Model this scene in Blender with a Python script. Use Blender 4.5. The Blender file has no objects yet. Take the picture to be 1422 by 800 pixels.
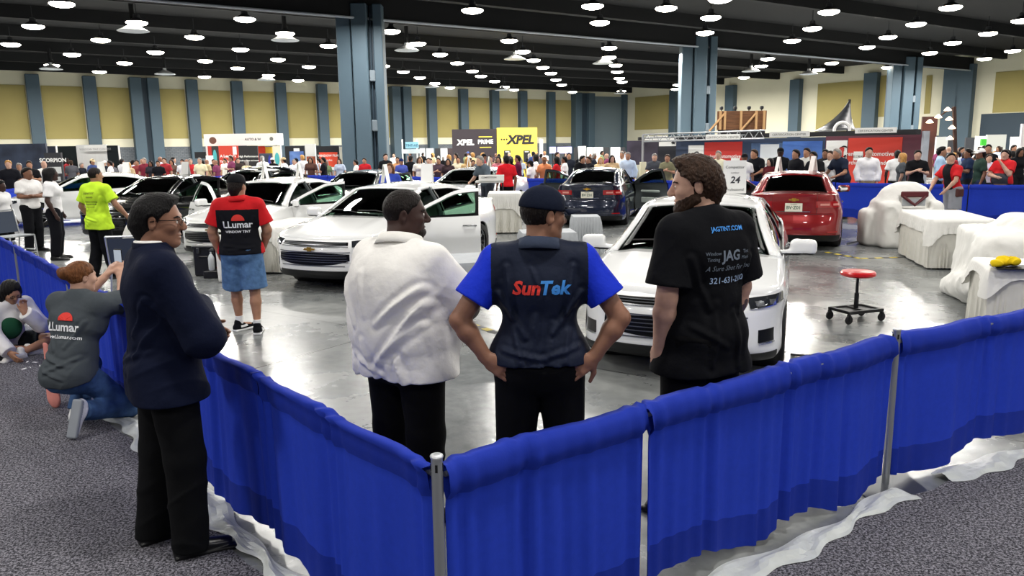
import bpy, bmesh, math, random
import numpy as np
from mathutils import Vector, Matrix
from mathutils.bvhtree import BVHTree
random.seed(7); RNG = np.random.RandomState(7)
S = bpy.context.scene
COL = S.collection
PI = math.pi
def V(*a): return np.array(a, float)
def rad(a): return math.radians(a)

# ---------------------------------------------------------------- camera
CF, CH = 1080.0, 2.0
_p = math.atan2(194, CF); _r = -rad(.75)
FW = V(0, math.cos(_p), -math.sin(_p)); _u0 = V(0, math.sin(_p), math.cos(_p)); _r0 = V(1, 0, 0)
RT = _r0*math.cos(_r)+_u0*math.sin(_r); UP = _u0*math.cos(_r)-_r0*math.sin(_r)
cam = bpy.data.cameras.new('camera'); cam.sensor_width = 36; cam.lens = CF/1422*36; cam.clip_start = .05; cam.clip_end = 400
camo = bpy.data.objects.new('camera', cam); COL.objects.link(camo)
M4 = Matrix(((RT[0], UP[0], -FW[0], 0), (RT[1], UP[1], -FW[1], 0), (RT[2], UP[2], -FW[2], CH), (0, 0, 0, 1)))
camo.matrix_world = M4
S.camera = camo
def ray(x, y): return FW+RT*(x-711)/CF+UP*(400-y)/CF
def at(x, y, z=0.):          # where the line of sight meets the level z
    d = ray(x, y); t = (z-CH)/d[2]; return d*t+V(0, 0, CH)
def aty(x, y, Y):            # where it meets the depth Y
    d = ray(x, y); return d*Y/d[1]+V(0, 0, CH)
def on_line(x, y, P, D):     # where it meets the vertical plane through P along D
    d = ray(x, y); n = V(-D[1], D[0], 0); t = (np.dot(V(P[0], P[1], 0)-V(0, 0, 0), n))/np.dot(d, n); return d*t+V(0, 0, CH)

# ---------------------------------------------------------------- materials
def lin(c):
    if isinstance(c, str):
        c = [int(c[i:i+2], 16)/255 for i in (0, 2, 4)]
    return tuple((v/12.92 if v <= .04045 else ((v+.055)/1.055)**2.4) for v in c)+(1.,)
MATS = {}
def mat(name, color, rough=.6, metal=0., spec=.5, noise=0., nscale=20., bump=0., bscale=60., bdist=.01, emit=None, es=1., coat=0., sheen=0., trans=0., alpha=1.,
        ior=1.45, stretch=None, bdetail=4., translucent=0., col2=None):
    """one procedural surface: base colour (sRGB hex), optional colour mottling and bump"""
    if name in MATS: return MATS[name]
    m = bpy.data.materials.new(name); m.use_nodes = True; nt = m.node_tree; b = nt.nodes['Principled BSDF']
    c = lin(color)
    b.inputs['Base Color'].default_value = c
    b.inputs['Roughness'].default_value = rough; b.inputs['Metallic'].default_value = metal
    b.inputs['Specular IOR Level'].default_value = spec; b.inputs['IOR'].default_value = ior
    if coat: b.inputs['Coat Weight'].default_value = coat; b.inputs['Coat Roughness'].default_value = .03
    if sheen: b.inputs['Sheen Weight'].default_value = sheen
    if trans: b.inputs['Transmission Weight'].default_value = trans
    if emit: b.inputs['Emission Color'].default_value = lin(emit); b.inputs['Emission Strength'].default_value = es
    tc = None
    if noise or bump:
        tc = nt.nodes.new('ShaderNodeTexCoord'); src = tc.outputs['Object']
        if stretch:
            mp = nt.nodes.new('ShaderNodeMapping'); mp.inputs['Scale'].default_value = stretch
            nt.links.new(src, mp.inputs['Vector']); src = mp.outputs['Vector']
    if noise:
        n = nt.nodes.new('ShaderNodeTexNoise'); n.inputs['Scale'].default_value = nscale; n.inputs['Detail'].default_value = 5
        nt.links.new(src, n.inputs['Vector'])
        mx = nt.nodes.new('ShaderNodeMix'); mx.data_type = 'RGBA'
        c2 = lin(col2) if col2 else tuple(max(0, v*(1-noise)) for v in c[:3])+(1,)
        mx.inputs[6].default_value = c2; mx.inputs[7].default_value = c if col2 else tuple(min(1, v*(1+noise)) for v in c[:3])+(1,)
        mr = nt.nodes.new('ShaderNodeMapRange'); mr.inputs[1].default_value = .3; mr.inputs[2].default_value = .7
        nt.links.new(n.outputs['Fac'], mr.inputs[0]); nt.links.new(mr.outputs[0], mx.inputs[0]); nt.links.new(mx.outputs[2], b.inputs['Base Color'])
    if bump:
        n = nt.nodes.new('ShaderNodeTexNoise'); n.inputs['Scale'].default_value = bscale; n.inputs['Detail'].default_value = bdetail
        nt.links.new(src, n.inputs['Vector'])
        bp = nt.nodes.new('ShaderNodeBump'); bp.inputs['Strength'].default_value = bump; bp.inputs['Distance'].default_value = bdist
        nt.links.new(n.outputs['Fac'], bp.inputs['Height']); nt.links.new(bp.outputs['Normal'], b.inputs['Normal'])
    if translucent:
        tr = nt.nodes.new('ShaderNodeBsdfTranslucent'); tr.inputs['Color'].default_value = c
        ms = nt.nodes.new('ShaderNodeMixShader'); ms.inputs[0].default_value = translucent
        out = nt.nodes['Material Output']
        nt.links.new(b.outputs[0], ms.inputs[1]); nt.links.new(tr.outputs[0], ms.inputs[2]); nt.links.new(ms.outputs[0], out.inputs[0])
    MATS[name] = m; return m

# ---------------------------------------------------------------- objects
def tag(o, label=None, cat=None, group=None, kind=None):
    if label: o['label'] = label
    if cat: o['category'] = cat
    if group: o['group'] = group
    if kind: o['kind'] = kind
    return o
def empty(name, loc=(0, 0, 0), rz=0., parent=None):
    o = bpy.data.objects.new(name, None); COL.objects.link(o); o.location = [float(v) for v in loc]; o.rotation_euler = (0, 0, rz); o.empty_display_size = .1
    if parent: o.parent = parent
    return o
def mesh(name, verts, faces, m=None, parent=None, smooth=False, loc=None, rz=0., mats=None, midx=None):
    me = bpy.data.meshes.new(name)
    me.from_pydata([tuple(map(float, v)) for v in verts], [], [tuple(int(i) for i in f) for f in faces])
    if mats:
        for q in mats: me.materials.append(q)
        if midx is not None: me.polygons.foreach_set('material_index', np.array(midx, np.int32))
    elif m: me.materials.append(m)
    if smooth: me.polygons.foreach_set('use_smooth', np.ones(len(me.polygons), bool))
    me.update()
    o = bpy.data.objects.new(name, me); COL.objects.link(o)
    if parent: o.parent = parent
    if loc is not None: o.location = [float(v) for v in loc]
    o.rotation_euler = (0, 0, rz)
    return o
class MB:
    """collects simple shapes into one mesh"""
    def __init__(s): s.v = []; s.f = []; s.mi = []; s.cur = 0
    def add(s, v, f):
        n = len(s.v); s.v += [tuple(map(float, q)) for q in v]; s.f += [tuple(int(i)+n for i in q) for q in f]; s.mi += [s.cur]*len(f)
    def box(s, c, d, rz=0., bev=0., R=None):
        x, y, z = d[0]/2, d[1]/2, d[2]/2; b = min(bev, x*.9, y*.9, z*.9)
        if b <= 0:
            v = [(sx*x, sy*y, sz*z) for sz in (-1, 1) for sy in (-1, 1) for sx in (-1, 1)]
            f = [(0, 2, 3, 1), (4, 5, 7, 6), (0, 1, 5, 4), (2, 6, 7, 3), (0, 4, 6, 2), (1, 3, 7, 5)]
        else:
            v = []; ring = []
            for (zz, ins) in ((-z, b), (-z+b, 0), (z-b, 0), (z, b)):
                r = []
                for (sx, sy, e) in ((1, -1, 0), (1, -1, 1), (1, 1, 1), (1, 1, 0), (-1, 1, 0), (-1, 1, 1), (-1, -1, 1), (-1, -1, 0)):
                    if e == 0: p = (sx*(x-b), sy*(y-ins), zz)
                    else: p = (sx*(x-ins), sy*(y-b), zz)
                    r.append(len(v)); v.append(p)
                ring.append(r)
            f = [tuple(reversed(ring[0])), tuple(ring[3])]
            for a in range(3):
                for i in range(8): f.append((ring[a][i], ring[a][(i+1) % 8], ring[a+1][(i+1) % 8], ring[a+1][i]))
        v = np.array(v)
        if R is not None: v = v@np.array(R).T
        if rz: c_, s_ = math.cos(rz), math.sin(rz); v = v@np.array([[c_, s_, 0], [-s_, c_, 0], [0, 0, 1]])
        s.add(v+np.array(c), f); return s
    def tube(s, pts, r, n=10, cap=True, flat=None):
        pts = [np.array(p, float) for p in pts]; rs = r if hasattr(r, '__len__') else [r]*len(pts); rings = []; v = []
        prev = None
        for i, p in enumerate(pts):
            a = pts[max(0, i-1)]; b = pts[min(len(pts)-1, i+1)]; d = b-a; d = d/(np.linalg.norm(d)+1e-9)
            if prev is None: u = np.cross(d, (0, 0, 1)); u = np.cross(d, (0, 1, 0)) if np.linalg.norm(u) < .05 else u
            else: u = prev-d*np.dot(prev, d)
            u = u/(np.linalg.norm(u)+1e-9); w = np.cross(d, u); prev = u; ring = []
            for k in range(n):
                t = 2*PI*k/n; ring.append(len(v)); v.append(p+rs[i]*(math.cos(t)*u+math.sin(t)*w))
            rings.append(ring)
        f = []
        for a, b in zip(rings, rings[1:]):
            for k in range(n): f.append((a[k], a[(k+1) % n], b[(k+1) % n], b[k]))
        if cap: f.append(tuple(reversed(rings[0]))); f.append(tuple(rings[-1]))
        s.add(v, f); return s
    def lathe(s, prof, c=(0, 0, 0), n=24, axis='z', cap=True):
        v = []; f = []
        for (r, h) in prof:
            for k in range(n):
                t = 2*PI*k/n; a, b = r*math.cos(t), r*math.sin(t)
                v.append({'z': (a, b, h), 'y': (a, h, -b), 'x': (h, a, b)}[axis])
        for i in range(len(prof)-1):
            for k in range(n): f.append((i*n+k, i*n+(k+1) % n, (i+1)*n+(k+1) % n, (i+1)*n+k))
        if cap: f.append(tuple(reversed(range(n)))); f.append(tuple(range((len(prof)-1)*n, len(prof)*n)))
        s.add(np.array(v)+np.array(c), f); return s
    def prism(s, poly, o, u, w, h):
        """outline poly in the plane (o,u,w) pushed h along u x w"""
        o, u, w = np.array(o, float), np.array(u, float), np.array(w, float); n = np.cross(u, w); k = len(poly)
        v = [o+u*a+w*b for a, b in poly]+[o+u*a+w*b+n*h for a, b in poly]
        f = [tuple(reversed(range(k))), tuple(range(k, 2*k))]+[(i, (i+1) % k, (i+1) % k+k, i+k) for i in range(k)]
        s.add(v, f); return s
    def build(s, name, m=None, parent=None, smooth=False, loc=None, rz=0., mats=None, label=None):
        o = mesh(name, s.v, s.f, m, parent, smooth, loc, rz, mats, s.mi if mats else None)
        if smooth: autosmooth(o)
        if label: o['label'] = label
        return o
def autosmooth(o, ang=35):
    me = o.data; bm = bmesh.new(); bm.from_mesh(me); a = rad(ang)
    for e in bm.edges:
        e.smooth = not (len(e.link_faces) != 2 or e.calc_face_angle(0) > a)
    bm.to_mesh(me); bm.free()
def copy_tree(o, parent=None, keep=True):
    c = o.copy(); COL.objects.link(c); c.parent = parent
    for ch in CH_OF(o): copy_tree(ch, c)
    return c
def CH_OF(o): return [q for q in list(o.children)]
def set_mat(o, m, slot=0):
    """a material of this object's own on shared mesh data"""
    o.material_slots[slot].link = 'OBJECT'; o.material_slots[slot].material = m

_fontcache = {}
def text_mesh(txt, size=1., bold=0., shear=0., spacing=1., extrude=0.):
    """glyph outlines as (verts, faces), centred in x, baseline 0, cap height about .7*size"""
    cu = bpy.data.curves.new('txt', 'FONT'); cu.body = txt; cu.size = size; cu.align_x = 'CENTER'; cu.offset = bold; cu.shear = shear
    cu.space_character = spacing; cu.resolution_u = 2; cu.extrude = extrude; cu.fill_mode = 'BOTH' if extrude else 'FRONT'
    o = bpy.data.objects.new('txt', cu); COL.objects.link(o); bpy.context.view_layer.update()
    me = bpy.data.meshes.new_from_object(o.evaluated_get(bpy.context.evaluated_depsgraph_get()))
    v = np.array([tuple(q.co) for q in me.vertices]).reshape(-1, 3); f = [tuple(p.vertices) for p in me.polygons]
    bpy.data.objects.remove(o); bpy.data.curves.remove(cu); bpy.data.meshes.remove(me)
    return v, f
def flat_text(name, items, o, u, w, parent, off=.004):
    """lettering lying on the flat plane (o,u,w); items = (text, size, x, y, material, bold, shear, wide)"""
    o, u, w = (np.array(q, float) for q in (o, u, w)); n = np.cross(u, w); mb = MB(); ms = []
    for it in items:
        t, sz, x, y, m = it[:5]; bold = it[5] if len(it) > 5 else 0; sh = it[6] if len(it) > 6 else 0; wd = it[7] if len(it) > 7 else 1
        if m not in ms: ms.append(m)
        mb.cur = ms.index(m); v, f = text_mesh(t, sz, bold*sz, sh)
        mb.add([o+u*(x+q[0]*wd)+w*(y+q[1])+n*off for q in v], f)
    return mb.build(name, parent=parent, mats=ms)
# ---------------------------------------------------------------- soft solid modelling (bodies and clothes)
def rotz(a): c, s = math.cos(a), math.sin(a); return np.array([[c, -s, 0], [s, c, 0], [0, 0, 1.]])
def roty(a): c, s = math.cos(a), math.sin(a); return np.array([[c, 0, s], [0, 1, 0], [-s, 0, c.real]])
def rotx(a): c, s = math.cos(a), math.sin(a); return np.array([[1, 0, 0], [0, c, -s], [0, s, c]])
def unit(v): v = np.array(v, float); return v/(np.linalg.norm(v)+1e-9)
class Body:
    def __init__(s): s.p = []
    def cap(s, a, b, ra, rb=None, k=.02, flat=None, op='+', clip=None, T=None):
        """tapered limb from a to b; flat=(axis, factor) squeezes it along the axis"""
        a, b = np.array(a, float), np.array(b, float); rb = ra if rb is None else rb
        if T is not None:
            a, b = T(a), T(b)
            if flat: flat = (T.R@np.array(flat[0], float), flat[1])
        if flat: flat = (unit(flat[0]), flat[1])
        m = max(ra, rb)*(max(1, flat[1]) if flat else 1)
        s.p.append(('c', (a, b, ra, rb, flat), np.minimum(a, b)-m, np.maximum(a, b)+m, k, op, clip)); return s
    def ell(s, c, r, R=None, k=.02, op='+', T=None, clip=None):
        c, r = np.array(c, float), np.array(r, float)
        R = np.eye(3) if R is None else np.array(R, float)
        if T is not None: c = T(c); R = T.R@R; r = r*T.s
        m = np.abs(R)@r
        s.p.append(('e', (c, r, R), c-m, c+m, k, op, clip)); return s
    def box(s, c, h, R=None, rd=.01, k=.02, op='+', T=None, clip=None):
        c, h = np.array(c, float), np.array(h, float); R = np.eye(3) if R is None else np.array(R, float)
        if T is not None: c = T(c); R = T.R@R; h = h*T.s
        m = np.abs(R)@h
        s.p.append(('b', (c, h, R, rd), c-m, c+m, k, op, clip)); return s
    def cut(s, pt, n, k=0.):
        """keep what lies behind the plane"""
        s.p.append(('p', (np.array(pt, float), unit(n)), None, None, k, 'x', None)); return s
    def warp(s, fn): s.p.append(('w', fn, None, None, 0, 'w', None)); return s
    def mesh(s, h):
        lo = np.min([q[2] for q in s.p if q[5] == '+'], 0)-2.5*h-.01; hi = np.max([q[3] for q in s.p if q[5] == '+'], 0)+2.5*h+.01
        n = np.ceil((hi-lo)/h).astype(int)+1; F = np.full(n, .3, np.float32)
        ax = [lo[i]+h*np.arange(n[i]) for i in range(3)]
        for typ, a, plo, phi, k, op, clip in s.p:
            if typ in 'ceb':
                m = k+2*h+.012; i0 = np.maximum(((plo-m-lo)/h).astype(int), 0); i1 = np.minimum(np.ceil((phi+m-lo)/h).astype(int)+1, n)
                if (i1 <= i0).any(): continue
            else: i0 = np.zeros(3, int); i1 = n
            sl = tuple(slice(i0[i], i1[i]) for i in range(3))
            X = ax[0][sl[0]][:, None, None]; Y = ax[1][sl[1]][None, :, None]; Z = ax[2][sl[2]][None, None, :]
            if typ == 'c':
                p0, p1, ra, rb, fl = a; d = p1-p0; L = max((d@d), 1e-9)
                t = np.clip(((X-p0[0])*d[0]+(Y-p0[1])*d[1]+(Z-p0[2])*d[2])/L, 0, 1)
                ox, oy, oz = X-p0[0]-t*d[0], Y-p0[1]-t*d[1], Z-p0[2]-t*d[2]
                if fl:
                    nn, f = fl; dt = (ox*nn[0]+oy*nn[1]+oz*nn[2])*(1/f-1); ox, oy, oz = ox+nn[0]*dt, oy+nn[1]*dt, oz+nn[2]*dt
                D = np.sqrt(ox*ox+oy*oy+oz*oz)-(ra+(rb-ra)*t)
                if fl and fl[1] < 1: D = D*(fl[1]*.5+.5)
            elif typ == 'e':
                c, r, R = a; x, y, z = X-c[0], Y-c[1], Z-c[2]
                q = [x*R[0, i]+y*R[1, i]+z*R[2, i] for i in range(3)]
                k0 = np.sqrt(sum((q[i]/r[i])**2 for i in range(3))); k1 = np.sqrt(sum((q[i]/r[i]**2)**2 for i in range(3)))
                D = k0*(k0-1)/(k1+1e-6)
            elif typ == 'b':
                c, hh, R, rd = a; x, y, z = X-c[0], Y-c[1], Z-c[2]
                q = [np.abs(x*R[0, i]+y*R[1, i]+z*R[2, i])-hh[i]+rd for i in range(3)]
                D = np.sqrt(sum(np.maximum(e, 0)**2 for e in q))+np.minimum(np.maximum(np.maximum(q[0], q[1]), q[2]), 0)-rd
            elif typ == 'p':
                pt, nn = a; D = (X-pt[0])*nn[0]+(Y-pt[1])*nn[1]+(Z-pt[2])*nn[2]
                F = np.maximum(F, D).astype(np.float32); continue
            elif typ == 'w':
                F = (F+a(X, Y, Z)).astype(np.float32); continue
            if clip:
                for pt, nn in clip:
                    nn = unit(nn); D = np.maximum(D, (X-pt[0])*nn[0]+(Y-pt[1])*nn[1]+(Z-pt[2])*nn[2])
            G = F[sl]
            if op == '+':
                hh = np.maximum(k-np.abs(G-D), 0)/k if k > 0 else 0
                F[sl] = np.minimum(G, D)-hh*hh*k*.25
            elif op == '-':
                D = -D; hh = np.maximum(k-np.abs(G-D), 0)/k if k > 0 else 0
                F[sl] = np.maximum(G, D)+hh*hh*k*.25
            elif op == '&':
                big = np.full(n, .3, np.float32); big[sl] = D; F = np.maximum(F, big)
        F[0] = F[-1] = .3; F[:, 0] = F[:, -1] = .3; F[:, :, 0] = F[:, :, -1] = .3
        return surface_net(F, lo, h)
_C8 = np.array([(i, j, k) for i in (0, 1) for j in (0, 1) for k in (0, 1)])
_E12 = [(a, b) for a in range(8) for b in range(a+1, 8) if abs(_C8[a]-_C8[b]).sum() == 1]
def surface_net(F, lo, h):
    I = F < 0; n = np.array(F.shape)
    cnt = np.zeros(n-1, np.int8)
    for c in _C8: cnt += I[c[0]:n[0]-1+c[0], c[1]:n[1]-1+c[1], c[2]:n[2]-1+c[2]]
    idx = np.argwhere((cnt > 0) & (cnt < 8)); N = len(idx)
    vals = np.stack([F[idx[:, 0]+c[0], idx[:, 1]+c[1], idx[:, 2]+c[2]] for c in _C8], 1)
    P = np.zeros((N, 3)); W = np.zeros((N, 1))
    for a, b in _E12:
        va, vb = vals[:, a], vals[:, b]; cr = (va < 0) != (vb < 0); t = np.where(cr, va/np.where(cr, va-vb, 1), 0)
        P += np.where(cr[:, None], _C8[a]+t[:, None]*(_C8[b]-_C8[a]), 0); W += cr[:, None]
    P = lo+h*(idx+P/W)
    ids = np.full(n-1, -1, np.int32); ids[idx[:, 0], idx[:, 1], idx[:, 2]] = np.arange(N)
    faces = []
    for ax in range(3):
        sl0 = [slice(1, n[i]-1) for i in range(3)]; sl0[ax] = slice(0, n[ax]-1); sl1 = list(sl0); sl1[ax] = slice(1, n[ax])
        A, B = I[tuple(sl0)], I[tuple(sl1)]; e = np.argwhere(A != B); ina = A[e[:, 0], e[:, 1], e[:, 2]]
        off = np.ones(3, int); off[ax] = 0; e = e+off
        u, w = (ax+1) % 3, (ax+2) % 3; U = np.zeros(3, int); U[u] = 1; Wv = np.zeros(3, int); Wv[w] = 1
        q = [ids[tuple((e-U*i-Wv*j).T)] for i, j in ((1, 1), (0, 1), (0, 0), (1, 0))]
        Q = np.stack(q, 1); Q[~ina] = Q[~ina][:, ::-1]; faces.append(Q)
    return P, np.concatenate(faces)
def npmesh(name, P, Q, m=None, parent=None, smooth=True, mats=None, midx=None):
    me = bpy.data.meshes.new(name); k = Q.shape[1]
    me.vertices.add(len(P)); me.vertices.foreach_set('co', P.astype(np.float32).ravel())
    me.loops.add(Q.size); me.loops.foreach_set('vertex_index', Q.astype(np.int32).ravel())
    me.polygons.add(len(Q)); me.polygons.foreach_set('loop_start', np.arange(0, Q.size, k, dtype=np.int32)); me.polygons.foreach_set('loop_total', np.full(len(Q), k, np.int32))
    if mats:
        for q in mats: me.materials.append(q)
        if midx is not None: me.polygons.foreach_set('material_index', midx.astype(np.int32))
    elif m: me.materials.append(m)
    me.update(calc_edges=True)
    if smooth: me.polygons.foreach_set('use_smooth', np.ones(len(Q), bool))
    o = bpy.data.objects.new(name, me); COL.objects.link(o)
    if parent: o.parent = parent
    return o
def relax(P, Q, it=1):
    for _ in range(it):
        acc = np.zeros_like(P); w = np.zeros((len(P), 1))
        for i in range(4):
            a, b = Q[:, i], Q[:, (i+1) % 4]
            np.add.at(acc, a, P[b]); np.add.at(w, a, 1); np.add.at(acc, b, P[a]); np.add.at(w, b, 1)
        P = P*.5+.5*acc/w
    return P
def solid(name, body, h, m, parent, rel=1, mats=None, pick=None):
    P, Q = body.mesh(h)
    if rel: P = relax(P, Q, rel)
    mi = None
    if pick is not None: mi = pick(P[Q].mean(1))
    return npmesh(name, P, Q, m, parent, True, mats, mi)
def wrinkle(amp, freq, seed=0, dirs=((.3, .2, 1),), sharp=2.):
    """cloth folds: warped ridges running across the given directions"""
    r = np.random.RandomState(seed); D = [unit(d) for d in dirs]
    ph = r.rand(len(D), 8)*6.28; wd = r.randn(len(D), 3, 3)
    def fn(X, Y, Z):
        tot = 0
        for i, d in enumerate(D):
            q = X*d[0]+Y*d[1]+Z*d[2]
            wv = sum(np.sin((X*wd[i, j, 0]+Y*wd[i, j, 1]+Z*wd[i, j, 2])*7+ph[i, j]) for j in range(3))
            env = .5+.5*np.sin((X*wd[i, 1, 2]+Y*wd[i, 2, 0]+Z*wd[i, 0, 1])*9+ph[i, 4])
            tot = tot+(1-np.abs(np.sin(q*freq*.5+wv*.9+ph[i, 5])))**sharp*env**1.5
        return (-tot/len(D)*amp*1.6).astype(np.float32)
    return fn

def folds(lines, back=True):
    """single creases: each (y0, z0, y1, z1, height, width) is a soft ridge drawn across the back (or front) of a garment"""
    def fn(X, Y, Z):
        tot = 0
        for y0, z0, y1, z1, a, w in lines:
            dy, dz = y1-y0, z1-z0; L = dy*dy+dz*dz; t = np.clip(((Y-y0)*dy+(Z-z0)*dz)/L, 0, 1)
            e = (Y-y0-t*dy)*(-dz)+(Z-z0-t*dz)*dy; d = np.sqrt((Y-y0-t*dy)**2+(Z-z0-t*dz)**2)
            prof = np.exp(-(d/w)**2)*np.where(e > 0, 1., .75)*(.35+.65*np.sin(PI*np.clip(t*.85+.1, 0, 1))); tot = tot+a*prof-a*.5*np.exp(-((d-1.7*w)/w)**2)
        side = 1/(1+np.exp((X if back else -X)*60))
        return (-tot*side).astype(np.float32)
    return fn
# ---------------------------------------------------------------- the sedan
PAINTS = {'white': mat('car_paint_white', 'f2f3f2', .22, coat=1., spec=.5), 'red': mat('car_paint_red', '8c0f14', .25, metal=.35, coat=1.),
          'navy': mat('car_paint_navy', '141d33', .22, metal=.3, coat=1.), 'black': mat('car_paint_black', '0c0d0f', .15, coat=1.),
          'grey': mat('car_paint_grey', '2e3336', .22, metal=.4, coat=1.), 'silver': mat('car_paint_silver', 'd9dde0', .25, metal=.3, coat=1.)}
M_BLK = mat('black_plastic', '0d0e10', .45); M_TRIM = mat('gloss_black_trim', '08090a', .3, spec=.3)
M_CHR = mat('chrome', 'e4e6e8', .08, metal=1.); M_GLS = None
M_TIRE = mat('tire_rubber', '151516', .75, bump=.3, bscale=80); M_RIM = mat('alloy_rim', 'b6b9bd', .25, metal=.9)
M_INT = mat('car_interior_grey', '4a5052', .8); M_INTL = mat('car_interior_light', 'a3ada8', .8); M_RED = mat('tail_light_red', '9c0d12', .12, coat=1.)
M_LAMPG = mat('headlight_glass', '2a2d31', .06, coat=1.); M_LAMPC = mat('lamp_chrome', 'dfe3e8', .12, metal=.9); M_GOLD = mat('gold_emblem', 'd0a23c', .25, metal=.8)
M_PLATE = mat('licence_plate', 'e9e6d6', .5); M_PLTXT = mat('plate_green', '27513a', .5); M_ORANGE = mat('plate_orange', 'd7702a', .5)
M_AMB = mat('amber_reflector', 'd96c18', .3)
def glass(name, tint, a=.75):
    m = bpy.data.materials.new(name); m.use_nodes = True; nt = m.node_tree; b = nt.nodes['Principled BSDF']
    b.inputs['Base Color'].default_value = lin('050706'); b.inputs['Roughness'].default_value = .03; b.inputs['IOR'].default_value = 1.5
    t = nt.nodes.new('ShaderNodeBsdfTransparent'); t.inputs[0].default_value = lin(tint)
    g = nt.nodes.new('ShaderNodeBsdfGlossy'); g.inputs['Roughness'].default_value = .02
    fr = nt.nodes.new('ShaderNodeFresnel'); fr.inputs['IOR'].default_value = 1.5
    mx = nt.nodes.new('ShaderNodeMixShader'); nt.links.new(fr.outputs[0], mx.inputs[0]); nt.links.new(t.outputs[0], mx.inputs[1]); nt.links.new(g.outputs[0], mx.inputs[2])
    nt.links.new(mx.outputs[0], nt.nodes['Material Output'].inputs[0]); MATS[name] = m; return m
M_GLS = glass('car_glass_green', 'b4d0c0'); M_TINT = glass('car_glass_dark', '7c8c84')
X0 = 2.46
def interp(x, pts):
    xs, ys = zip(*pts); return np.interp(x, xs, ys)
def smooth_interp(x, pts):
    """cubic Hermite through the points"""
    xs = np.array([p[0] for p in pts], float); ys = np.array([p[1] for p in pts], float); x = np.clip(x, xs[0], xs[-1])
    i = np.clip(np.searchsorted(xs, x)-1, 0, len(xs)-2); h = np.diff(xs); dl = np.diff(ys)/h
    m = np.concatenate([[dl[0]], [0 if a*b <= 0 else 2*a*b/(a+b) for a, b in zip(dl, dl[1:])], [dl[-1]]])
    t = (x-xs[i])/h[i]; return (2*t**3-3*t**2+1)*ys[i]+(t**3-2*t**2+t)*h[i]*m[i]+(-2*t**3+3*t**2)*ys[i+1]+(t**3-t**2)*h[i]*m[i+1]
PLAN = [(0, 0), (-.004, .15), (-.018, .3), (-.05, .45), (-.11, .6), (-.2, .72), (-.33, .82), (-.5, .88), (-.7, .908), (-.96, .922), (-1.4, .928), (-2.2, .93), (-3., .93), (-3.5, .928), (-3.79, .925),
        (-4.1, .912), (-4.35, .895), (-4.55, .865), (-4.7, .81), (-4.8, .73), (-4.86, .6), (-4.895, .44), (-4.915, .25), (-4.92, 0)]
_pl = np.array(PLAN); _sl = np.concatenate([[0], np.cumsum(np.linalg.norm(np.diff(_pl, axis=0), axis=1))]); SMAX = _sl[-1]
def plan(s):
    """point and outward normal of the plan outline at arc length s (negative s: right side)"""
    sg = -1 if s < 0 else 1; s = abs(s)
    f = lambda q: np.array([smooth_interp(q, list(zip(_sl, _pl[:, 0]))), smooth_interp(q, list(zip(_sl, _pl[:, 1])))])
    p = f(s); d = f(min(s+.02, SMAX))-f(max(s-.02, 0)); n = np.array([d[1], -d[0]]); n /= np.linalg.norm(n)+1e-9
    if s < .03: n = np.array([1., 0])
    if s > SMAX-.03: n = np.array([-1., 0])
    return np.array([p[0], sg*p[1]]), np.array([n[0], sg*n[1]])
def s_of_x(x): return float(np.interp(-x, -_pl[:, 0], _sl))
IN_F = [(.18, .14), (.24, .05), (.32, .005), (.42, 0), (.55, .012), (.64, .03), (.70, .07), (.76, .17)]
IN_S = [(.17, .05), (.22, .015), (.3, .012), (.42, .022), (.55, .016), (.68, .0), (.74, .004), (.82, .02), (.92, .05), (1.0, .08), (1.06, .10)]
IN_R = [(.18, .12), (.24, .04), (.36, 0), (.52, .01), (.62, .035), (.72, .06), (.86, .055), (.98, .05), (1.04, .03), (1.1, .05)]
def inset(s, z):
    s = abs(s); wf = np.clip((1.05-s)/.55, 0, 1); wf = wf*wf*(3-2*wf); wr = np.clip((s-(SMAX-1.1))/.55, 0, 1); wr = wr*wr*(3-2*wr)
    return wf*smooth_interp(z, IN_F)+wr*smooth_interp(z, IN_R)+(1-wf-wr)*smooth_interp(z, IN_S)
ZT = [(0, .74), (.45, .745), (.75, .755), (1.05, .80), (1.4, .865), (1.75, .92), (2.0, .95), (3.0, .985), (4.2, 1.03), (4.75, 1.05), (5.0, 1.05), (5.45, 1.06), (SMAX, 1.085)]
def ztop(s): return float(smooth_interp(abs(s), ZT))
def surf(s, z, off=0.):
    p, n = plan(s); q = p-n*(inset(s, z)-off); return V(q[0]+X0, q[1], z)
AX = (-.96, -3.79); AR = .372; AZ = .335
def zbot(x, s):
    for a in AX:
        if abs(x-a) < AR: return max(.19, AZ+math.sqrt(AR*AR-(x-a)**2))
    return .19
def columns():
    s = list(np.linspace(0, s_of_x(-.55), 22))
    xs = []
    for a in AX: xs += [a+AR*math.sin(t) for t in np.linspace(-PI/2, PI/2, 17)]
    xs += list(np.linspace(AX[0]-AR, -1.40, 2)[1:])+list(np.linspace(-1.40, -2.48, 14))[1:]+list(np.linspace(-2.48, -3.40, 12))[1:]+[AX[1]-AR-.001]
    xs = sorted(set(round(x, 4) for x in xs if x > -4.4), reverse=True); xs = [x for x in xs if x < -.57]
    s += [s_of_x(x) for x in xs]; s += list(np.linspace(s_of_x(-4.2), SMAX, 24)); return sorted(set(s))
def grid_faces(nu, nv, flip=False, keep=None):
    f = []
    for i in range(nu-1):
        for j in range(nv-1):
            if keep and not keep(i, j): continue
            q = (i*nv+j, (i+1)*nv+j, (i+1)*nv+j+1, i*nv+j+1); f.append(q[::-1] if flip else q)
    return f
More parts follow.
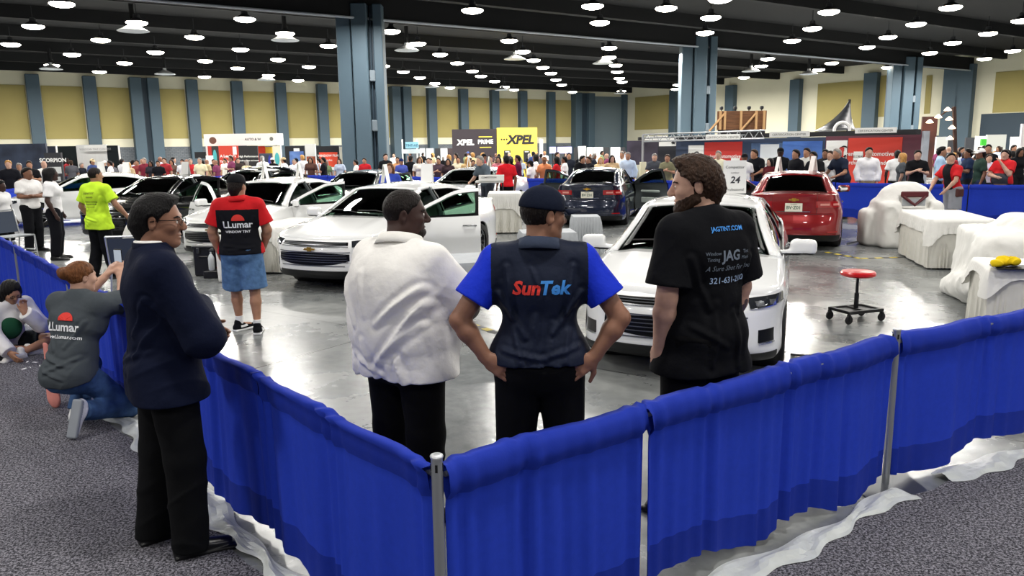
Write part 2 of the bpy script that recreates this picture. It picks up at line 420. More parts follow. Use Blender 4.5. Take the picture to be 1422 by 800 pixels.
def thick(P, F, t, inner=1, mi=None):
    """gives an open sheet a thickness t behind its face; inner side gets material slot `inner`"""
    P = np.array(P, float); F = [tuple(f) for f in F]; used = sorted(set(i for f in F for i in f)); mp = {a: k for k, a in enumerate(used)}
    P = P[used]; F = [tuple(mp[i] for i in f) for f in F]; N = np.zeros_like(P)
    for f in F:
        n = np.cross(P[f[2]]-P[f[0]], P[f[-1]]-P[f[1]]) if len(f) == 4 else np.cross(P[f[1]]-P[f[0]], P[f[2]]-P[f[0]])
        for i in f: N[i] += n
    N /= np.linalg.norm(N, axis=1)[:, None]+1e-9
    n0 = len(P); V2 = np.vstack([P, P-N*t]); F2 = [tuple(i+n0 for i in reversed(f)) for f in F]; ed = {}
    for f in F:
        for a, b in zip(f, f[1:]+f[:1]): ed[(a, b)] = 1
    rim = [(b, a, a+n0, b+n0) for (a, b) in ed if (b, a) not in ed]
    mi = mi or [0]*len(F)
    return V2, F+F2+rim, list(mi)+[inner]*len(F2)+[0]*len(rim)
ROOFC = [(-1.22, 1.005), (-2.1, 1.40), (-2.4, 1.447), (-2.8, 1.463), (-3.2, 1.445), (-3.55, 1.395), (-4.33, 1.115)]      # centre line height
RAIL = [(-4.30, 1.075, .70), (-4.0, 1.185, .655), (-3.7, 1.285, .625), (-3.4, 1.355, .61), (-3.0, 1.395, .605), (-2.5, 1.40, .605), (-2.15, 1.375, .615), (-1.8, 1.235, .665), (-1.5, 1.085, .735), (-1.27, .965, .80)]
def rail(x): return float(smooth_interp(x, [(a, b) for a, b, c in RAIL])), float(smooth_interp(x, [(a, c) for a, b, c in RAIL]))
def roofc(x): return float(smooth_interp(x, sorted(ROOFC)))
def gside(x, t, sg):
    """side glass surface: belt (t=0) to rail (t=1)"""
    s = s_of_x(x); b = surf(s, ztop(s)); zr, yr = rail(x); z = b[2]+(zr-b[2])*t; y = (b[1]-.012)+(yr-b[1]+.012)*t+.022*math.sin(PI*t)*min(1, (zr-b[2])/.3)
    return V(x+X0, sg*y, z)
def strip(mb, s0, s1, zb, zt, off, n=12, m=3, th=0.):
    """a patch that follows the bumper skin between two height curves"""
    f0 = zb if callable(zb) else (lambda q: zb); f1 = zt if callable(zt) else (lambda q: zt); P = []
    for s in np.linspace(s0, s1, n+1):
        q = (s-s0)/(s1-s0)
        for k in range(m+1): P.append(surf(s, f0(q)+(f1(q)-f0(q))*k/m, off))
    F = grid_faces(n+1, m+1); v, f, _ = thick(P, F, th or .012); mb.add(v, f)
def make_car(name):
    root = empty(name)
    cs = columns(); NR = 16; rings = {}
    xs = [plan(s)[0][0] for s in cs]
    def row_z(s, x):
        zb, zt = zbot(x, s), ztop(s); return [zb+(zt-zb)*(k/NR)**.95 for k in range(NR+1)]
    doors = {'front': (-1.40, -2.48), 'rear': (-2.48, -3.40)}
    bodyP, bodyF = [], []; dparts = {}
    for sg in (1, -1):
        P = []
        for s, x in zip(cs, xs):
            for z in row_z(s, x): q = surf(s*1., z); P.append(V(q[0], q[1]*sg, z))
        def which(i):
            xm = (xs[i]+xs[i+1])/2
            for d, (a, b) in doors.items():
                if b < xm < a: return d
            return None
        F = grid_faces(len(cs), NR+1, sg < 0, lambda i, j: which(i) is None or j < 1); n = len(bodyP)
        # grid built front to back: winding faces outward on the left side
        bodyP += P; bodyF += [tuple(q+n for q in f) for f in F]
        for d in doors:
            DF = grid_faces(len(cs), NR+1, sg < 0, lambda i, j: which(i) == d and j >= 1)
            dparts[(d, sg)] = (P, DF)
    # hood and deck skins between the shoulders
    def coons(front, back, crown, nv, sag=0.):
        pts = []; nu = len(front)
        for i in range(nu):
            for j in range(nv+1):
                t = j/nv; u = i/(nu-1); pts.append((1-t)*front[i]+t*back[i]+V(0, 0, crown(u, t)))
        return pts, nu
    iA = min(range(len(cs)), key=lambda i: abs(xs[i]+.5)); iC = min(range(len(cs)), key=lambda i: abs(xs[i]+1.3))
    topr = [surf(s, ztop(s)) for s in cs]
    def crossbeam(i, x_mid, z_mid, n, back=False):
        L = topr[i]; out = []
        for k in range(n):
            u = k/(n-1)*2-1; w = 1-abs(u)**2.2; out.append(V(L[0]+(x_mid-L[0])*w, L[1]*-u, L[2]+(z_mid-L[2])*(1-abs(u)**2.6)))
        return out
    # hood: stations run along the shoulder, each spans left to right; first one is the nose edge
    hs = []; nn = 25
    nose = [surf(s, ztop(s)) for s in np.linspace(cs[iA], -cs[iA], nn)]
    idx = list(range(iA, iC+1, 2)); idx = idx+[iC] if idx[-1] != iC else idx
    for k, i in enumerate(idx):
        t = k/(len(idx)-1); xm = X0-.175+(-1.20+.175)*(t**.9); zm = smooth_interp(t, [(0, .76), (.2, .835), (.55, .925), (1, 1.0)])
        row = crossbeam(i, xm, float(zm), nn)
        w = max(0, 1-t*3.2)**2
        ref = crossbeam(iA, X0-.175, .76, nn)
        for q in range(nn):
            u = q/(nn-1)*2-1; row[q] = row[q]+w*(nose[q]-ref[q])
            row[q][2] += .012*math.exp(-((abs(u)-.62)/.09)**2)*(1-w)
        hs.append(row)
    P = [p for r in hs for p in r]; F = grid_faces(len(hs), nn); v, f, mi = thick(P, F, .02)
    mesh('hood', v, f, parent=root, smooth=True, mats=[PAINTS['white'], M_BLK], midx=mi)
    iD = min(range(len(cs)), key=lambda i: abs(xs[i]+4.30)); iE = min(range(len(cs)), key=lambda i: abs(xs[i]+4.72)); idx = list(range(iD, iE+1)); ds = []
    tail = [surf(s, ztop(s)) for s in np.linspace(cs[iE], 2*SMAX-cs[iE], nn) if True]
    tail = [V(*surf(s if s <= SMAX else -(2*SMAX-s), ztop(min(s, 2*SMAX-s)))) for s in np.linspace(cs[iE], 2*SMAX-cs[iE], nn)]
    for k, i in enumerate(idx):
        t = k/(len(idx)-1); xm = X0-4.34+(-4.88+4.34)*t; zm = smooth_interp(t, [(0, 1.115), (.6, 1.098), (1, 1.095)])
        row = crossbeam(i, xm, float(zm), nn)
        ref = crossbeam(iE, X0-4.88, 1.095, nn); w = t**3
        for q in range(nn): row[q] = row[q]+w*(tail[q]-ref[q])
        ds.append(row)
    P = [p for r in ds for p in r]; v, f, mi = thick(P, grid_faces(len(ds), nn), .02)
    mesh('trunk_lid', v, f, parent=root, smooth=True, mats=[PAINTS['white'], M_BLK], midx=mi)
    # shoulders between hood/deck edge and greenhouse: cowl filler
    v, f, mi = thick(bodyP, bodyF, .03)
    body = mesh('body', v, f, parent=root, smooth=True, mats=[PAINTS['white'], M_BLK], midx=mi)
    autosmooth(body, 50)
    # roof, pillars and rear quarter as one skin over the cabin
    nn2 = 17
    def cabin_row(x, half=1.):
        zc = roofc(x); zr, yr = rail(x)
        return [V(x+X0+(.10*(1-u*u) if x > -2.1 else 0)*np.clip((x+2.3)/.8, 0, 1)*0, yr*u, zr+(zc-zr)*(1-abs(u)**2.4)) for u in np.linspace(1, -1, nn2)]
    xr = list(np.linspace(-2.06, -3.52, 22)); P = [p for x in xr for p in cabin_row(x)]
    v, f, mi = thick(P, grid_faces(len(xr), nn2), .045)
    mesh('roof', v, f, parent=root, smooth=True, mats=[PAINTS['white'], M_INTL], midx=mi)
    def pane(nm, xa, xb, n, m_, off=-.006):
        # bowed glass between two stations, base swept forward in the middle
        rows = []
        for k in range(n+1):
            t = k/n; x = xa+(xb-xa)*t; r = cabin_row(x)[1:-1]; zr, yr = rail(x)
            rows.append([q+V(0, 0, off) for q in r])
        P = [p for r in rows for p in r]; v, f, _ = thick(P, grid_faces(n+1, nn2-2), .006); return mesh(nm, v, f, m_, root, True)
    pane('windshield', -1.285, -2.09, 12, M_GLS); pane('rear_window', -3.49, -4.29, 12, M_TINT)
    # pillars: bands along the rails
    for sg in (1, -1):
        for nm, xa, xb in (('front_pillar', -1.27, -2.12), ('rear_pillar', -3.46, -4.30)):
            P = []
            for x in np.linspace(xa, xb, 14):
                zr, yr = rail(x); zc = roofc(x); wdt = .06 if xa > -2 else .10
                o = gside(x, max(0, 1-.045/max(.05, zr-surf(s_of_x(x), ztop(s_of_x(x)))[2])), sg)
                e = V(x+X0, sg*yr, zr+.004); uu = 1-wdt/yr; i_ = V(x+X0, sg*yr*uu, zr+(zc-zr)*(1-abs(uu)**2.4)+.002); P += [o, e, i_]
            F = grid_faces(14, 3, sg < 0); v, f, mi = thick(P, F, .03); mesh(nm, v, f, parent=root, smooth=True, mats=[PAINTS['white'], M_INTL], midx=mi)
        # quarter panel behind the rear door, up to the pillar
        P = []; xq = np.linspace(-3.72, -4.30, 10)
        for x in xq:
            for t in np.linspace(0, 1, 5): P.append(gside(x, t, sg))
        v, f, mi = thick(P, grid_faces(10, 5, sg < 0), .03); mesh('quarter_panel', v, f, parent=root, smooth=True, mats=[PAINTS['white'], M_INT], midx=mi)
        # fixed rail above the doors and dark centre pillar
        mb = MB(); mb.tube([gside(x, .985, sg)-V(0, sg*.035, .02) for x in np.linspace(-1.4, -3.7, 24)], .024, 8); mb.build('roof_rail', PAINTS['white'], root, True)
        mb = MB(); mb.tube([gside(-2.48, t, sg)-V(0, sg*.05, .0) for t in (-.0, .5, .97)]+[], .035, 8); mb.tube([V(-2.48+X0, sg*.84, .2), V(-2.48+X0, sg*.84, .6), gside(-2.48, 0, sg)-V(0, sg*.05, 0)], .045, 8); mb.build('centre_pillar', M_INT, root, True)
    # doors
    def door(d, sg):
        a, b = doors[d]; P, DF = dparts[(d, sg)]; hinge = V(a+X0-.01, sg*.86, 0)
        g = .006; c = np.array([(a+b)/2+X0, 0, 0])
        P2 = [V(c[0]+(p[0]-c[0])*(1-g/abs(a-b)*2), p[1], p[2]) for p in P]
        v, f, mi = thick(P2, DF, .07, 1); n0 = len(v); v = list(v); f = list(f); mi = list(mi)
        # window frame
        xa, xb = (a-.02, b+.035) if d == 'front' else (b+1.0-.055, -3.70); xs_ = np.linspace(a+.0 if d == 'front' else a-.035, b+.035 if d == 'front' else -3.70, 20)
        def band(t0f, t1f, xsx, m_i, th):
            Pn = []
            for x in xsx:
                sb = s_of_x(x); Hh = max(.03, rail(x)[0]-surf(sb, ztop(sb))[2]); t0, t1 = t0f(Hh), t1f(Hh)
                for t in (t0, (t0+t1)/2, t1): Pn.append(gside(x, t, sg))
            vv, ff, mm = thick(Pn, grid_faces(len(xsx), 3, sg < 0), th); k = len(v); v.extend(vv); f.extend([tuple(q+k for q in w) for w in ff]); mi.extend([m_i if q == 0 else q for q in mm])
        band(lambda H: max(0, 1-.05/H), lambda H: 1., xs_, 2 if False else 0, .035)          # header of the frame
        band(lambda H: -.01, lambda H: min(.9, .02/H), xs_, 2, .03)               # belt moulding
        xe = b+.035 if d == 'front' else -3.70
        band(lambda H: 0, lambda H: 1., np.linspace(xe+.05, xe, 2), 2, .035)
        if d == 'rear': band(lambda H: 0, lambda H: 1., np.linspace(a-.035, a-.075, 2), 2, .035)
        else: band(lambda H: 0, lambda H: min(1, 1.), np.linspace(a+.0, a-.17, 4), 2, .03)
        v = np.array(v)-hinge
        o = mesh('door', v, f, parent=root, smooth=True, mats=[PAINTS['white'], M_INT, M_TRIM], midx=mi, loc=hinge); autosmooth(o, 50)
        Pn = []; xg = np.linspace(a-.15 if d == 'front' else a-.07, xe+.03, 14)
        for x in xg:
            for t in np.linspace(0, 1, 6): Pn.append(gside(x, min(t, 1-.03/.4), sg)-V(0, sg*.014, 0)-hinge)
        vv, ff, _ = thick(Pn, grid_faces(14, 6, sg < 0), .005); mesh('window_glass', vv, ff, M_TINT if d == 'rear' else M_GLS, o, True)
        mb = MB(); hx = b+.17+X0; hy = surf(s_of_x(b+.17), .84)[1]; mb.tube([V(hx+.1, sg*(hy+.0), .84)-hinge, V(hx+.07, sg*(hy+.03), .845)-hinge, V(hx-.06, sg*(hy+.03), .845)-hinge, V(hx-.1, sg*hy, .84)-hinge], .013, 8); mb.build('door_handle', M_CHR, o, True)
        mb = MB(); mb.box(V((a+b)/2+X0, sg*.79, .75)-hinge, (.62, .05, .07), bev=.02); mb.box(V((a+b)/2+X0, sg*.8, .5)-hinge, (.6, .05, .16), bev=.02); mb.build('inner_armrest', M_INTL, o, True)
        if d == 'front':
            bd = Body(); c_ = V(a+X0-.13, sg*1.0, 1.0)-hinge; bd.box(c_+V(0, sg*.04, .02), (.06, .125, .075), rotz(-sg*.12), .05, .03); bd.cap(V(a+X0-.09, sg*.84, .965)-hinge, c_+V(0, -sg*.02, -.03), .028, .03, .03)
            mr = solid('mirror_housing', bd, .012, None, o, 1, [PAINTS['white'], M_BLK, M_CHR], lambda C: np.where(C[:, 0] < c_[0]-.052, 2, np.where(C[:, 2] < c_[2]-.035, 1, 0)))
        return o
    dd = {(d, sg): door(d, sg) for d in doors for sg in (1, -1)}
    # front end
    mb = MB(); strip(mb, -.60, .60, lambda q: .665+.012*abs(2*q-1)**2, lambda q: .725-.006*abs(2*q-1), .006, 20); mb.build('upper_grille', M_TRIM, root, True)
    mb = MB()
    for z in (.682, .703): strip(mb, -.57, .57, z, z+.007, .012, 20, 1)
    strip(mb, -.60, .60, .655, .663, .012, 20, 1); mb.build('grille_chrome', mat('grille_bars', '6d7074', .35, metal=.85), root, True)
    mb = MB(); strip(mb, -.62, .62, lambda q: .395+.07*abs(2*q-1)**3, lambda q: .575-.02*abs(2*q-1)**2, .006, 20); mb.build('lower_grille', M_TRIM, root, True)
    mb = MB()
    for k in range(4): strip(mb, -.60+.012*k, .60-.012*k, .44+k*.034, .447+k*.034, .016, 20, 1)
    strip(mb, -.63, .63, .578, .588, .014, 20, 1); strip(mb, -.55, .55, .383, .392, .012, 20, 1); mb.build('grille_chrome', mat('grille_bars', '6d7074', .35, metal=.85), root, True)
    mb = MB(); strip(mb, -1.02, 1.02, .185, lambda q: .262+.05*(abs(2*q-1) < .62), .008, 40); mb.build('air_dam', M_BLK, root, True)
    mb = MB(); p = surf(0, .622, .02); bw = [(-.085, -.012), (-.035, -.012), (-.035, -.03), (.035, -.03), (.035, -.012), (.095, -.012), (.085, .012), (.035, .012), (.035, .03), (-.035, .03), (-.035, .012), (-.095, .012)]
    mb.prism(bw, p+V(.0, 0, 0), (0, -1, 0), (0, 0, 1), -.012); mb.build('emblem', M_GOLD, root)
    for sg in (1, -1):
        mb = MB(); a_, b_ = sorted((sg*.66, sg*1.08)); up = (lambda q: .735+.035*q) if sg > 0 else (lambda q: .735+.035*(1-q)); dn = (lambda q: .655+.045*q**2) if sg > 0 else (lambda q: .655+.045*(1-q)**2)
        strip(mb, a_, b_, dn, up, .008, 12, 4); hl = mb.build('headlight', M_LAMPG, root, True)
        mb = MB(); strip(mb, sg*.72 if sg > 0 else -.8, .8 if sg > 0 else -.72, .672, .715, .013, 4, 2); strip(mb, *(sorted((sg*.86, sg*.93))), .68, .722, .013, 4, 2); strip(mb, a_, b_, lambda q: dn(q)-.003, lambda q: dn(q)+.004, .012, 12, 1); mb.build('lamp_lens', M_LAMPC, hl, True)
        mb = MB(); a2, b2 = sorted((sg*.74, sg*.95)); strip(mb, a2, b2, .36, .47, .006, 8); mb.build('fog_lamp_pocket', M_TRIM, root, True)
        mb = MB(); strip(mb, a2, b2, .345, .356, .014, 8, 1); mb.build('fog_lamp_trim', M_CHR, root, True)
        # rear
        mb = MB(); r0, r1 = SMAX-.98, SMAX-.40; f_lo = lambda q: .845-.005*q; f_hi = lambda q: .945
        if sg > 0: strip(mb, r0, r1, .83, .945, .008, 14, 4)
        else: strip(mb, -r1, -r0, .83, .945, .008, 14, 4)
        tl = mb.build('tail_light', M_RED, root, True)
        mb = MB()
        for u0, u1 in ((.12, .42), (.56, .86)):
            a3, b3 = r0+(r1-r0)*u0, r0+(r1-r0)*u1; a3, b3 = (a3, b3) if sg > 0 else (-b3, -a3); strip(mb, a3, b3, .868, .905, .013, 5, 2)
        mb.build('lamp_lens', mat('tail_lens_pink', 'd98a80', .1, coat=1.), tl, True)
        mb = MB(); a4, b4 = (SMAX-.85, SMAX-.62) if sg > 0 else (-SMAX+.62, -SMAX+.85); strip(mb, a4, b4, .36, .385, .01, 5, 1); mb.build('rear_reflector', M_RED, root, True)
    def rearsurf(y, z, off): s = SMAX-abs(y); q = surf(s if y > 0 else -s, z, off); return q
    mb = MB(); c0 = surf(SMAX, .83, .015); mb.box(c0, (.012, .31, .16), bev=.01); pl = mb.build('licence_plate', M_PLATE, root)
    flat_text('plate_characters', [('BV·Z01', .085, 0, -.03, M_PLTXT, .02), ('FLORIDA', .028, 0, .05, M_PLTXT, .01)], c0+V(-.006, 0, 0), (0, -1, 0), (0, 0, 1), pl, -.002 if False else .002)
    mb = MB(); c1 = surf(SMAX, .975, .012); mb.prism(bw, c1, (0, -1, 0), (0, 0, 1), .01); mb.build('emblem', M_GOLD, root)
    mb = MB()
    for a5, b5 in ((SMAX-1.0, SMAX), (-SMAX, -SMAX+1.0)): strip(mb, a5, b5, .185, .31, .008, 16)
    mb.build('rear_valance', M_BLK, root, True)
    mb = MB()
    for a5, b5 in ((SMAX-.75, SMAX), (-SMAX, -SMAX+.75)): strip(mb, a5, b5, .70, .707, .003, 16, 1)
    for a5, b5 in ((SMAX-.42, SMAX-.414), (-SMAX+.414, -SMAX+.42)): strip(mb, a5, b5, .71, 1.07, .003, 2, 6)
    mb.build('panel_seam', M_BLK, root, True)
    mb = MB()
    for a5, b5 in ((SMAX-.3, SMAX), (-SMAX, -SMAX+.3)): strip(mb, a5, b5, .745, .757, .012, 6, 1)
    mb.build('trunk_chrome', M_CHR, root, True)
    # wheels
    for a in AX:
        for sg in (1, -1):
            w = empty('wheel', (a+X0, sg*.80, AZ), 0, root)
            t = MB(); t.lathe([(.22, -.11), (.30, -.112), (.322, -.10), (.333, -.07), (.335, 0), (.333, .07), (.322, .10), (.30, .112), (.22, .11)], (0, 0, 0), 32, 'y', False); to = t.build('tire', M_TIRE, w, True)
            r = MB(); r.lathe([(.232, -.1), (.232, .085), (.215, .075), (.215, -.08)], (0, 0, 0), 32, 'y', False); r.lathe([(.0, sg*.05), (.055, sg*.06), (.055, sg*.02), (.0, sg*.02)], (0, 0, 0), 16, 'y', False)
            for k in range(10):
                an = 2*PI*k/10+(.07 if k % 2 else -.07); r.box((math.cos(an)*.13, sg*.05, math.sin(an)*.13), (.19, .03, .028), R=roty(-an), bev=.008)
            r.build('rim', M_RIM, w, True)
            b = MB(); b.lathe([(.001, -.01), (.15, -.01), (.15, .01), (.001, .01)], (0, 0, 0), 20, 'y'); b.build('brake_disc', M_BLK, w, True)
    # underside and arches
    mb = MB(); mb.box((0.03, 0, .24), (4.3, 1.5, .06)); 
    for a in AX: mb.lathe([(.38, -.86), (.38, .86)], (a+X0, 0, AZ), 28, 'y', False)
    mb.build('underbody', M_BLK, root)
    # cabin
    def seat(x, y, w, nm='seat'):
        b = Body(); b.box((x, y, .45), (.26, w/2, .09), rd=.06, k=.04); b.box((x-.30, y, .78), (.075, w/2, .32), roty(-.28), .06, .05)
        for yy in ([y] if w < .8 else [y-.33, y+.33]): b.cap((x-.41, yy-.06, 1.15), (x-.41, yy+.06, 1.15), .07, .07, .02, flat=((1, 0, 0), .6)); b.cap((x-.38, yy, .98), (x-.41, yy, 1.14), .02, .02, .01)
        solid(nm, b, .025, M_INTL, root, 1)
    seat(-.02, .37, .5); seat(-.02, -.37, .5); seat(-.98, 0, 1.25, 'rear_seat')
    b = Body(); b.box((X0-1.62, 0, .82), (.26, .72, .12), rd=.1, k=.05); b.cap((X0-1.75, .37, .93), (X0-1.65, .37, .93), .14, .14, .04, flat=((0, 0, 1), .4)); solid('dashboard', b, .03, M_INT, root)
    mb = MB(); ring = [V(X0-1.93, .37, .86)+V(.07*math.sin(t)*.5, .17*math.cos(t), .17*math.sin(t)) for t in np.linspace(0, 2*PI, 19)]; mb.tube(ring, .013, 6, False); mb.box((X0-1.91, .37, .86), (.03, .3, .04)); mb.build('steering_wheel', M_BLK, root, True)
    mb = MB(); mb.box((X0-2.05, 0, 1.33), (.02, .2, .055), bev=.01); mb.build('interior_mirror', M_BLK, root)
    mb = MB()
    for y0, y1 in ((.55, -.05), (-.05, -.6)):
        mb.tube([V(X0-1.28, y0, roofc(-1.3)-.0+.0), V(X0-1.36, (y0+y1)/2, 1.075), V(X0-1.33, y1, 1.07)], .009, 6)
    mb.build('wiper', M_BLK, root)
    mb = MB(); mb.box((X0-2.16, .47, 1.31), (.07, .07, .003), R=roty(.4)); mb.build('windshield_sticker', mat('paper_white', 'f4f4f1', .7), root)
    bpy.context.view_layer.update()
    for (d, sg), o in dd.items(): o.name = 'door'; o['side'] = d+('_left' if sg > 0 else '_right')
    return root
# ---------------------------------------------------------------- people
SKIN = {'brown': '7d5744', 'tan': 'a87c63', 'light': 'c39a85', 'dark': '3b2722', 'medium': '8c6450', 'olive': '9c7460'}
for k, c in SKIN.items(): mat('skin_'+k, c, .5, noise=.12, nscale=14, bump=.15, bscale=120, bdist=.002, spec=.35)
HAIRC = {'black': '0e0c0d', 'dark': '1d1614', 'brown': '35251b', 'auburn': '6b4326', 'blond': 'b98a4e', 'grey': '8e8a85', 'cropped': '1a1412'}
for k, c in HAIRC.items(): mat('hair_'+k, c, .5, spec=.2, noise=.45, nscale=60, bump=.9, bscale=150, bdist=.01, stretch=(1, 1, .35))
def cloth(color, rough=.85, bump=.35): return mat('cloth_'+color, color, rough, noise=.06, nscale=9, bump=bump, bscale=14, bdist=.02, sheen=0, spec=.12)
for c_ in ('54749c', '3f5980'): mat('cloth_'+c_, c_, .9, noise=.28, nscale=13, bump=.5, bscale=16, bdist=.03, spec=.1)
class Frame:
    def __init__(s, c, R, sc=1.): s.c = np.array(c, float); s.R = np.array(R, float); s.s = sc
    def __call__(s, p): return s.c+s.R@(np.array(p, float)*s.s)
STAND = dict(pelvis=(0, 0, .95), waist=(.0, 0, 1.10), chest=(.0, 0, 1.30), neck=(-.015, 0, 1.47), head=(.02, 0, 1.625),
             sh=(-.01, .185, 1.405), el=(-.03, .25, 1.14), wr=(.06, .26, .89), hip=(0, .09, .93), kn=(.015, .10, .50), an=(-.03, .11, .085))
def joints(h=1.75, **o):
    J = {}
    for k, v in STAND.items():
        v = V(*v)
        if k in ('sh', 'el', 'wr', 'hip', 'kn', 'an'): J[k+'L'] = v.copy(); J[k+'R'] = v*V(1, -1, 1)
        else: J[k] = v
    for k, v in o.items():
        if k in J: J[k] = V(*v)
        elif k+'L' in J: J[k+'L'] = V(*v); J[k+'R'] = V(*v)*V(1, -1, 1)
    s = h/1.75; return {k: v*s for k, v in J.items()}, s
def hand(bd, w, d, n, fine, curl=.5, s=1., thumb=None, spread=0., mirror=1, k=.008):
    d = unit(d); n = unit(n-d*np.dot(n, d)); t = np.cross(n, d)*mirror
    if not fine:
        bd.cap(w, w+d*.09*s, .034*s, .036*s, .02, flat=(n, .5)); bd.cap(w+d*.09*s, w+d*.15*s+n*.03*s, .034*s, .02*s, .02, flat=(n, .5)); return
    R = np.stack([d, t, n], 1)
    bd.cap(w-d*.02*s, w+d*.03*s, .027*s, .03*s, .02, flat=(n, .7)); bd.box(w+d*.055*s, V(.042, .040, .014)*s, R, .012*s, .015)
    for i, (off, L) in enumerate(((.031, .072), (.0105, .08), (-.0105, .074), (-.031, .058))):
        p = w+d*.092*s+t*off*s; c = curl if not hasattr(curl, '__len__') else curl[i]; dd = d+t*off*spread*8; a = 0.; L = L*s
        for j, (f, r) in enumerate(((.45, .0092), (.32, .0085), (.25, .0076))):
            a += c*(.6, .9, .7)[j]; q = p+(unit(dd)*math.cos(a)+n*math.sin(a))*L*f; bd.cap(p, q, r*s, r*.93*s, k*.6); p = q
    th = unit(thumb) if thumb is not None else unit(d*.75+t*.65+n*.25)
    p = w+d*.018*s+t*.022*s; q = p+th*.045*s; bd.cap(p, q, .017*s, .0125*s, .015); bd.cap(q, q+unit(th*.7+d*.5+n*.2)*.045*s, .012*s, .009*s, .006)
def head_on(bd, T, fine, sp):
    e = bd.ell
    fat = sp.get('fat', 0.)
    e((-.012, 0, .03), (.098, .078, .09), T=T, k=.03); e((.028, 0, -.03), (.062+.0*fat, .060+.014*fat, .088), T=T, k=.03)
    bd.cap((-.005, -.045-.01*fat, -.06), (.055, -.016, -.095), .026*T.s, .022*T.s, .03, T=T); bd.cap((-.005, .045+.01*fat, -.06), (.055, .016, -.095), .026*T.s, .022*T.s, .03, T=T)
    e((.068, 0, -.098), (.022, .024, .018), T=T, k=.02)
    if not fine:
        e((.098, 0, -.02), (.018, .014, .025), T=T, k=.015); e((0, .078, -.01), (.02, .012, .03), T=T, k=.008); e((0, -.078, -.01), (.02, .012, .03), T=T, k=.008); return
    bd.cap((.080, -.03, .026), (.080, .03, .026), .013*T.s, .013*T.s, .015, T=T); bd.cap((.084, 0, .02), (.112, 0, -.022), .009*T.s, .012*T.s, .012, T=T)
    e((.104, 0, -.03), (.014, .019, .010), T=T, k=.008); e((.055, .045, -.02), (.03, .02, .02), T=T, k=.025); e((.055, -.045, -.02), (.03, .02, .02), T=T, k=.025)
    e((.083, 0, -.060), (.014, .026, .008), T=T, k=.006); e((.082, 0, -.071), (.014, .023, .009), T=T, k=.006); e((.098, 0, -.065), (.012, .03, .0022), T=T, k=.004, op='-')
    for sg in (1, -1):
        e((.094, sg*.033, .004), (.014, .018, .010), T=T, k=.012, op='-'); e((.078, sg*.032, .003), (.0135, .0145, .0115), T=T, k=.004)
        Re = rotz(sg*.35)@roty(.15)
        e((-.012, sg*.082, -.004), (.021, .008, .034), R=Re, T=T, k=.008); e((-.006, sg*.091, .002), (.011, .006, .018), R=Re, T=T, k=.005, op='-')
def hair_on(T, style, fine):
    b = Body(); e = b.ell; g = .012
    if style in ('short', 'curly', 'fade'):
        g = {'short': .014, 'curly': .022, 'fade': .008}[style]
        e((-.012, 0, .03), (.098+g, .078+g, .09+g), T=T, k=.02); b.cap((-.075, 0, -.02), (-.06, 0, -.075), (.06+g*.3)*T.s, .05*T.s, .03, T=T) if style != 'fade' else None
        if style == 'curly': e((.03, 0, .10), (.075, .068, .045), T=T, k=.02); e((.07, 0, .09), (.045, .06, .035), T=T, k=.02)
        if style == 'short': e((.03, 0, .095), (.07, .06, .035), T=T, k=.02)
        b.cut(T((.060, 0, .06)), T.R@V(.92, 0, -.40), .01)
        b.cut(T((.02, 0, .0)), T.R@V(.62, 0, -.78), .0) if False else None
        for sg in (1, -1):
            e((.07, sg*.075, -.03), (.062, .05, .085), T=T, k=.01, op='-'); e((-.012, sg*.088, -.012), (.028, .02, .042), T=T, k=.006, op='-')
        b.cut(T((0, 0, -.075 if style != 'fade' else -.045)), T.R@V(.35, 0, -1), .01)
        if style == 'curly': b.warp(lambda X, Y, Z: .006*np.sin(X*160+2*np.sin(Z*90))*np.sin(Y*150+2*np.sin(X*80))*np.sin(Z*140))
        elif fine: b.warp(lambda X, Y, Z: .0018*np.sin(X*240+3*np.sin(Z*60))*np.sin(Y*220))
    elif style in ('long', 'longfront'):
        e((-.015, 0, .035), (.108, .092, .10), T=T, k=.02); b.cap((-.07, 0, .0), (-.09, 0, -.26), .09*T.s, .07*T.s, .04, T=T, flat=((1, 0, 0), .6))
        for sg in (1, -1): b.cap((-.01, sg*.07, .0), (-.02, sg*.095, -.24), .045*T.s, .04*T.s, .03, T=T)
        e((.10, 0, -.04), (.07, .062, .12), T=T, k=.01, op='-')
        b.warp(lambda X, Y, Z: .003*np.sin(X*130+Y*150+2*np.sin(Z*20)))
    elif style == 'bun':
        e((-.014, 0, .03), (.110, .088, .10), T=T, k=.02); e((-.125, 0, .035), (.05, .055, .05), T=T, k=.015); e((-.145, .02, .05), (.03, .03, .03), T=T, k=.008)
        b.cut(T((.065, 0, .05)), T.R@V(.85, 0, -.5), .01)
        for sg in (1, -1): e((.06, sg*.08, -.03), (.06, .05, .07), T=T, k=.01, op='-'); e((-.01, sg*.09, -.02), (.025, .02, .035), T=T, k=.006, op='-')
        b.cut(T((0, 0, -.07)), T.R@V(.5, 0, -1), .01); b.warp(lambda X, Y, Z: .0022*np.sin(X*170+Y*120+3*np.sin(Z*50)))
    return b
def cap_on(T, style='cap'):
    b = Body()
    b.ell((-.012, 0, .045), (.112, .094, .098), T=T); b.cut(T((0, 0, .03)), T.R@V(-.12, 0, -1)); b.ell((-.012, 0, .145), (.012, .012, .007), T=T, k=.004)
    if style == 'cap': b.box((.145, 0, .050), (.065, .082, .004), roty(.10), .003, .006, T=T); b.ell((.25, 0, .05), (.001, .001, .001), T=T)
    return b
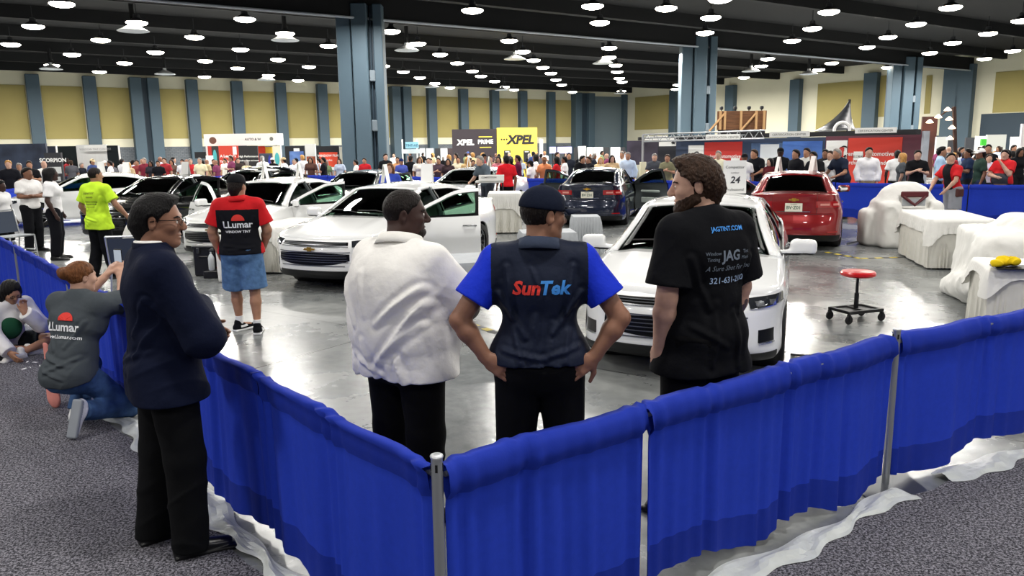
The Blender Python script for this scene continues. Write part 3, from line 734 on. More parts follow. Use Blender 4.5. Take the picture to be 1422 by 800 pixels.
def brim(T):
    P = []; F = []
    n, m = 15, 6
    for i in range(n):
        a = (i/(n-1)*2-1)*1.15
        for j in range(m):
            r = j/(m-1); L = .02+.082*math.cos(a*.92)**.8*r if abs(a) < 1.5 else .0
            x = -.012+(.108+L)*math.cos(a*.86); y = (.090+.004*r)*math.sin(a)*1.0; z = .040-.012*r-.012*(a/1.15)**2*(.4+r); P.append(T((x, y, z)))
    v, f, _ = thick(P, grid_faces(n, m, True), .004); return v, f
def figure(name, loc, yaw, J, s, h=.02, skin='tan', fat=0., top=None, legs=None, shoes='111214', hair=('black', 'short'), headyaw=0., headpitch=0., headroll=0., headscale=1.,
           bulk=1., belly=0., curlL=.45, curlR=.45, handL=None, handR=None, capc=None, female=False, parts=None, lean=None):
    """one person: a continuous body with hair, clothes and shoes as children"""
    fine = h < .011; root = empty(name, loc, yaw)
    R = rotz(headyaw)@roty(headpitch)@rotx(headroll); T = Frame(J['head'], R, s*headscale)
    b = Body(); bw = bulk
    def torso(B, g, k=.06):
        ch, wa, pe, ne = J['chest'], J['waist'], J['pelvis'], J['neck']
        ax = unit(J['shL']-J['shR']); up = unit(ne-pe); f = unit(np.cross(ax, up))
        B.cap(ch+ax*.085*s*bw, ch-ax*.085*s*bw, (.095*bw+g)*s, (.095*bw+g)*s, k, flat=(f, .98)); B.cap(ch+ax*.075*s*bw+up*.07*s, ch-ax*.075*s*bw+up*.07*s, (.085*bw+g)*s, (.085*bw+g)*s, k)
        B.cap(J['shL']-ax*.02*s, J['shR']+ax*.02*s, (.046+g)*s, (.046+g)*s, k)
        for q in 'LR': B.cap(ne+up*.01*s, J['sh'+q]*.9+ne*.1, (.048+g*.8)*s, (.044+g)*s, k)
        B.cap(ch-up*.02*s, (J['shL']+J['shR'])/2+up*.03*s, (.10*bw+g)*s, (.05+g)*s, k, flat=(f, .85))
        B.cap(wa+ax*.055*s*bw, wa-ax*.055*s*bw, (.09*bw+g)*s, (.09*bw+g)*s, k); B.cap(pe+ax*.07*s*bw, pe-ax*.07*s*bw, (.095*bw+g)*s, (.095*bw+g)*s, k)
        B.cap(ch, wa, (.11*bw+g)*s, (.10*bw+g)*s, k, flat=(f, .9)); B.cap(wa, pe, (.10*bw+g)*s, (.11*bw+g)*s, k, flat=(f, .9))
        if belly: B.ell((wa*.55+pe*.45)+f*(.055+belly*.5)*s, V(.10+belly, .15*bw+belly*.6, .17)*s+g, np.stack([f, ax, up], 1), .08)
        if female: B.ell(ch+f*.08*s-up*.0, V(.06, .12, .07)*s+g, np.stack([f, ax, up], 1), .05)
        B.cap(pe-ax*.06*s-f*.03*s-up*.03*s, pe+ax*.06*s-f*.03*s-up*.03*s, (.10*bw+g)*s, (.10*bw+g)*s, k)
    torso(b, -.012)
    b.cap(J['neck'], T((-.022, 0, -.055)), .062*s*(1+.25*fat), .056*s*(1+.3*fat), .03); b.cap((J['shL']*.45+J['neck']*.55)+V(0, 0, -.01), (J['shR']*.45+J['neck']*.55)+V(0, 0, -.01), .045*s, .045*s, .04)
    ab = 1+.8*(bw-1)+.25*fat
    hands = {}
    for sd in 'LR':
        sh, el, wr = J['sh'+sd], J['el'+sd], J['wr'+sd]
        b.cap(sh, el, .05*s*ab, .039*s*ab, .03); b.cap(el, el+(wr-el)*.3, .039*s*ab, .041*s*ab, .02); b.cap(el+(wr-el)*.3, wr, .041*s*ab, .026*s*(.5+.5*ab), .02)
        hs = handL if sd == 'L' else handR; d = unit(wr-el); n = V(0, 1 if sd == 'R' else -1, 0); cu = curlL if sd == 'L' else curlR; th = None; mir = 1 if sd == 'L' else -1
        if hs: d = V(*hs[0]); n = V(*hs[1]); cu = hs[2] if len(hs) > 2 else cu; th = hs[3] if len(hs) > 3 else None; mir = hs[4] if len(hs) > 4 else mir
        hand(b, wr, d, n, fine, cu, s*1.02, th, mirror=mir)
        hp, kn, an = J['hip'+sd], J['kn'+sd], J['an'+sd]; lb = bw*.5+.5
        b.cap(hp, kn, .078*s*lb, .052*s*lb, .04); b.cap(kn, kn+(an-kn)*.35, .05*s*lb, .054*s*lb, .02); b.cap(kn+(an-kn)*.35, an, .054*s*lb, .032*s, .02)
        fd = J.get('ft'+sd, V(1, .25 if sd == 'L' else -.25, 0)); fd = unit(fd); tl = J.get('tilt'+sd)
        if tl is None: b.cap(an+V(0, 0, -.03), an+fd*.13*s+V(0, 0, -.05), .032*s, .028*s, .02)
        else: b.cap(an, an+unit(tl[0])*.1*s-unit(tl[1])*.04*s, .032*s, .028*s, .02)
        hands[sd] = fd
    head_on(b, T, fine, dict(fat=fat))
    bodyo = solid('body', b, h, MATS['skin_'+skin], root, 1)
    out = dict(root=root, body=bodyo, T=T, J=J, s=s, hands=hands)
    if hair and hair[1]:
        out['hair'] = solid('hair', hair_on(T, hair[1], fine), max(h*.9, .005), MATS['hair_'+hair[0]], root, 1)
    if capc:
        b = cap_on(T, 'none'); out['cap'] = solid('cap', b, max(h*.7, .005), cloth(capc), root, 1); v, f = brim(T); mesh('cap_brim', v, f, cloth(capc), out['cap'], True)
    # clothes
    if top:
        tc = top; B = Body(); g = tc.get('g', .012); torso(B, g)
        if tc.get('extra'): tc['extra'](B, J, s)
        hem = tc.get('hem', .90)*s
        if tc.get('flare'): pe = J['pelvis']; ax = unit(J['shL']-J['shR']); B.cap(pe+ax*.07*s*bw, pe-ax*.07*s*bw, (.095*bw+g)*s, (.095*bw+g)*s); q = V(pe[0], pe[1], hem); B.cap(q+ax*.075*s*bw, q-ax*.075*s*bw, (.10*bw+g+tc['flare'])*s, (.10*bw+g+tc['flare'])*s, .05)
        if 'hemn' in tc: B.cut(V(J['pelvis'][0], J['pelvis'][1], hem), tc['hemn'])
        else: B.cut((0, 0, hem), (0, 0, -1))
        for sd in 'LR':
            sh, el, wr = J['sh'+sd], J['el'+sd], J['wr'+sd]; sl = tc.get('sleeve', .72); sg = g+tc.get('loose', .012)
            if sl is None: continue
            if sl <= 1:
                e = sh+(el-sh)*sl; B.cap(sh, e+(el-sh)*.15, (.044*ab+g)*s, (.046*ab+sg)*s, .05, clip=[(e, el-sh)])
            else:
                e = el+(wr-el)*(sl-1); B.cap(sh, el, (.048*ab+g)*s, (.046*ab+sg)*s, .05); B.cap(el, e+(wr-el)*.1, (.046*ab+sg)*s, (.034+sg)*s, .02, clip=[(e, wr-el)])
        nk = J['neck']+V(.02, 0, .035)*s; B.ell(T((-.012, 0, -.02)), V(.105, .09, .10)*s, k=.01, op='-') if tc.get('neckcut', 1) else None
        if fine: B.warp(wrinkle(tc.get('wr', .010), tc.get('wf', 20), tc.get('seed', 3), tc.get('wdir', ((.5, .3, 1), (.2, -.6, 1), (.1, .9, .35))), 2.2))
        if fine and tc.get('folds'): B.warp(folds([(a*s, b_*s, c_*s, d_*s, e_, f_) for a, b_, c_, d_, e_, f_ in tc['folds']]))
        pick = tc.get('pick'); mats = tc.get('mats')
        out['top'] = solid(tc.get('name', 'shirt'), B, h, cloth(tc['c']), root, 1, mats, pick)
        if tc.get('collar'):
            B = Body(); c0 = J['neck']+V(0, 0, .03)*s
            ringo = Frame(J['neck']*.45+T((-.02, 0, -.06))*.55, np.eye(3))
            mb = MB(); up = unit(T((-.022, 0, -.05))-J['neck']); r0 = (.088+.014*fat)*s; P = []
            a1 = unit(np.cross((0, 1, 0), up)); a2 = np.cross(up, a1)
            for k in range(25):
                t = rad(25)+2*PI*(k/24)*(310/360)
                for j, (rr, zz) in enumerate(((1.16, -.035), (1.02, -.005), (.94, .018), (1.0, .016), (1.14, -.012), (1.24, -.038))):
                    if not fine and j in (2, 3): pass
                    P.append(J['neck']+up*(zz+.040)*s+(a1*math.cos(t)*1.05+a2*math.sin(t))*r0*rr)
            v, f, _ = thick(P, grid_faces(25, 6), .004); mesh('collar', v, f, cloth(tc['collar']), out['top'], True)
    if legs:
        B = Body(); g = legs.get('g', .014); pe = J['pelvis']; ax = unit(J['hipL']-J['hipR'])
        lb = bw*.5+.5
        B.cap(pe+ax*.07*s*bw, pe-ax*.07*s*bw, (.095*bw+g*.6)*s, (.095*bw+g*.6)*s, .05); B.cap(pe-ax*.06*s+V(-.03, 0, -.03)*s, pe+ax*.06*s+V(-.03, 0, -.03)*s, (.10*bw+g*.6)*s, (.10*bw+g*.6)*s, .05)
        wt = legs.get('waist', 1.02)*s
        if wt > 0: B.cut((0, 0, wt), (0, 0, 1))
        for sd in 'LR':
            hp, kn, an = J['hip'+sd], J['kn'+sd], J['an'+sd]; ln = legs.get('len', 2.)
            if ln <= 1:
                e = hp+(kn-hp)*ln; B.cap(hp, e+(kn-hp)*.12, (.088*lb+g)*s, (.085*lb+g*1.6)*s, .03, clip=[(e, kn-hp)])
            else:
                e = kn+(an-kn)*(ln-1+.02); B.cap(hp, kn, (.086*lb+g)*s, (.062*lb+g*1.1)*s, .03); B.cap(kn, e+(an-kn)*.1, (.062*lb+g*1.1)*s, (.052*lb+g*1.2)*s, .03, clip=[(e, an-kn)] if not legs.get('long') else [(V(0, 0, .045), (0, 0, -1))])
        if fine: B.warp(wrinkle(legs.get('wr', .009), 20, 9, ((.6, .2, 1), (-.4, .4, 1)), 3.))
        out['legs'] = solid(legs.get('name', 'trousers'), B, h*1.1, cloth(legs['c'], bump=.25), root, 1)
    if shoes:
        for sd in 'LR':
            an = J['an'+sd]; fd = hands[sd]; zz = J.get('foot_z', 0.); B = Body(); base = V(an[0], an[1], 0)
            tl = J.get('tilt'+sd)
            if tl is not None:      # a foot that is not flat on the floor: frame given by toe direction and sole normal
                fdir, up_ = unit(tl[0]), unit(tl[1]); sd_ = np.cross(up_, fdir); Fm = Frame(an-up_*.085*s, np.stack([fdir, sd_, up_], 1), s)
            else: sd_ = np.cross((0, 0, 1), fd); Fm = Frame(base, np.stack([fd, sd_, V(0, 0, 1)], 1), s)
            B.cap((-.045, 0, .045), (.02, 0, .055), .042*s, .042*s, .02, T=Fm); B.cap((.0, 0, .05), (.16, .004, .035), .045*s, .036*s, .03, T=Fm, flat=((0, 0, 1), .85)); B.cap((-.02, 0, .06), (-.02, 0, .10), .04*s, .042*s, .02, T=Fm)
            B.box((.065, 0, .014), (.145, .046, .014), None, .012, .012, T=Fm)
            B.cut(Fm((0, 0, .0)), -(Fm.R@V(0, 0, 1)))
            if isinstance(shoes, (tuple, list)):
                mts = [cloth(c, .5, .05) for c in shoes]; Ri = Fm.R.T
                solid('shoe', B, max(h*.7, .006), None, root, 1, mts, lambda C: np.where(((C-Fm.c)@Fm.R)[:, 2] < .028*s, 1, np.where((np.abs(((C-Fm.c)@Fm.R)[:, 2]-.06) < .012) & (((C-Fm.c)@Fm.R)[:, 0] > -.02) & (((C-Fm.c)@Fm.R)[:, 0] < .08), len(mts)-1, 0)))
            else: solid('shoe', B, max(h*.8, .006), mat('leather_'+shoes, shoes, .3), root, 1)
    return out
def project_text(name, items, o, u, w, target, parent, m, off=.004, dirn=None):
    """lettering laid on a garment: glyph points are dropped on its surface along the normal of (o,u,w)"""
    me = target.data; bv = BVHTree.FromPolygons([tuple(v.co) for v in me.vertices], [tuple(p.vertices) for p in me.polygons])
    o, u, w = np.array(o, float), unit(u), unit(w); n = unit(np.cross(u, w)); mb = MB(); ms = []
    for it in items:
        t, sz, x, y = it[:4]; mm = it[4] if len(it) > 4 else m; bold = it[5] if len(it) > 5 else .0; sh = it[6] if len(it) > 6 else 0.
        if mm not in ms: ms.append(mm)
        mb.cur = ms.index(mm)
        if isinstance(t, str): v, f = text_mesh(t, sz, bold*sz, sh)
        else: v, f = t
        # split long edges so the letters bend with the cloth
        bm = bmesh.new(); vs = [bm.verts.new(tuple(q)) for q in v]
        for q in f:
            try: bm.faces.new([vs[i] for i in q])
            except ValueError: pass
        bmesh.ops.triangulate(bm, faces=bm.faces[:])
        for _ in range(3):
            es = [e for e in bm.edges if e.calc_length() > max(.018, sz*.2)]
            if not es: break
            bmesh.ops.subdivide_edges(bm, edges=es, cuts=1); bmesh.ops.triangulate(bm, faces=[q for q in bm.faces if len(q.verts) > 3])
        bm.verts.index_update(); out = []; last = None
        for q in bm.verts:
            p = o+u*(x+q.co.x)+w*(y+q.co.y); h = bv.ray_cast(Vector(p+n*.5), Vector(-n), 1.2)
            r = np.array(h[0])+n*off if h[0] is not None else (p if last is None else p+n*np.dot(last-p, n)); last = r; out.append(r)
        mb.add(out, [tuple(q.index for q in fc.verts) for fc in bm.faces]); bm.free()
    return mb.build(name, parent=parent, mats=ms)
def disc_shape(r, a0=0, a1=360, n=24, sx=1.):
    v = [(0, 0, 0)]+[(sx*r*math.cos(rad(a0+(a1-a0)*k/n)), r*math.sin(rad(a0+(a1-a0)*k/n)), 0) for k in range(n+1)]
    return np.array(v), [(0, k+1, k+2) for k in range(n)]
def quad_shape(x0, y0, x1, y1): return np.array([(x0, y0, 0), (x1, y0, 0), (x1, y1, 0), (x0, y1, 0)]), [(0, 1, 2, 3)]
def eyes(fg, parent=None):
    T = fg['T']
    for sg in (1, -1):
        mb = MB(); me = MB(); c = T((.0775, sg*.032, .003))
        o = MB().lathe([(.0135*math.sin(t), -.0135*math.cos(t)) for t in np.linspace(.02, PI-.02, 8)], (0, 0, 0), 12, 'x').build('eye', mat('eye_white', 'd8d0c8', .2), fg['root'], True)
        o.data.transform(Matrix([list(r)+[c[i]] for i, r in enumerate(T.R*T.s)]+[[0, 0, 0, 1]]))
        p = T((.0775+.0137, sg*.032, .003)); 
        k = MB().lathe([(.0001, .0), (.006, -.0014), (.0001, -.003)], (0, 0, 0), 10, 'x').build('iris', mat('iris_dark', '1c120c', .1), o, True)
        k.data.transform(Matrix([list(r)+[p[i]] for i, r in enumerate(T.R*T.s)]+[[0, 0, 0, 1]]))
def brows(fg, m):
    T = fg['T']; mb = MB()
    for sg in (1, -1): mb.tube([T((.092, sg*.018, .024)), T((.089, sg*.036, .029)), T((.076, sg*.052, .024))], [.004, .0045, .003], 6)
    return mb.build('eyebrows', MATS['hair_'+m], fg['root'], True)
# ---------------------------------------------------------------- the people nearest the camera
HF = .0062
M_WHT = mat('print_white', 'e9ebee', .7); M_PRED = mat('print_red', 'e2392f', .7); M_PBLUE = mat('print_blue', '3f8fe0', .7); M_PGREY = mat('print_grey', '6f7a88', .7); M_PLB = mat('print_pale_blue', '9fb6d6', .7)
def suit_man():
    J, s = joints(1.80, head=(.035, 0, 1.63), sh=(-.01, .19, 1.42), elL=(.08, .27, 1.15), elR=(.13, -.26, 1.11), wrL=(.22, .05, 1.08), wrR=(.21, .19, 1.18), chest=(.0, 0, 1.30), neck=(-.01, 0, 1.465),
                  anL=(-.10, .13, .085), anR=(.02, -.13, .085), knL=(-.04, .12, .50), knR=(.03, -.12, .5))
    J['ftL'] = V(1, .1, 0); J['ftR'] = V(1, -.12, 0)
    fg = figure('person', (-1.72, 3.72, 0), rad(34), J, s, HF, 'medium', .35, bulk=1.2, hair=('black', 'short'), headyaw=rad(-24), headpitch=rad(4),
                top=dict(c='10162b', name='suit_jacket', sleeve=1.93, g=.022, hem=.80, flare=.03, loose=.016, wr=.008, wf=16, neckcut=1, wdir=((.7, .2, 1), (.2, .3, 1)), folds=[(0, 1.38, 0, .82, -.004, .006), (-.20, 1.30, -.08, 1.12, .010, .014), (-.22, 1.22, -.10, 1.02, .010, .014), (.18, 1.30, .08, 1.15, .008, .014), (-.16, 1.05, .05, .98, .007, .014), (.16, 1.02, -.02, .93, .007, .014), (-.26, 1.16, -.20, 1.30, .008, .012)]),
                legs=dict(c='0f1012', g=.022, long=True, waist=1.02), shoes='08080a')
    B = Body()   # shirt collar and lapel roll
    T = fg['T']; J = fg['J']; c = J['neck']+V(.008, 0, .045)
    def ring(nm, m, r, z0, z1, parent, t0=25, span=310):
        P = []
        for k in range(29):
            t = rad(t0)+rad(span)*k/28
            for zz, rr in ((z0, 1.12), ((z0+z1)/2, 1.03), (z1, 1.0), (z1-.004, 1.07), (z0, 1.2)): P.append(c+V(math.cos(t)*r*1.08*rr-.01*(zz*10), math.sin(t)*r*rr, zz))
        v, f, _ = thick(P, grid_faces(29, 5), .004); return mesh(nm, v, f, m, parent, True)
    ring('shirt_collar', cloth('eceae6'), .066, -.02, .040, fg['root']); ring('jacket_collar', cloth('0e1326'), .074, -.045, .032, fg['top'])
    gl = MB(); bk = T((-.015, 0, .01))
    for sg in (1, -1):
        gl.tube([T((-.02, sg*.088, .004)), T((.03, sg*.083, .012)), T((.098, sg*.062, .012))], .0022, 6); ring_ = [T((.103, sg*(.034+.025*math.cos(t)), .004+.017*math.sin(t))) for t in np.linspace(0, 2*PI, 17)]; gl.tube(ring_, .0018, 6, False)
    gl.tube([T((.103, -.01, .008)), T((.105, 0, .011)), T((.103, .01, .008))], .0018, 6)
    g = gl.build('glasses', mat('spectacle_frame', '1a1210', .25), fg['root'], True)
    eyes(fg); brows(fg, 'black')
    tag(fg['root'], 'person in a dark navy suit jacket and glasses standing on carpet beside the blue drape', 'person')
def polo_man():
    J, s = joints(1.79, head=(.05, 0, 1.63), neck=(0, 0, 1.47), sh=(0, .225, 1.41), chest=(0, 0, 1.27), elL=(.06, .34, 1.18), elR=(.14, -.30, 1.17), wrL=(.28, .22, 1.06), wrR=(.36, -.14, 1.12), hip=(0, .115, .93), kn=(.01, .125, .5), an=(-.02, .13, .085))
    def extra(B, J, s):
        B.ell(J['waist']+V(.04, 0, -.01), (.29, .31, .30), k=.12); B.ell(J['chest']+V(-.03, 0, .02), (.21, .27, .2), k=.1)
    fg = figure('person', (-.575, 4.0, 0), rad(52), J, s, HF, 'dark', 1., bulk=1.5, hair=('cropped', 'fade'), headyaw=rad(-46), headpitch=rad(2), headscale=1.02,
                top=dict(c='eceae6', name='polo_shirt', sleeve=.80, g=.016, hem=.825, extra=extra, flare=.03, wr=.007, wf=16, folds=[(-.26, 1.30, -.06, 1.12, .016, .018), (-.27, 1.22, -.10, .98, .016, .020), (-.25, 1.12, -.02, .90, .012, .018), (.24, 1.32, .12, 1.10, .014, .020), (.26, 1.20, .14, .95, .012, .020), (.06, 1.36, .02, 1.16, .008, .02), (.2, .96, -.05, .86, .012, .018), (.05, 1.02, .0, .84, .012, .02), (-.15, .95, -.18, .82, .012, .018), (.17, .92, .16, .82, .012, .018)], loose=.035, collar='e6e4df', wdir=((.15, .3, 1), (.3, -.8, .6)), seed=8),
                legs=dict(c='0b0b0c', g=.02, long=True, waist=.99), shoes='0b0b0c')
    T = fg['T']; b = Body(); b.ell((.055, 0, -.085), (.045, .052, .032), T=T); b.ell((.088, 0, -.061), (.02, .028, .007), T=T, op='-', k=.003)
    solid('beard', b, .006, MATS['hair_cropped'], fg['root'])
    eyes(fg); brows(fg, 'cropped')
    tag(fg['root'], 'large person in a white polo shirt and black trousers, seen from behind', 'person')
def vest_man():
    J, s = joints(1.80, head=(.03, -.025, 1.635), neck=(-.01, 0, 1.475), sh=(-.005, .20, 1.43), elL=(-.06, .37, 1.17), elR=(-.06, -.37, 1.17), wrL=(-.085, .245, .99), wrR=(-.085, -.245, .99), hip=(0, .10, .93), kn=(.0, .12, .5), an=(-.03, .16, .085))
    navy, blue = cloth('1c2233', .6), cloth('1b34c4', .7)
    shx = J['shL'][1]
    def pick(C):
        # blue sleeves outside the arm seam
        return np.where((np.abs(C[:, 1]) > .225+(.0)*(C[:, 2])) & (C[:, 2] > 1.10), 1, 0)
    fg = figure('person', (.13, 3.66, 0), rad(90), J, s, HF, 'medium', .2, bulk=1.12, hair=('cropped', 'fade'), headyaw=rad(-62), headpitch=rad(2), capc='151b2b',
                top=dict(c='232a3a', name='vest_shirt', sleeve=.66, g=.02, hem=.965, flare=.028, wr=.006, wf=18, folds=[(.15, 1.42, .13, 1.18, .012, .012), (-.15, 1.42, -.12, 1.2, .012, .012), (.19, 1.30, .07, 1.10, .012, .014), (-.19, 1.30, -.06, 1.12, .012, .014), (.02, 1.20, .05, 1.0, .010, .014), (-.06, 1.16, -.04, .99, .010, .014), (.12, 1.14, .09, .99, .010, .013), (-.13, 1.12, -.11, .99, .010, .013), (.17, 1.04, -.02, 1.00, .010, .012), (-.17, 1.05, -.02, 1.01, .009, .012), (.04, 1.42, .01, 1.34, .008, .010)], loose=.022, collar='343c4e', mats=[navy, blue], pick=pick, wdir=((.1, 1, .25), (.3, .6, .8), (.1, -.8, .5))),
                legs=dict(c='0a0b0e', g=.024, long=True, waist=1.02), shoes='0b0b0c',
                handL=((-.25, -.8, -.55), (.9, -.25, -.1), .3, (.1, .1, -1), -1), handR=((-.25, .8, -.55), (.9, .25, -.1), .3, (.1, -.1, -1), -1))
    T = fg['T']
    project_text('lettering', [('Sun', .088, -.066, 0, M_PRED, .035, .2), ('Tek', .088, .062, 0, M_PBLUE, .035, .2)], (-.1, 0, 1.30*s), (0, -1, 0), (0, 0, 1), fg['top'], fg['top'], M_WHT)
    mb = MB(); p = T((.096, .0, .075)); q = T.R; mb.box(T((.094, 0, .083)), (.006, .055, .03), R=T.R@roty(-.5), bev=.002); mb.build('cap_badge', M_WHT, fg['cap'])
    eyes(fg); brows(fg, 'black')
    mb = MB(); w = J['wrR']; 
    tag(fg['root'], 'person in a navy shirt with blue sleeves and dark cap, hands on hips', 'person')
def black_man():
    J, s = joints(1.93, head=(.05, .03, 1.63), neck=(-.01, 0, 1.47), sh=(-.01, .195, 1.42), elL=(-.02, .235, 1.13), elR=(.02, -.26, 1.13), wrL=(.04, .225, .88), wrR=(.08, -.24, .88), hip=(0, .10, .93), kn=(.01, .11, .5), an=(-.02, .13, .085))
    fg = figure('person', (1.0, 4.0, 0), rad(118), J, s, HF, 'light', .25, bulk=1.22, hair=('brown', 'curly'), headyaw=rad(54), headpitch=rad(6), headscale=1.03,
                top=dict(c='0d0e12', name='t_shirt', sleeve=.80, g=.02, hem=.76, flare=.03, loose=.035, wr=.007, wf=16, folds=[(.18, 1.32, .08, 1.08, .010, .016), (-.18, 1.3, -.10, 1.05, .010, .016), (.05, 1.1, .08, .82, .010, .018), (-.06, 1.05, -.08, .8, .010, .018), (.16, 1.0, .0, .9, .009, .016)]),
                legs=dict(c='0b0b0d', g=.024, long=True, waist=.99), shoes='0b0b0c')
    T = fg['T']; b = Body(); b.ell((.028, 0, -.03), (.068, .066, .096), T=T)
    for sg in (1, -1): b.cap((-.002, sg*.048, -.058), (.055, sg*.018, -.097), .034*T.s, .031*T.s, .02, T=T)
    b.ell((.070, 0, -.102), (.032, .034, .030), T=T, k=.02); b.cut(T((.05, 0, -.045)), T.R@V(.42, 0, 1), .01); b.cut(T((-.006, 0, 0)), T.R@V(-1, 0, .25), .01); b.ell((.10, 0, -.064), (.03, .024, .006), T=T, op='-', k=.004); b.warp(lambda X, Y, Z: .0018*np.sin(X*200)*np.sin(Z*210))
    solid('beard', b, .006, MATS['hair_brown'], fg['root']); eyes(fg); brows(fg, 'brown')
    o = V(-.1, -.03, 1.3*s)
    project_text('lettering', [('JAGTINT.COM', .032, 0, .145, M_PBLUE, .02), ('JAG', .072, -.0, 0, M_PGREY, .03), ('Window', .026, -.115, .03, M_PGREY), ('Tinting', .026, -.115, .0, M_PGREY), ('Tint', .026, .105, .03, M_PGREY), ('Miami', .026, .105, .0, M_PGREY),
                               ('A Sure Shot For You', .036, 0, -.05, M_PGREY, 0, .3), ('321-631-2100', .044, 0, -.115, M_PLB, .01)], o, (0, -1, 0), (0, 0, 1), fg['top'], fg['top'], M_PGREY)
    mb = []; 
    # forearm tattoo, inked on the skin
    el, wr = J['elR'], J['wrR']; c = el+(wr-el)*.42
    v, f = disc_shape(.028, n=18, sx=.8); 
    project_text('forearm_tattoo', [((v, f), .1, 0, 0), ((v*.7+V(.012, .035, 0), f), .1, 0, 0), ((v*.75+V(-.004, -.04, 0), f), .1, 0, 0)], c, (.3, -.9, 0) if False else (0, -1, 0), (0, 0, 1), fg['body'], fg['body'], mat('tattoo_ink', '5a4a4a', .6), .0012)
    tag(fg['root'], 'tall bearded person in a black printed T-shirt before the nearest white car', 'person')
def cap_man():
    J, s = joints(1.76, head=(.03, 0, 1.62), neck=(0, 0, 1.46), sh=(0, .20, 1.41), elL=(.02, .29, 1.14), elR=(.03, -.28, 1.14), wrL=(.10, .26, .92), wrR=(.16, -.22, .95), anL=(.14, .10, .10), anR=(-.06, -.12, .085), knL=(.12, .11, .5), knR=(.0, -.11, .5))
    J['ftL'] = V(.6, .3, 0); J['ftR'] = V(1, .0, 0); J['ftL'] = V(.75, -.75, 0)
    red, blk = cloth('c81f25', .7), cloth('17181d', .7)
    def pick(C): return np.where((np.abs(C[:, 1]) > .222) | (C[:, 2] > 1.39), 1, 0)
    fg = figure('person', (-2.97, 8.50, 0), rad(100), J, s, .0085, 'tan', .4, bulk=1.22, hair=('dark', 'short'), headyaw=rad(-22), capc='191a1d',
                top=dict(c='17181d', name='work_shirt', sleeve=.72, g=.02, hem=.90, flare=.01, loose=.03, wr=.008, folds=[(.17, 1.3, .08, 1.1, .012, .016), (-.17, 1.3, -.08, 1.1, .012, .016), (.15, 1.0, -.1, .97, .012, .014), (.1, .95, -.15, .98, .01, .014)], collar='c81f25', mats=[blk, red], pick=pick),
                legs=dict(c='54749c', wr=.012, name='denim_shorts', g=.03, len=.98, waist=.97), shoes=('121316', 'f0f0ee', 'e8e8e8'))
    mb = MB()
    for sd in 'LR':
        a = J['an'+sd]; mb2 = MB().tube([a+V(0, 0, -.03), a+V(-.01, 0, .08)], [.040, .043], 14); mb2.build('sock', cloth('f2f2f0'), fg['root'], True)
    v, f = disc_shape(.068, 0, 180)
    project_text('lettering', [((v, f), .3, 0.01, .045, M_PRED), ('LLumar', .10, 0, -.03, M_WHT, .025), ('WINDOW TINT', .036, 0, -.085, M_WHT, .02)], (-.1, 0, 1.22*s), (0, -1, 0), (0, 0, 1), fg['top'], fg['top'], M_WHT, .006)
    MB().box(J['pelvis']+V(.0, -.19, .0), (.09, .03, .11), bev=.01).build('belt_pouch', M_BLK, fg['root'])
    tag(fg['root'], 'person in a red and black work shirt, denim shorts and black cap', 'person')
def yellow_man():
    J, s = joints(1.78, head=(.03, 0, 1.63), neck=(0, 0, 1.47), sh=(0, .20, 1.42), elL=(-.02, .30, 1.15), elR=(.04, -.33, 1.18), wrL=(.1, .24, .93), wrR=(.22, -.36, .98), anL=(-.1, .12, .085), anR=(.05, -.16, .085))
    fg = figure('person', (-6.62, 12.5, 0), rad(72), J, s, .010, 'tan', .1, bulk=1.08, hair=('dark', 'fade'), headyaw=rad(-20),
                top=dict(c='c9f23a', name='t_shirt', sleeve=.72, g=.02, hem=.80, flare=.02, loose=.03, folds=[(.17, 1.3, .08, 1.1, .012, .016), (-.17, 1.3, -.08, 1.1, .012, .016), (.15, 1.0, -.1, .93, .012, .014), (.18, .98, .05, .85, .01, .014)]), legs=dict(c='101114', g=.024, long=True, waist=.98), shoes='0b0b0c')
    k = mat('print_dark', '3a4420', .7)
    project_text('lettering', [('Superior', .06, -.02, .08, k, 0, .3), ('CERTIFIED', .03, 0, .02, k, .01), ('installation training', .03, 0, -.05, k, .02), ('WINDOW FILM', .03, 0, -.09, k, .02), ('paint protection', .026, 0, -.13, k, .01)], (-.1, 0, 1.27*s), (0, -1, 0), (0, 0, 1), fg['top'], fg['top'], k, .006)
    mb = MB(); n = 30; P = []
    for i in range(n):
        t = 2*PI*i/n
        for z in (-.02, .02): P.append(V(.155*math.cos(t)*1.0, .21*math.sin(t), .955*s+z))
    F = [(2*i, 2*((i+1) % n), 2*((i+1) % n)+1, 2*i+1) for i in range(n)]; v, f, _ = thick(P, F, .006); mesh('belt', v, f, M_BLK, fg['root'])
    tag(fg['root'], 'person in a bright yellow-green T-shirt and black trousers, short dark hair, seen from behind', 'person')
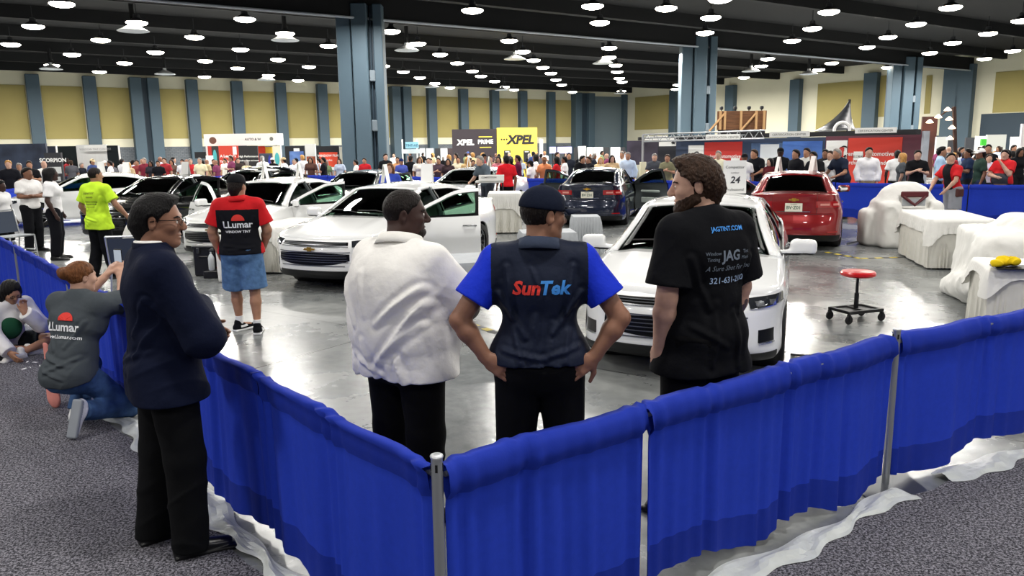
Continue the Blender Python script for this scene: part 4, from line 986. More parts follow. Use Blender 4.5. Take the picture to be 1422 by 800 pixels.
def kneeling_woman():
    # kneels on the carpet facing the arena, arms raised with a phone
    J, s = joints(1.66)
    q = lambda *a: V(*a)
    J.update(pelvis=q(-.05, 0, .44), waist=q(0, 0, .58), chest=q(.07, 0, .78), neck=q(.10, 0, .96), head=q(.15, 0, 1.11), shL=q(.09, .185, .92), shR=q(.09, -.185, .92), elL=q(.30, .22, .88), elR=q(.33, -.20, .90),
             wrL=q(.44, .06, 1.07), wrR=q(.47, -.05, 1.08), hipL=q(-.03, .09, .42), hipR=q(-.03, -.10, .42), knL=q(.30, .17, .40), knR=q(.30, -.16, .08), anL=q(.14, .17, .085), anR=q(-.12, -.16, .19))
    J['ftL'] = V(1, .1, 0); J['ftR'] = V(-.35, 0, -.94); J['tiltR'] = (V(-.35, 0, -.94), V(.94, 0, -.35))
    fg = figure('person', (-3.2, 5.5, 0), rad(74), J, s*1.0, .0075, 'light', .2, bulk=1.18, hair=('auburn', 'bun'), headyaw=rad(-20), headpitch=rad(4), female=True,
                top=dict(c='474d52', name='t_shirt', sleeve=.95, g=.02, hem=.44, hemn=(.35, 0, -1), loose=.03, wr=.009, folds=[(.17, .86, .05, .66, .012, .014), (-.17, .86, -.05, .68, .012, .014), (.16, .62, -.12, .55, .012, .014), (-.15, .6, .08, .5, .012, .014), (.1, .52, -.1, .46, .01, .012)]), legs=dict(c='3f5980', name='jeans', g=.014, waist=.0, wr=.006), shoes=('d9dadb', '8d9299', 'f2f2f2'),
                handL=((.45, -.35, .85), (.8, -.5, -.3), .7), handR=((.45, .35, .85), (.8, .5, -.3), .7))
    v, f = disc_shape(.060, 0, 180)
    n = unit(J['neck']-J['pelvis'])
    project_text('lettering', [((v, f), .3, 0.03, .045, M_PRED), ('LLumar', .088, 0, -.03, M_WHT, .025), ('www.LLumar.com', .038, .0, -.085, M_WHT, .015)], (-.05, 0, .80*s+.02), (0, -1, 0), (.3, 0, 1), fg['top'], fg['top'], M_WHT, .006)
    mb = MB(); P = V(*((J['wrL']+J['wrR'])/2))+V(.07, 0, .12); w = P
    tag(fg['root'], 'person kneeling on carpet in grey T-shirt and jeans, hair in a bun, raising a phone', 'person')
    c = V(-3.2, 5.5, 0)+rotz(rad(74))@P
    ph = empty('phone', c, rad(74)); MB().box((0, 0, 0), (.012, .075, .15), bev=.006).build('case', M_BLK, ph); MB().box((-.0065, 0, 0), (.002, .066, .135)).build('screen', mat('phone_screen', '3c4654', .1, emit='cdd6e2', es=.6), ph)
    tag(ph, 'black phone held up by the person kneeling beside the blue drape', 'phone')
    # folded pink cloth hanging at the hip
    B = Body(); B.cap((0, 0, .08), (.02, .0, .50), .085, .03, .03, flat=((0, 1, 0), .3)); B.warp(wrinkle(.012, 60, 5, ((0, 1, .1), (1, .3, .1)), 2.)); B.cut((0, 0, 0), (0, 0, -1)); o = solid('pink_cloth', B, .008, cloth('d98d84'), None); o.location = (-3.68, 5.78, .06) if False else (-3.66, 5.95, .012); o.rotation_euler = (0, 0, rad(150))
    tag(o, 'pink cloth hanging beside the kneeling person at the drape', 'cloth')
def sitting_girl():
    J, s = joints(1.55); q = lambda *a: V(*a)
    J.update(pelvis=q(-.05, 0, .12), waist=q(0, 0, .24), chest=q(.08, 0, .40), neck=q(.15, 0, .55), head=q(.22, 0, .66), shL=q(.12, .15, .50), shR=q(.12, -.15, .50), elL=q(.30, .20, .30), elR=q(.24, -.22, .27),
             wrL=q(.34, .05, .46), wrR=q(.46, -.16, .10), hipL=q(-.02, .09, .12), hipR=q(-.02, -.09, .12), knL=q(.28, .34, .14), knR=q(.28, -.34, .14), anL=q(.36, -.05, .06), anR=q(.28, .08, .07))
    J['ftL'] = V(.3, -1, 0); J['ftR'] = V(.3, 1, 0)
    fg = figure('person', (-5.15, 7.75, 0), rad(-38), J, s, .008, 'tan', .2, bulk=.95, hair=('black', 'long'), headpitch=rad(32), headyaw=rad(5), female=True,
                top=dict(c='e4e2e2', name='sweatshirt', sleeve=1.95, g=.022, hem=.10, loose=.02, wr=.014), legs=dict(c='23282c', name='shorts', g=.012, len=.6, waist=.0, wr=.0), shoes=('e8e6e2', 'c8c8c8', 'f2f2f2'),
                handL=((-.4, .1, 1), (1, 0, .3), .9))
    B = Body(); B.ell((.18, -.04, .30), (.09, .11, .12)); solid('green_top', B, .012, cloth('1f4a34'), fg['root'])
    mb = MB(); T = fg['T']
    for sg in (1, -1): mb.tube([T((.103, sg*(.034+.025*math.cos(t)), .004+.017*math.sin(t))) for t in np.linspace(0, 2*PI, 13)], .0025, 5, False)
    mb.build('glasses', mat('spectacle_frame', '1a1210', .25), fg['root'], True); eyes(fg)
    tag(fg['root'], 'person with long black hair and glasses sitting on the carpet in a white sweatshirt', 'person')
    for k, (x, y, r) in enumerate([(118, 468, 20), (108, 497, -10), (140, 488, 40), (128, 474, 70)]):
        p = at(x*1029/1029*.35, 340+y*.35); mb = MB(); nx = 5; P = [V(.085*(i/(nx-1)-.5), .055*(j/3-.5), .004+.006*math.sin(i*1.4+k)) for i in range(nx) for j in range(4)]
        v, f, _ = thick(P, grid_faces(nx, 4), .001); o = mesh('paper_slip', v, f, mat('paper_white', 'f4f4f1', .7), loc=(p[0], p[1], .004), rz=rad(r))
        tag(o, 'small white paper slip lying on the carpet in front of the sitting person', 'paper', 'paper slips on the carpet')
# ---------------------------------------------------------------- the hall
def structure(o): o['kind'] = 'structure'; return o
def floor_mat():
    m = bpy.data.materials.new('polished_concrete'); m.use_nodes = True; nt = m.node_tree; b = nt.nodes['Principled BSDF']; N = nt.nodes.new; L = nt.links.new
    tc = N('ShaderNodeTexCoord'); n1 = N('ShaderNodeTexNoise'); n1.inputs['Scale'].default_value = .55; n1.inputs['Detail'].default_value = 9; n1.inputs['Roughness'].default_value = .62
    n2 = N('ShaderNodeTexNoise'); n2.inputs['Scale'].default_value = 9; n2.inputs['Detail'].default_value = 6
    mp = N('ShaderNodeMapping'); mp.inputs['Scale'].default_value = (1, 1, 1); mp.inputs['Rotation'].default_value = (0, 0, .62); L(tc.outputs['Object'], mp.inputs[0]); L(mp.outputs[0], n1.inputs['Vector']); L(mp.outputs[0], n2.inputs['Vector'])
    r = N('ShaderNodeValToRGB'); e = r.color_ramp.elements; e[0].position = .33; e[0].color = lin('5c5f60'); e[1].position = .66; e[1].color = lin('9b9d9a'); el = r.color_ramp.elements.new(.5); el.color = lin('7d8080')
    L(n1.outputs['Fac'], r.inputs[0]); mx = N('ShaderNodeMix'); mx.data_type = 'RGBA'; mx.blend_type = 'MULTIPLY'; mx.inputs[0].default_value = .5
    r2 = N('ShaderNodeValToRGB'); r2.color_ramp.elements[0].position = .35; r2.color_ramp.elements[0].color = (.62, .63, .63, 1); r2.color_ramp.elements[1].position = .6; L(n2.outputs['Fac'], r2.inputs[0])
    L(r.outputs[0], mx.inputs[6]); L(r2.outputs[0], mx.inputs[7]); 
    # saw-cut joints every six metres
    br = N('ShaderNodeTexBrick'); br.offset = 0; br.inputs['Scale'].default_value = .165; br.inputs['Mortar Size'].default_value = .0012; br.inputs['Brick Width'].default_value = 1; br.inputs['Row Height'].default_value = 1
    br.inputs[1].default_value = (1, 1, 1, 1); br.inputs[2].default_value = (1, 1, 1, 1); br.inputs[3].default_value = (.25, .25, .25, 1); L(mp.outputs[0], br.inputs['Vector'])
    m2 = N('ShaderNodeMix'); m2.data_type = 'RGBA'; m2.blend_type = 'MULTIPLY'; m2.inputs[0].default_value = 1; L(mx.outputs[2], m2.inputs[6]); L(br.outputs[0], m2.inputs[7]); L(m2.outputs[2], b.inputs['Base Color'])
    mr = N('ShaderNodeMapRange'); mr.inputs[1].default_value = .3; mr.inputs[2].default_value = .7; mr.inputs[3].default_value = .15; mr.inputs[4].default_value = .38; L(n1.outputs['Fac'], mr.inputs[0]); L(mr.outputs[0], b.inputs['Roughness'])
    b.inputs['Specular IOR Level'].default_value = .75
    bp = N('ShaderNodeBump'); bp.inputs['Strength'].default_value = .12; bp.inputs['Distance'].default_value = .02; L(n2.outputs['Fac'], bp.inputs['Height']); L(bp.outputs[0], b.inputs['Normal'])
    return m
def carpet_mat():
    m = bpy.data.materials.new('speckled_carpet'); m.use_nodes = True; nt = m.node_tree; b = nt.nodes['Principled BSDF']; N = nt.nodes.new; L = nt.links.new
    tc = N('ShaderNodeTexCoord'); n = N('ShaderNodeTexNoise'); n.inputs['Scale'].default_value = 75; n.inputs['Detail'].default_value = 3; n.inputs['Roughness'].default_value = .8; L(tc.outputs['Object'], n.inputs['Vector'])
    r = N('ShaderNodeValToRGB'); e = r.color_ramp.elements; e[0].position = .42; e[0].color = lin('2a2a2f'); e[1].position = .60; e[1].color = lin('908e96'); q = e.new(.5); q.color = lin('5c5b62'); L(n.outputs['Fac'], r.inputs[0]); L(r.outputs[0], b.inputs['Base Color'])
    b.inputs['Roughness'].default_value = 1; b.inputs['Specular IOR Level'].default_value = .1
    bp = N('ShaderNodeBump'); bp.inputs['Strength'].default_value = .6; bp.inputs['Distance'].default_value = .01; L(n.outputs['Fac'], bp.inputs['Height']); L(bp.outputs[0], b.inputs['Normal']); return m
def block_mat():
    m = bpy.data.materials.new('grey_block'); m.use_nodes = True; nt = m.node_tree; b = nt.nodes['Principled BSDF']; N = nt.nodes.new; L = nt.links.new
    tc = N('ShaderNodeTexCoord'); mp = N('ShaderNodeMapping'); mp.inputs['Rotation'].default_value = (PI/2, 0, 0); L(tc.outputs['Object'], mp.inputs[0]); br = N('ShaderNodeTexBrick'); br.inputs['Scale'].default_value = 1.6; br.inputs[1].default_value = lin('70757a'); br.inputs[2].default_value = lin('646a70'); br.inputs[3].default_value = lin('474c52'); L(mp.outputs[0], br.inputs['Vector']); L(br.outputs[0], b.inputs['Base Color']); b.inputs['Roughness'].default_value = .9; return m
M_FLOOR, M_CARPET, M_BLOCK = floor_mat(), carpet_mat(), block_mat()
M_CREAM = mat('cream_wall', 'dedac2', .85, noise=.03, nscale=.4); M_OLIVE = mat('acoustic_panel', 'a2965f', .95, noise=.05, nscale=.35, bump=.2, bscale=8)
M_BLUEC = mat('blue_grey_paint', '455864', .6, noise=.04, nscale=1.); M_BLUED = mat('dark_blue_groove', '2b3b48', .6); M_BLUEW = mat('blue_grey_wall', '71818a', .7)
M_CEIL = mat('dark_ceiling', '08090c', .9, noise=.15, nscale=.3); M_BEAM = mat('dark_beam', '0b0d10', .85); M_PIPE = mat('light_conduit', 'b5bcc4', .5)
mesh_o = mesh('floor', [(-80, -14, 0), (80, -14, 0), (80, 125, 0), (-80, 125, 0)], [(0, 1, 2, 3)], M_FLOOR); structure(mesh_o)
C0 = V(-.27, 2.56, 0); DL = unit((-.642, .767, 0)); DR = unit((.811, .584, 0)); NL = V(-DL[1], DL[0], 0); NR_ = V(DR[1], -DR[0], 0)   # outward from the arena
if np.dot(NL, (-1, -1, 0)) < 0: NL = -NL
def carpet():
    # soft-edged carpet outside the drape, 16 cm back from its line
    mb = MB(); w = .17; corner = C0+(NL+NR_)*w*1.0; P = []; n = 120
    for i in range(n): t = 24*(1-i/n); P.append(C0+DL*t+NL*(w+.02*math.sin(t*5)+.015*math.sin(t*13+1)))
    P.append(corner)
    for i in range(1, n):
        t = 24*i/n; d2 = unit((.885, .466, 0)); P.append((C0+DR*t if t < 3.05 else C0+DR*3.05+d2*(t-3.05))+NR_*(w+.02*math.sin(t*6+2)+.015*math.sin(t*14)))
    v = [V(p[0], p[1], .012) for p in P]; o = [V(-40, P[0][1], .012)]+[V(p[0]-0, -12, .012) for p in P[1:-1]]+[V(30, P[-1][1], .012)]
    k = len(P); F = []
    q = [V(p[0], min(p[1], -12), .012) for p in P]; vv = v+q; F = [(i, i+k, i+1+k, i+1) for i in range(k-1)]
    vv += [V(-40, P[0][1], .012), V(-40, -12, .012), V(45, P[-1][1], .012), V(45, -12, .012)]
    F += [(2*k, 2*k+1, k, 0), (k-1, 2*k-1, 2*k+3, 2*k+2)]
    lo = [V(p[0], p[1], 0) for p in P]; b0 = len(vv); vv += lo; F += [(i, i+1, b0+i+1, b0+i) for i in range(k-1)]
    structure(mesh('floor_carpet', vv, F, M_CARPET))
carpet()
ZC = 8.6
def on_wall(px, py, P, D): return on_line(px, py, P, D)
BW0, BWD = V(-43.79, 69.14, 0), unit((59.4, 38.8, 0)); RWD = unit((28.5, -39.04, 0)); RW0 = V(15.61, 107.94, 0)
def wall(name, P, D, t0, t1, quads, base_m, side):
    """long wall with flush painted fields: quads = (ta, tb, z0, z1, material)"""
    n = V(-D[1], D[0], 0)*side; mb = MB(); ms = [base_m]
    def slab(a, b, z0, z1, off, th):
        p = P+D*a+n*off; q = P+D*b+n*off; v = [p, q, q+V(0, 0, 1)*0, p]; v = [V(p[0], p[1], z0), V(q[0], q[1], z0), V(q[0], q[1], z1), V(p[0], p[1], z1)]; w = [x-n*th for x in v]; mb.add(v+w, [(0, 1, 2, 3), (7, 6, 5, 4), (0, 4, 5, 1), (3, 2, 6, 7), (1, 5, 6, 2), (0, 3, 7, 4)])
    slab(t0, t1, 0, ZC+1.2, 0, .4)
    for a, b, z0, z1, m in quads:
        if m not in ms: ms.append(m)
        mb.cur = ms.index(m); slab(a, b, z0, z1, .06, .1)
    return structure(mb.build(name, mats=ms))
def tpos(px, P, D, py=160): q = on_line(px, py, P, D); return float(np.dot(q-P, D))
def zpos(px, py, P, D): return float(on_line(px, py, P, D)[2])
posts = [-520, -400, -310, -230, -160, -90, -20, 50, 128, (190, 214), 268, 330, 390, 447, 500, (546, 561), 598, 642, 685, 724, 763, (797, 815)]
z1, z2, z3 = zpos(100, 193, BW0, BWD), zpos(100, 205, BW0, BWD), zpos(100, 120, BW0, BWD)
cents = [p if not isinstance(p, tuple) else sum(p)/2 for p in posts]; qs = []
for a, b in zip(cents, cents[1:]):
    ta, tb = tpos(a, BW0, BWD), tpos(b, BW0, BWD); qs.append((ta+.6, tb-.6, z1, z3, M_OLIVE)); 
qs.append((tpos(-520, BW0, BWD), tpos(820, BW0, BWD), 0, z2, M_BLOCK)); qs.append((tpos(818, BW0, BWD), tpos(866, BW0, BWD), 0, ZC, M_BLUEW))
wall('wall_back', BW0, BWD, tpos(-560, BW0, BWD), 72, qs, M_CREAM, -1)
def upright(name, p, D, w, d, m, z0=0, z1=ZC+.3):
    u = unit(D); return structure(MB().box((0, 0, (z0+z1)/2), (w, d, z1-z0), bev=.03).build(name, m, loc=(p[0], p[1], 0), rz=math.atan2(u[1], u[0])))
for p in posts:
    nrm = V(BWD[1], -BWD[0], 0)
    if isinstance(p, tuple):
        for x in p: upright('pillar', on_wall(x, 160, BW0, BWD)+nrm*.5, BWD, 1.0, 1.2, M_BLUEC)
        upright('pillar', on_wall(sum(p)/2, 160, BW0, BWD)+nrm*.3, BWD, 1.2, .6, M_BLUED)
    else: upright('pillar', on_wall(p, 160, BW0, BWD)+nrm*.3, BWD, 1.05, .7, M_BLUEC)
RZ = zpos(1400, 181, RW0, RWD); rq = []
for a, b, y0, y1, yr in ((882, 934, 180, 134, 900), (1012, 1018, 180, 130, 1015), (1134, 1206, 182, 114, 1170), (1217, 1238, 162, 105, 1230), (1283, 1291, 158, 105, 1287), (1327, 1334, 190, 95, 1330), (1378, 1480, 156, 99, 1400), (1496, 1600, 150, 80, 1540)):
    rq.append((tpos(a, RW0, RWD), tpos(b, RW0, RWD), zpos(yr, y0, RW0, RWD), zpos(yr, y1, RW0, RWD), M_OLIVE))
rq.append((tpos(1363, RW0, RWD), tpos(1620, RW0, RWD), 0, zpos(1400, 157, RW0, RWD), M_BLUED)); rq.append((tpos(880, RW0, RWD), tpos(1340, RW0, RWD), 0, zpos(1320, 188, RW0, RWD), M_BLUED))
wall('wall_right', RW0, RWD, -2, tpos(1640, RW0, RWD), rq, M_CREAM, -1)
nr = V(RWD[1], -RWD[0], 0)
for x, w in ((868, 1.), (938, 1.), (1017, 1.2), (1107, 1.2), (1211, 1.4), (1324, 1.6), (1341, 1.4), (1500, 1.6)): upright('pillar', on_wall(x, 150, RW0, RWD)+nr*.3, RWD, w, .8, M_BLUEC)
# dark ceiling deck with joists
structure(MB().box((0, 55, ZC+1.35), (170, 150, .3)).build('ceiling', M_CEIL))
for k in range(15):
    c = V(-7.3, 40, 0)+V(BWD[1], -BWD[0], 0)*(-66+k*7.6); 
    if abs((-66+k*7.6)) < 1: pass
    structure(MB().box((0, 0, ZC+.85), (150, .35, .7)).build('beam', M_BEAM, loc=(c[0], c[1], 0), rz=math.atan2(BWD[1], BWD[0])))
main = [at(500, 28, 8.3), at(970, 67, 8.3), at(1258, 92, 8.3)]
def girder(A, B):
    d = unit(B-A); L = np.linalg.norm(B-A); rz = math.atan2(d[1], d[0]); c = (A+B)/2
    structure(MB().box((0, 0, ZC+.30), (L, .7, 1.1)).build('beam', M_BEAM, loc=(c[0], c[1], 0), rz=rz)); 
    o = MB().tube([(-L/2, -.45, ZC-.28), (L/2, -.45, ZC-.28)], .06, 8).build('light_conduit', M_PIPE, loc=(c[0], c[1], 0), rz=rz); structure(o)
girder(main[0]-(main[1]-main[0])*.95, main[0]); girder(main[0], main[1]); girder(main[1], main[2]); girder(main[2], main[2]+(main[1]-main[0])*.9)
def big_column(c, w):
    rz = 0.0; root = empty('column', (c[0], c[1], 0), rz); 
    for nm, x, ww, y, m in (('column_pier', -.345*w, .31*w, 0, M_BLUEC), ('column_pier', .02*w, .34*w, -.25, M_BLUEC), ('column_pier', .40*w, .20*w, 0, M_BLUEC), ('column_core', .0, .96*w, .35, M_BLUED)):
        MB().box((x, y, ZC/2+.2), (ww, .9, ZC+.4), bev=.04).build(nm, m, root)
    b = empty('', (0, 0, 0)) ; bpy.data.objects.remove(b)
    MB().tube([(.235*w, -.3, .5), (.235*w, -.3, ZC)], .035, 8).build('conduit', M_BLUED, root)
    for z in (3.2, 5.6): MB().box((.255*w, -.42, z), (.28, .25, .55), bev=.04).build('speaker_box', mat('speaker_grey', '6d7880', .5), root)
    root['kind'] = 'structure'
for c, w in zip(main, (2.25, 2.3, 2.45)): big_column(c, w)
# lamps
M_LAMP = mat('lamp_diffuser', 'ffffff', .5, emit='fff7e6', es=30.); M_HOUS = mat('lamp_housing', '2a2c30', .5); M_VENT = mat('vent_metal', 'c4c8cc', .5)
LAMPS = [(86, 6), (46, 37), (15, 62), (140, 56), (100, 76), (72, 91), (138, 100), (173, 88), (190, 32), (270, 52), (216, 73), (285, 85), (340, 27), (334, 69), (396, 47), (386, 83), (456, 64), (330, 95), (284, 107), (373, 105), (429, 93), (414, 112),
 (656, 15), (823, 9), (833, 32), (543, 44), (707, 57), (846, 67), (580, 61), (611, 76), (635, 88), (656, 99), (726, 72), (741, 84), (754, 94), (765, 102), (772, 111), (780, 118), (560, 100), (583, 108), (604, 116), (625, 122), (668, 106), (687, 113), (701, 121), (714, 125), (795, 128),
 (846, 80), (855, 91), (857, 100), (860, 109), (864, 114), (532, 92), (941, 118), (938, 124), (863, 127), (987, 25), (979, 46), (1000, 0), (1151, 17), (1128, 40), (1100, 57), (1066, 82), (1057, 92), (1033, 108), (1137, 97), (1155, 88), (1204, 66), (1233, 52), (1272, 34),
 (1320, 11), (1372, 47), (1323, 60), (1291, 74), (1367, 82), (1406, 71), (1233, 94), (1419, 29), (925, 12), (500, 8), (260, 3)]
lproto = None
def make_lamp():
    r = empty('ceiling_lamp'); MB().lathe([(.1, .42), (.14, .40), (.16, .24), (.46, .06), (.48, .04), (.1, .16)], (0, 0, 0), 18).build('housing', M_HOUS, r, True)
    MB().lathe([(.001, -.13), (.25, -.11), (.42, -.06), (.50, .0), (.49, .04), (.001, .05)], (0, 0, 0), 18).build('diffuser', M_LAMP, r, True); MB().tube([(0, 0, .4), (0, 0, 1.0)], .02, 6).build('stem', M_HOUS, r); return r
for x, y in LAMPS[:-2]:
    p = at(x, y, 8.25)
    if not lproto: o = lproto = make_lamp()
    else: o = copy_tree(lproto)
    o.location = [float(q) for q in p]
    # diffuser is wider than a real one: the lamp's glow put into its shape
    tag(o, 'round high-bay lamp glowing under the dark hall ceiling', 'lamp', 'high-bay lamps under the ceiling')
VENTS = [(185, 43), (396, 56), (71, 96), (229, 103), (370, 111), (565, 70), (715, 82), (837, 88), (600, 121), (697, 125), (862, 130), (1043, 99), (1123, 103)]
vp = None
for x, y in VENTS:
    p = at(x, y, 7.9); 
    if vp is None: vp = o = empty('ceiling_vent'); MB().lathe([(.12, .45), (.14, .3), (.75, 0), (.72, -.02), (.12, .22)], (0, 0, 0), 20).build('vent_cone', M_VENT, o, True); MB().tube([(0, 0, .4), (0, 0, 1.4)], .12, 10).build('duct', M_BEAM, o, True)
    else: o = copy_tree(vp)
    o.location = [float(q) for q in p]; tag(o, 'round metal air vent cone hanging below the dark ceiling', 'vent', 'air vents under the ceiling')
# light of the hall's own lamps
def area(p, e, size, col=(1, .97, .92)):
    l = bpy.data.lights.new('lamp_light', 'AREA'); l.shape = 'DISK'; l.size = size; l.energy = e; l.color = col; o = bpy.data.objects.new('lamp_light', l); COL.objects.link(o); o.location = [float(q) for q in p]; return o
for gx in range(-5, 6):
    for gy in range(0, 13):
        p = V(gx*8.5+(gy % 2)*2, -6+gy*8.5, 8.0)
        if gy > 3 and abs(gx) > 5.5 or gy < 5 and abs(gx) > 3: continue
        dw = np.dot(p-BW0, V(BWD[1], -BWD[0], 0)); dr = np.dot(p-RW0, V(RWD[1], -RWD[0], 0))
        if dw < 7 or dr < 7: continue
        area(p, 350 if gy < 4 else (620 if gy < 6 else 1350), .9)
w = bpy.data.worlds.new('ambient_fill'); S.world = w; w.use_nodes = True; w.node_tree.nodes['Background'].inputs[0].default_value = (.75, .82, .95, 1); w.node_tree.nodes['Background'].inputs[1].default_value = .14  # even fill light from all around, added without any lamp behind it
S.view_settings.view_transform = 'Standard'; S.view_settings.look = 'None'; S.view_settings.gamma = 1; S.view_settings.exposure = 0.; S.view_settings.use_curve_mapping = False
S.cycles.use_denoising = True; S.cycles.max_bounces = 6; S.cycles.caustics_reflective = False; S.cycles.caustics_refractive = False; S.cycles.transparent_max_bounces = 12; S.cycles.sample_clamp_indirect = 6

# ---------------------------------------------------------------- pipe and drape
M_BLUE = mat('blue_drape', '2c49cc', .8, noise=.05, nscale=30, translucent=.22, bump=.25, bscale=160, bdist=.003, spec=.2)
M_BLUEH = mat('blue_drape_hem', '1d34a2', .8, noise=.05, nscale=30, translucent=.08, bump=.25, bscale=160, bdist=.003, spec=.2)  # darker colour stands in for less light passing through the doubled cloth
M_POST = mat('aluminium_post', 'a7abae', .35, metal=.7)
def curtain(A, B, label, group=None, seed=0, ztop=.915, fine=True, gather=1.):
    r = np.random.RandomState(seed); L = np.linalg.norm(B-A); d = (B-A)/L; n = V(-d[1], d[0], 0); nu = int(L/(.016 if fine else .05)); nz = 26 if fine else 8
    ks = np.arange(1, 13); am = r.rand(len(ks))/ks**.8; ph = r.rand(len(ks))*6.28; gp = [0.0, L*(.3+.4*r.rand()), L]
    P = []; mi = []
    for i in range(nu+1):
        t = i/nu*L; g = sum(math.exp(-((t-q)/.09)**2) for q in gp)
        w = sum(a*math.sin(2*PI*k*t/L*1.15+p) for a, k, p in zip(am, ks, ph))*.020
        fold = .013*math.sin(t*62+3*math.sin(t*3+seed))*min(1, g*1.4)*gather
        zb = .055+.035*math.sin(t*2.1+seed*1.7)+.02*math.sin(t*7+seed)+.02*g
        for k in range(nz+1):
            v = k/nz; z = ztop+(zb-ztop)*v; am_ = .25+1.0*v**.7; rod = .022 if v < .05 else (.028 if v < .12 else (.012 if v < .15 else .0))
            if v == 0: rod = 0.
            puck = .0045*math.sin(t*48+2*math.sin(t*9)+seed)*(v < .16)*(.25+g)
            P.append(A+d*t+n*(w*am_+fold*(1 if v > .1 else .6)+puck)+n*0+V(0, 0, z+(.008*math.sin(t*60+seed*2)*g+.006*math.sin(t*9+seed) if v < .03 else 0))+n*(-rod))
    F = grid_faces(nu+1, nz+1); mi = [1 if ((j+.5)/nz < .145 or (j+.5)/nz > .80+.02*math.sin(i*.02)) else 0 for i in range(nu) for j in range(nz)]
    Pb = [p+n*(.05 if (q % (nz+1)) < nz*.14 else .006) for q, p in enumerate(P)]
    k0 = len(P); Fb = [tuple(x+k0 for x in reversed(f)) for f in F]
    top = [(i*(nz+1), i*(nz+1)+k0, (i+1)*(nz+1)+k0, (i+1)*(nz+1)) for i in range(nu)]; 
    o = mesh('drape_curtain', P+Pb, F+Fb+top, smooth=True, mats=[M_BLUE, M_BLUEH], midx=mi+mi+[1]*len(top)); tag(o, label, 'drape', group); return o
def post(p, label, group=None, h=.955):
    r = empty('drape_post', p); MB().tube([(0, 0, .01), (0, 0, h)], .0205, 16).build('pole', M_POST, r, True); MB().lathe([(.022, h-.012), (.024, h-.005), (.021, h), (.012, h+.001), (.010, h-.012)], (0, 0, 0), 16).build('pole_cap', mat('post_cap', 'c9cccf', .3, metal=.5), r, True)
    m = MB(); m.cur = 0
    for a in (0, PI/2, PI, -PI/2): m.box((.0205*math.cos(a), .0205*math.sin(a), h-.045), (.004, .009, .028) if a in (0, PI) else (.009, .004, .028))
    m.build('slot', M_BLK, r); MB().box((0, 0, .006), (.40, .40, .01), bev=.004).build('base_plate', mat('base_steel', '55585c', .4, metal=.6), r); tag(r, label, 'post', group); return r
def rail_bar(A, B, label):
    d = B-A; o = MB().tube([A+V(0, 0, .875)+unit(d)*.03, B+V(0, 0, .875)-unit(d)*.03], .010, 10).build('drape_crossbar', M_POST, smooth=True); tag(o, label, 'crossbar', 'crossbars inside the drape pockets')
SEC = 3.05
R1 = C0+DR*SEC; DR2 = unit((.885, .466, 0)); RP = [C0, R1, R1+DR2*SEC, R1+DR2*SEC*2]
rights = ['blue drape panel to the right of the near corner post', 'blue drape panel in front of the person in the black T-shirt', 'blue drape panel left of the second post on the right run', 'blue drape panel right of the second post on the right run', 'second blue drape panel beyond the right run post', 'blue drape panel leaving the frame on the right run']
k = 0
def off(P, N, o): return P+N*o
for s in range(3):
    A = RP[s]+unit(RP[s+1]-RP[s])*.03; B = RP[s+1]-unit(RP[s+1]-RP[s])*.03
    for j in range(3 if s == 0 else 2):
        m = 3 if s == 0 else 2
        curtain(A+(B-A)*(j/m), A+(B-A)*((j+1)/m), ['blue drape panel on the right run starting at the near corner post', 'middle blue drape panel on the right run before its second post', 'blue drape panel on the right run ending at its second post', 'blue drape panel on the right run just past its second post', 'blue drape panel on the right run reaching the frame edge', 'blue drape on the far end of the right run', 'last blue drape of the right run'][k], None, 11+k); k += 1
k = 0
for s in range(4):
    A = C0+DL*(SEC*s+.03); B = C0+DL*(SEC*(s+1)-.03)
    for j in range(2):
        curtain(A+(B-A)*(j/2), A+(B-A)*((j+1)/2), ['blue drape panel on the left run touching the near corner post', 'blue drape panel on the left run below the person in the white polo', 'blue drape panel beside the person in the suit jacket', 'blue drape panel behind the kneeling person', 'blue drape panel between the kneeling and the sitting person', 'blue drape panel beside the sitting person with long hair', 'blue drape panel below the empty chair at left', 'blue drape panel farthest along the left run'][k], None, 31+k); k += 1
post(C0, 'aluminium corner post where the two near runs of blue drape meet')
post(C0+DR*SEC, 'slim post standing in the right run of blue drape'); post(C0+DL*SEC, 'slim post in the left drape beside the suit jacket'); post(C0+DL*SEC*2, 'slim post in the left drape run behind the kneeling person'); post(C0+DL*SEC*3, 'slim post in the left drape run past the sitting person')
for s in range(3): rail_bar(RP[s], RP[s+1], 'crossbar hidden in the top pocket of the blue drape')
for s in range(4): rail_bar(C0+DL*SEC*s, C0+DL*SEC*(s+1), 'crossbar hidden in the top pocket of the blue drape')
F0 = V(12.3, 18., 0); FD = unit((-.81, .585, 0)); lbl = 'blue drape panel along the far side of the work area'
for s in range(-1, 10):
    A = F0+FD*SEC*s; B = F0+FD*SEC*(s+1)
    names = {0: 'far blue drape panel below the person in the red and dark polo', 1: 'far blue drape panel beside the red car'}
    for j in range(2): curtain(A+(B-A)*(j/2+.005), A+(B-A)*((j+1)/2-.005), lbl, 'far drape panels behind the cars', 60+s*2+j, 1.0, False)
    post(B, 'thin post in the far run of blue drape', 'posts of the far drape run', 1.05)
GP = [V(-15, 18.85, 0), V(-15, 21.9, 0), V(-15, 24.95, 0), V(-15, 28, 0), V(-13.3, 31.6, 0), V(-11.8, 34.9, 0)]
for s in range(5): curtain(GP[s], GP[s+1], 'blue drape panel before the onlookers at far left', 'drape panels at far left', 90+s, 1.0, False)

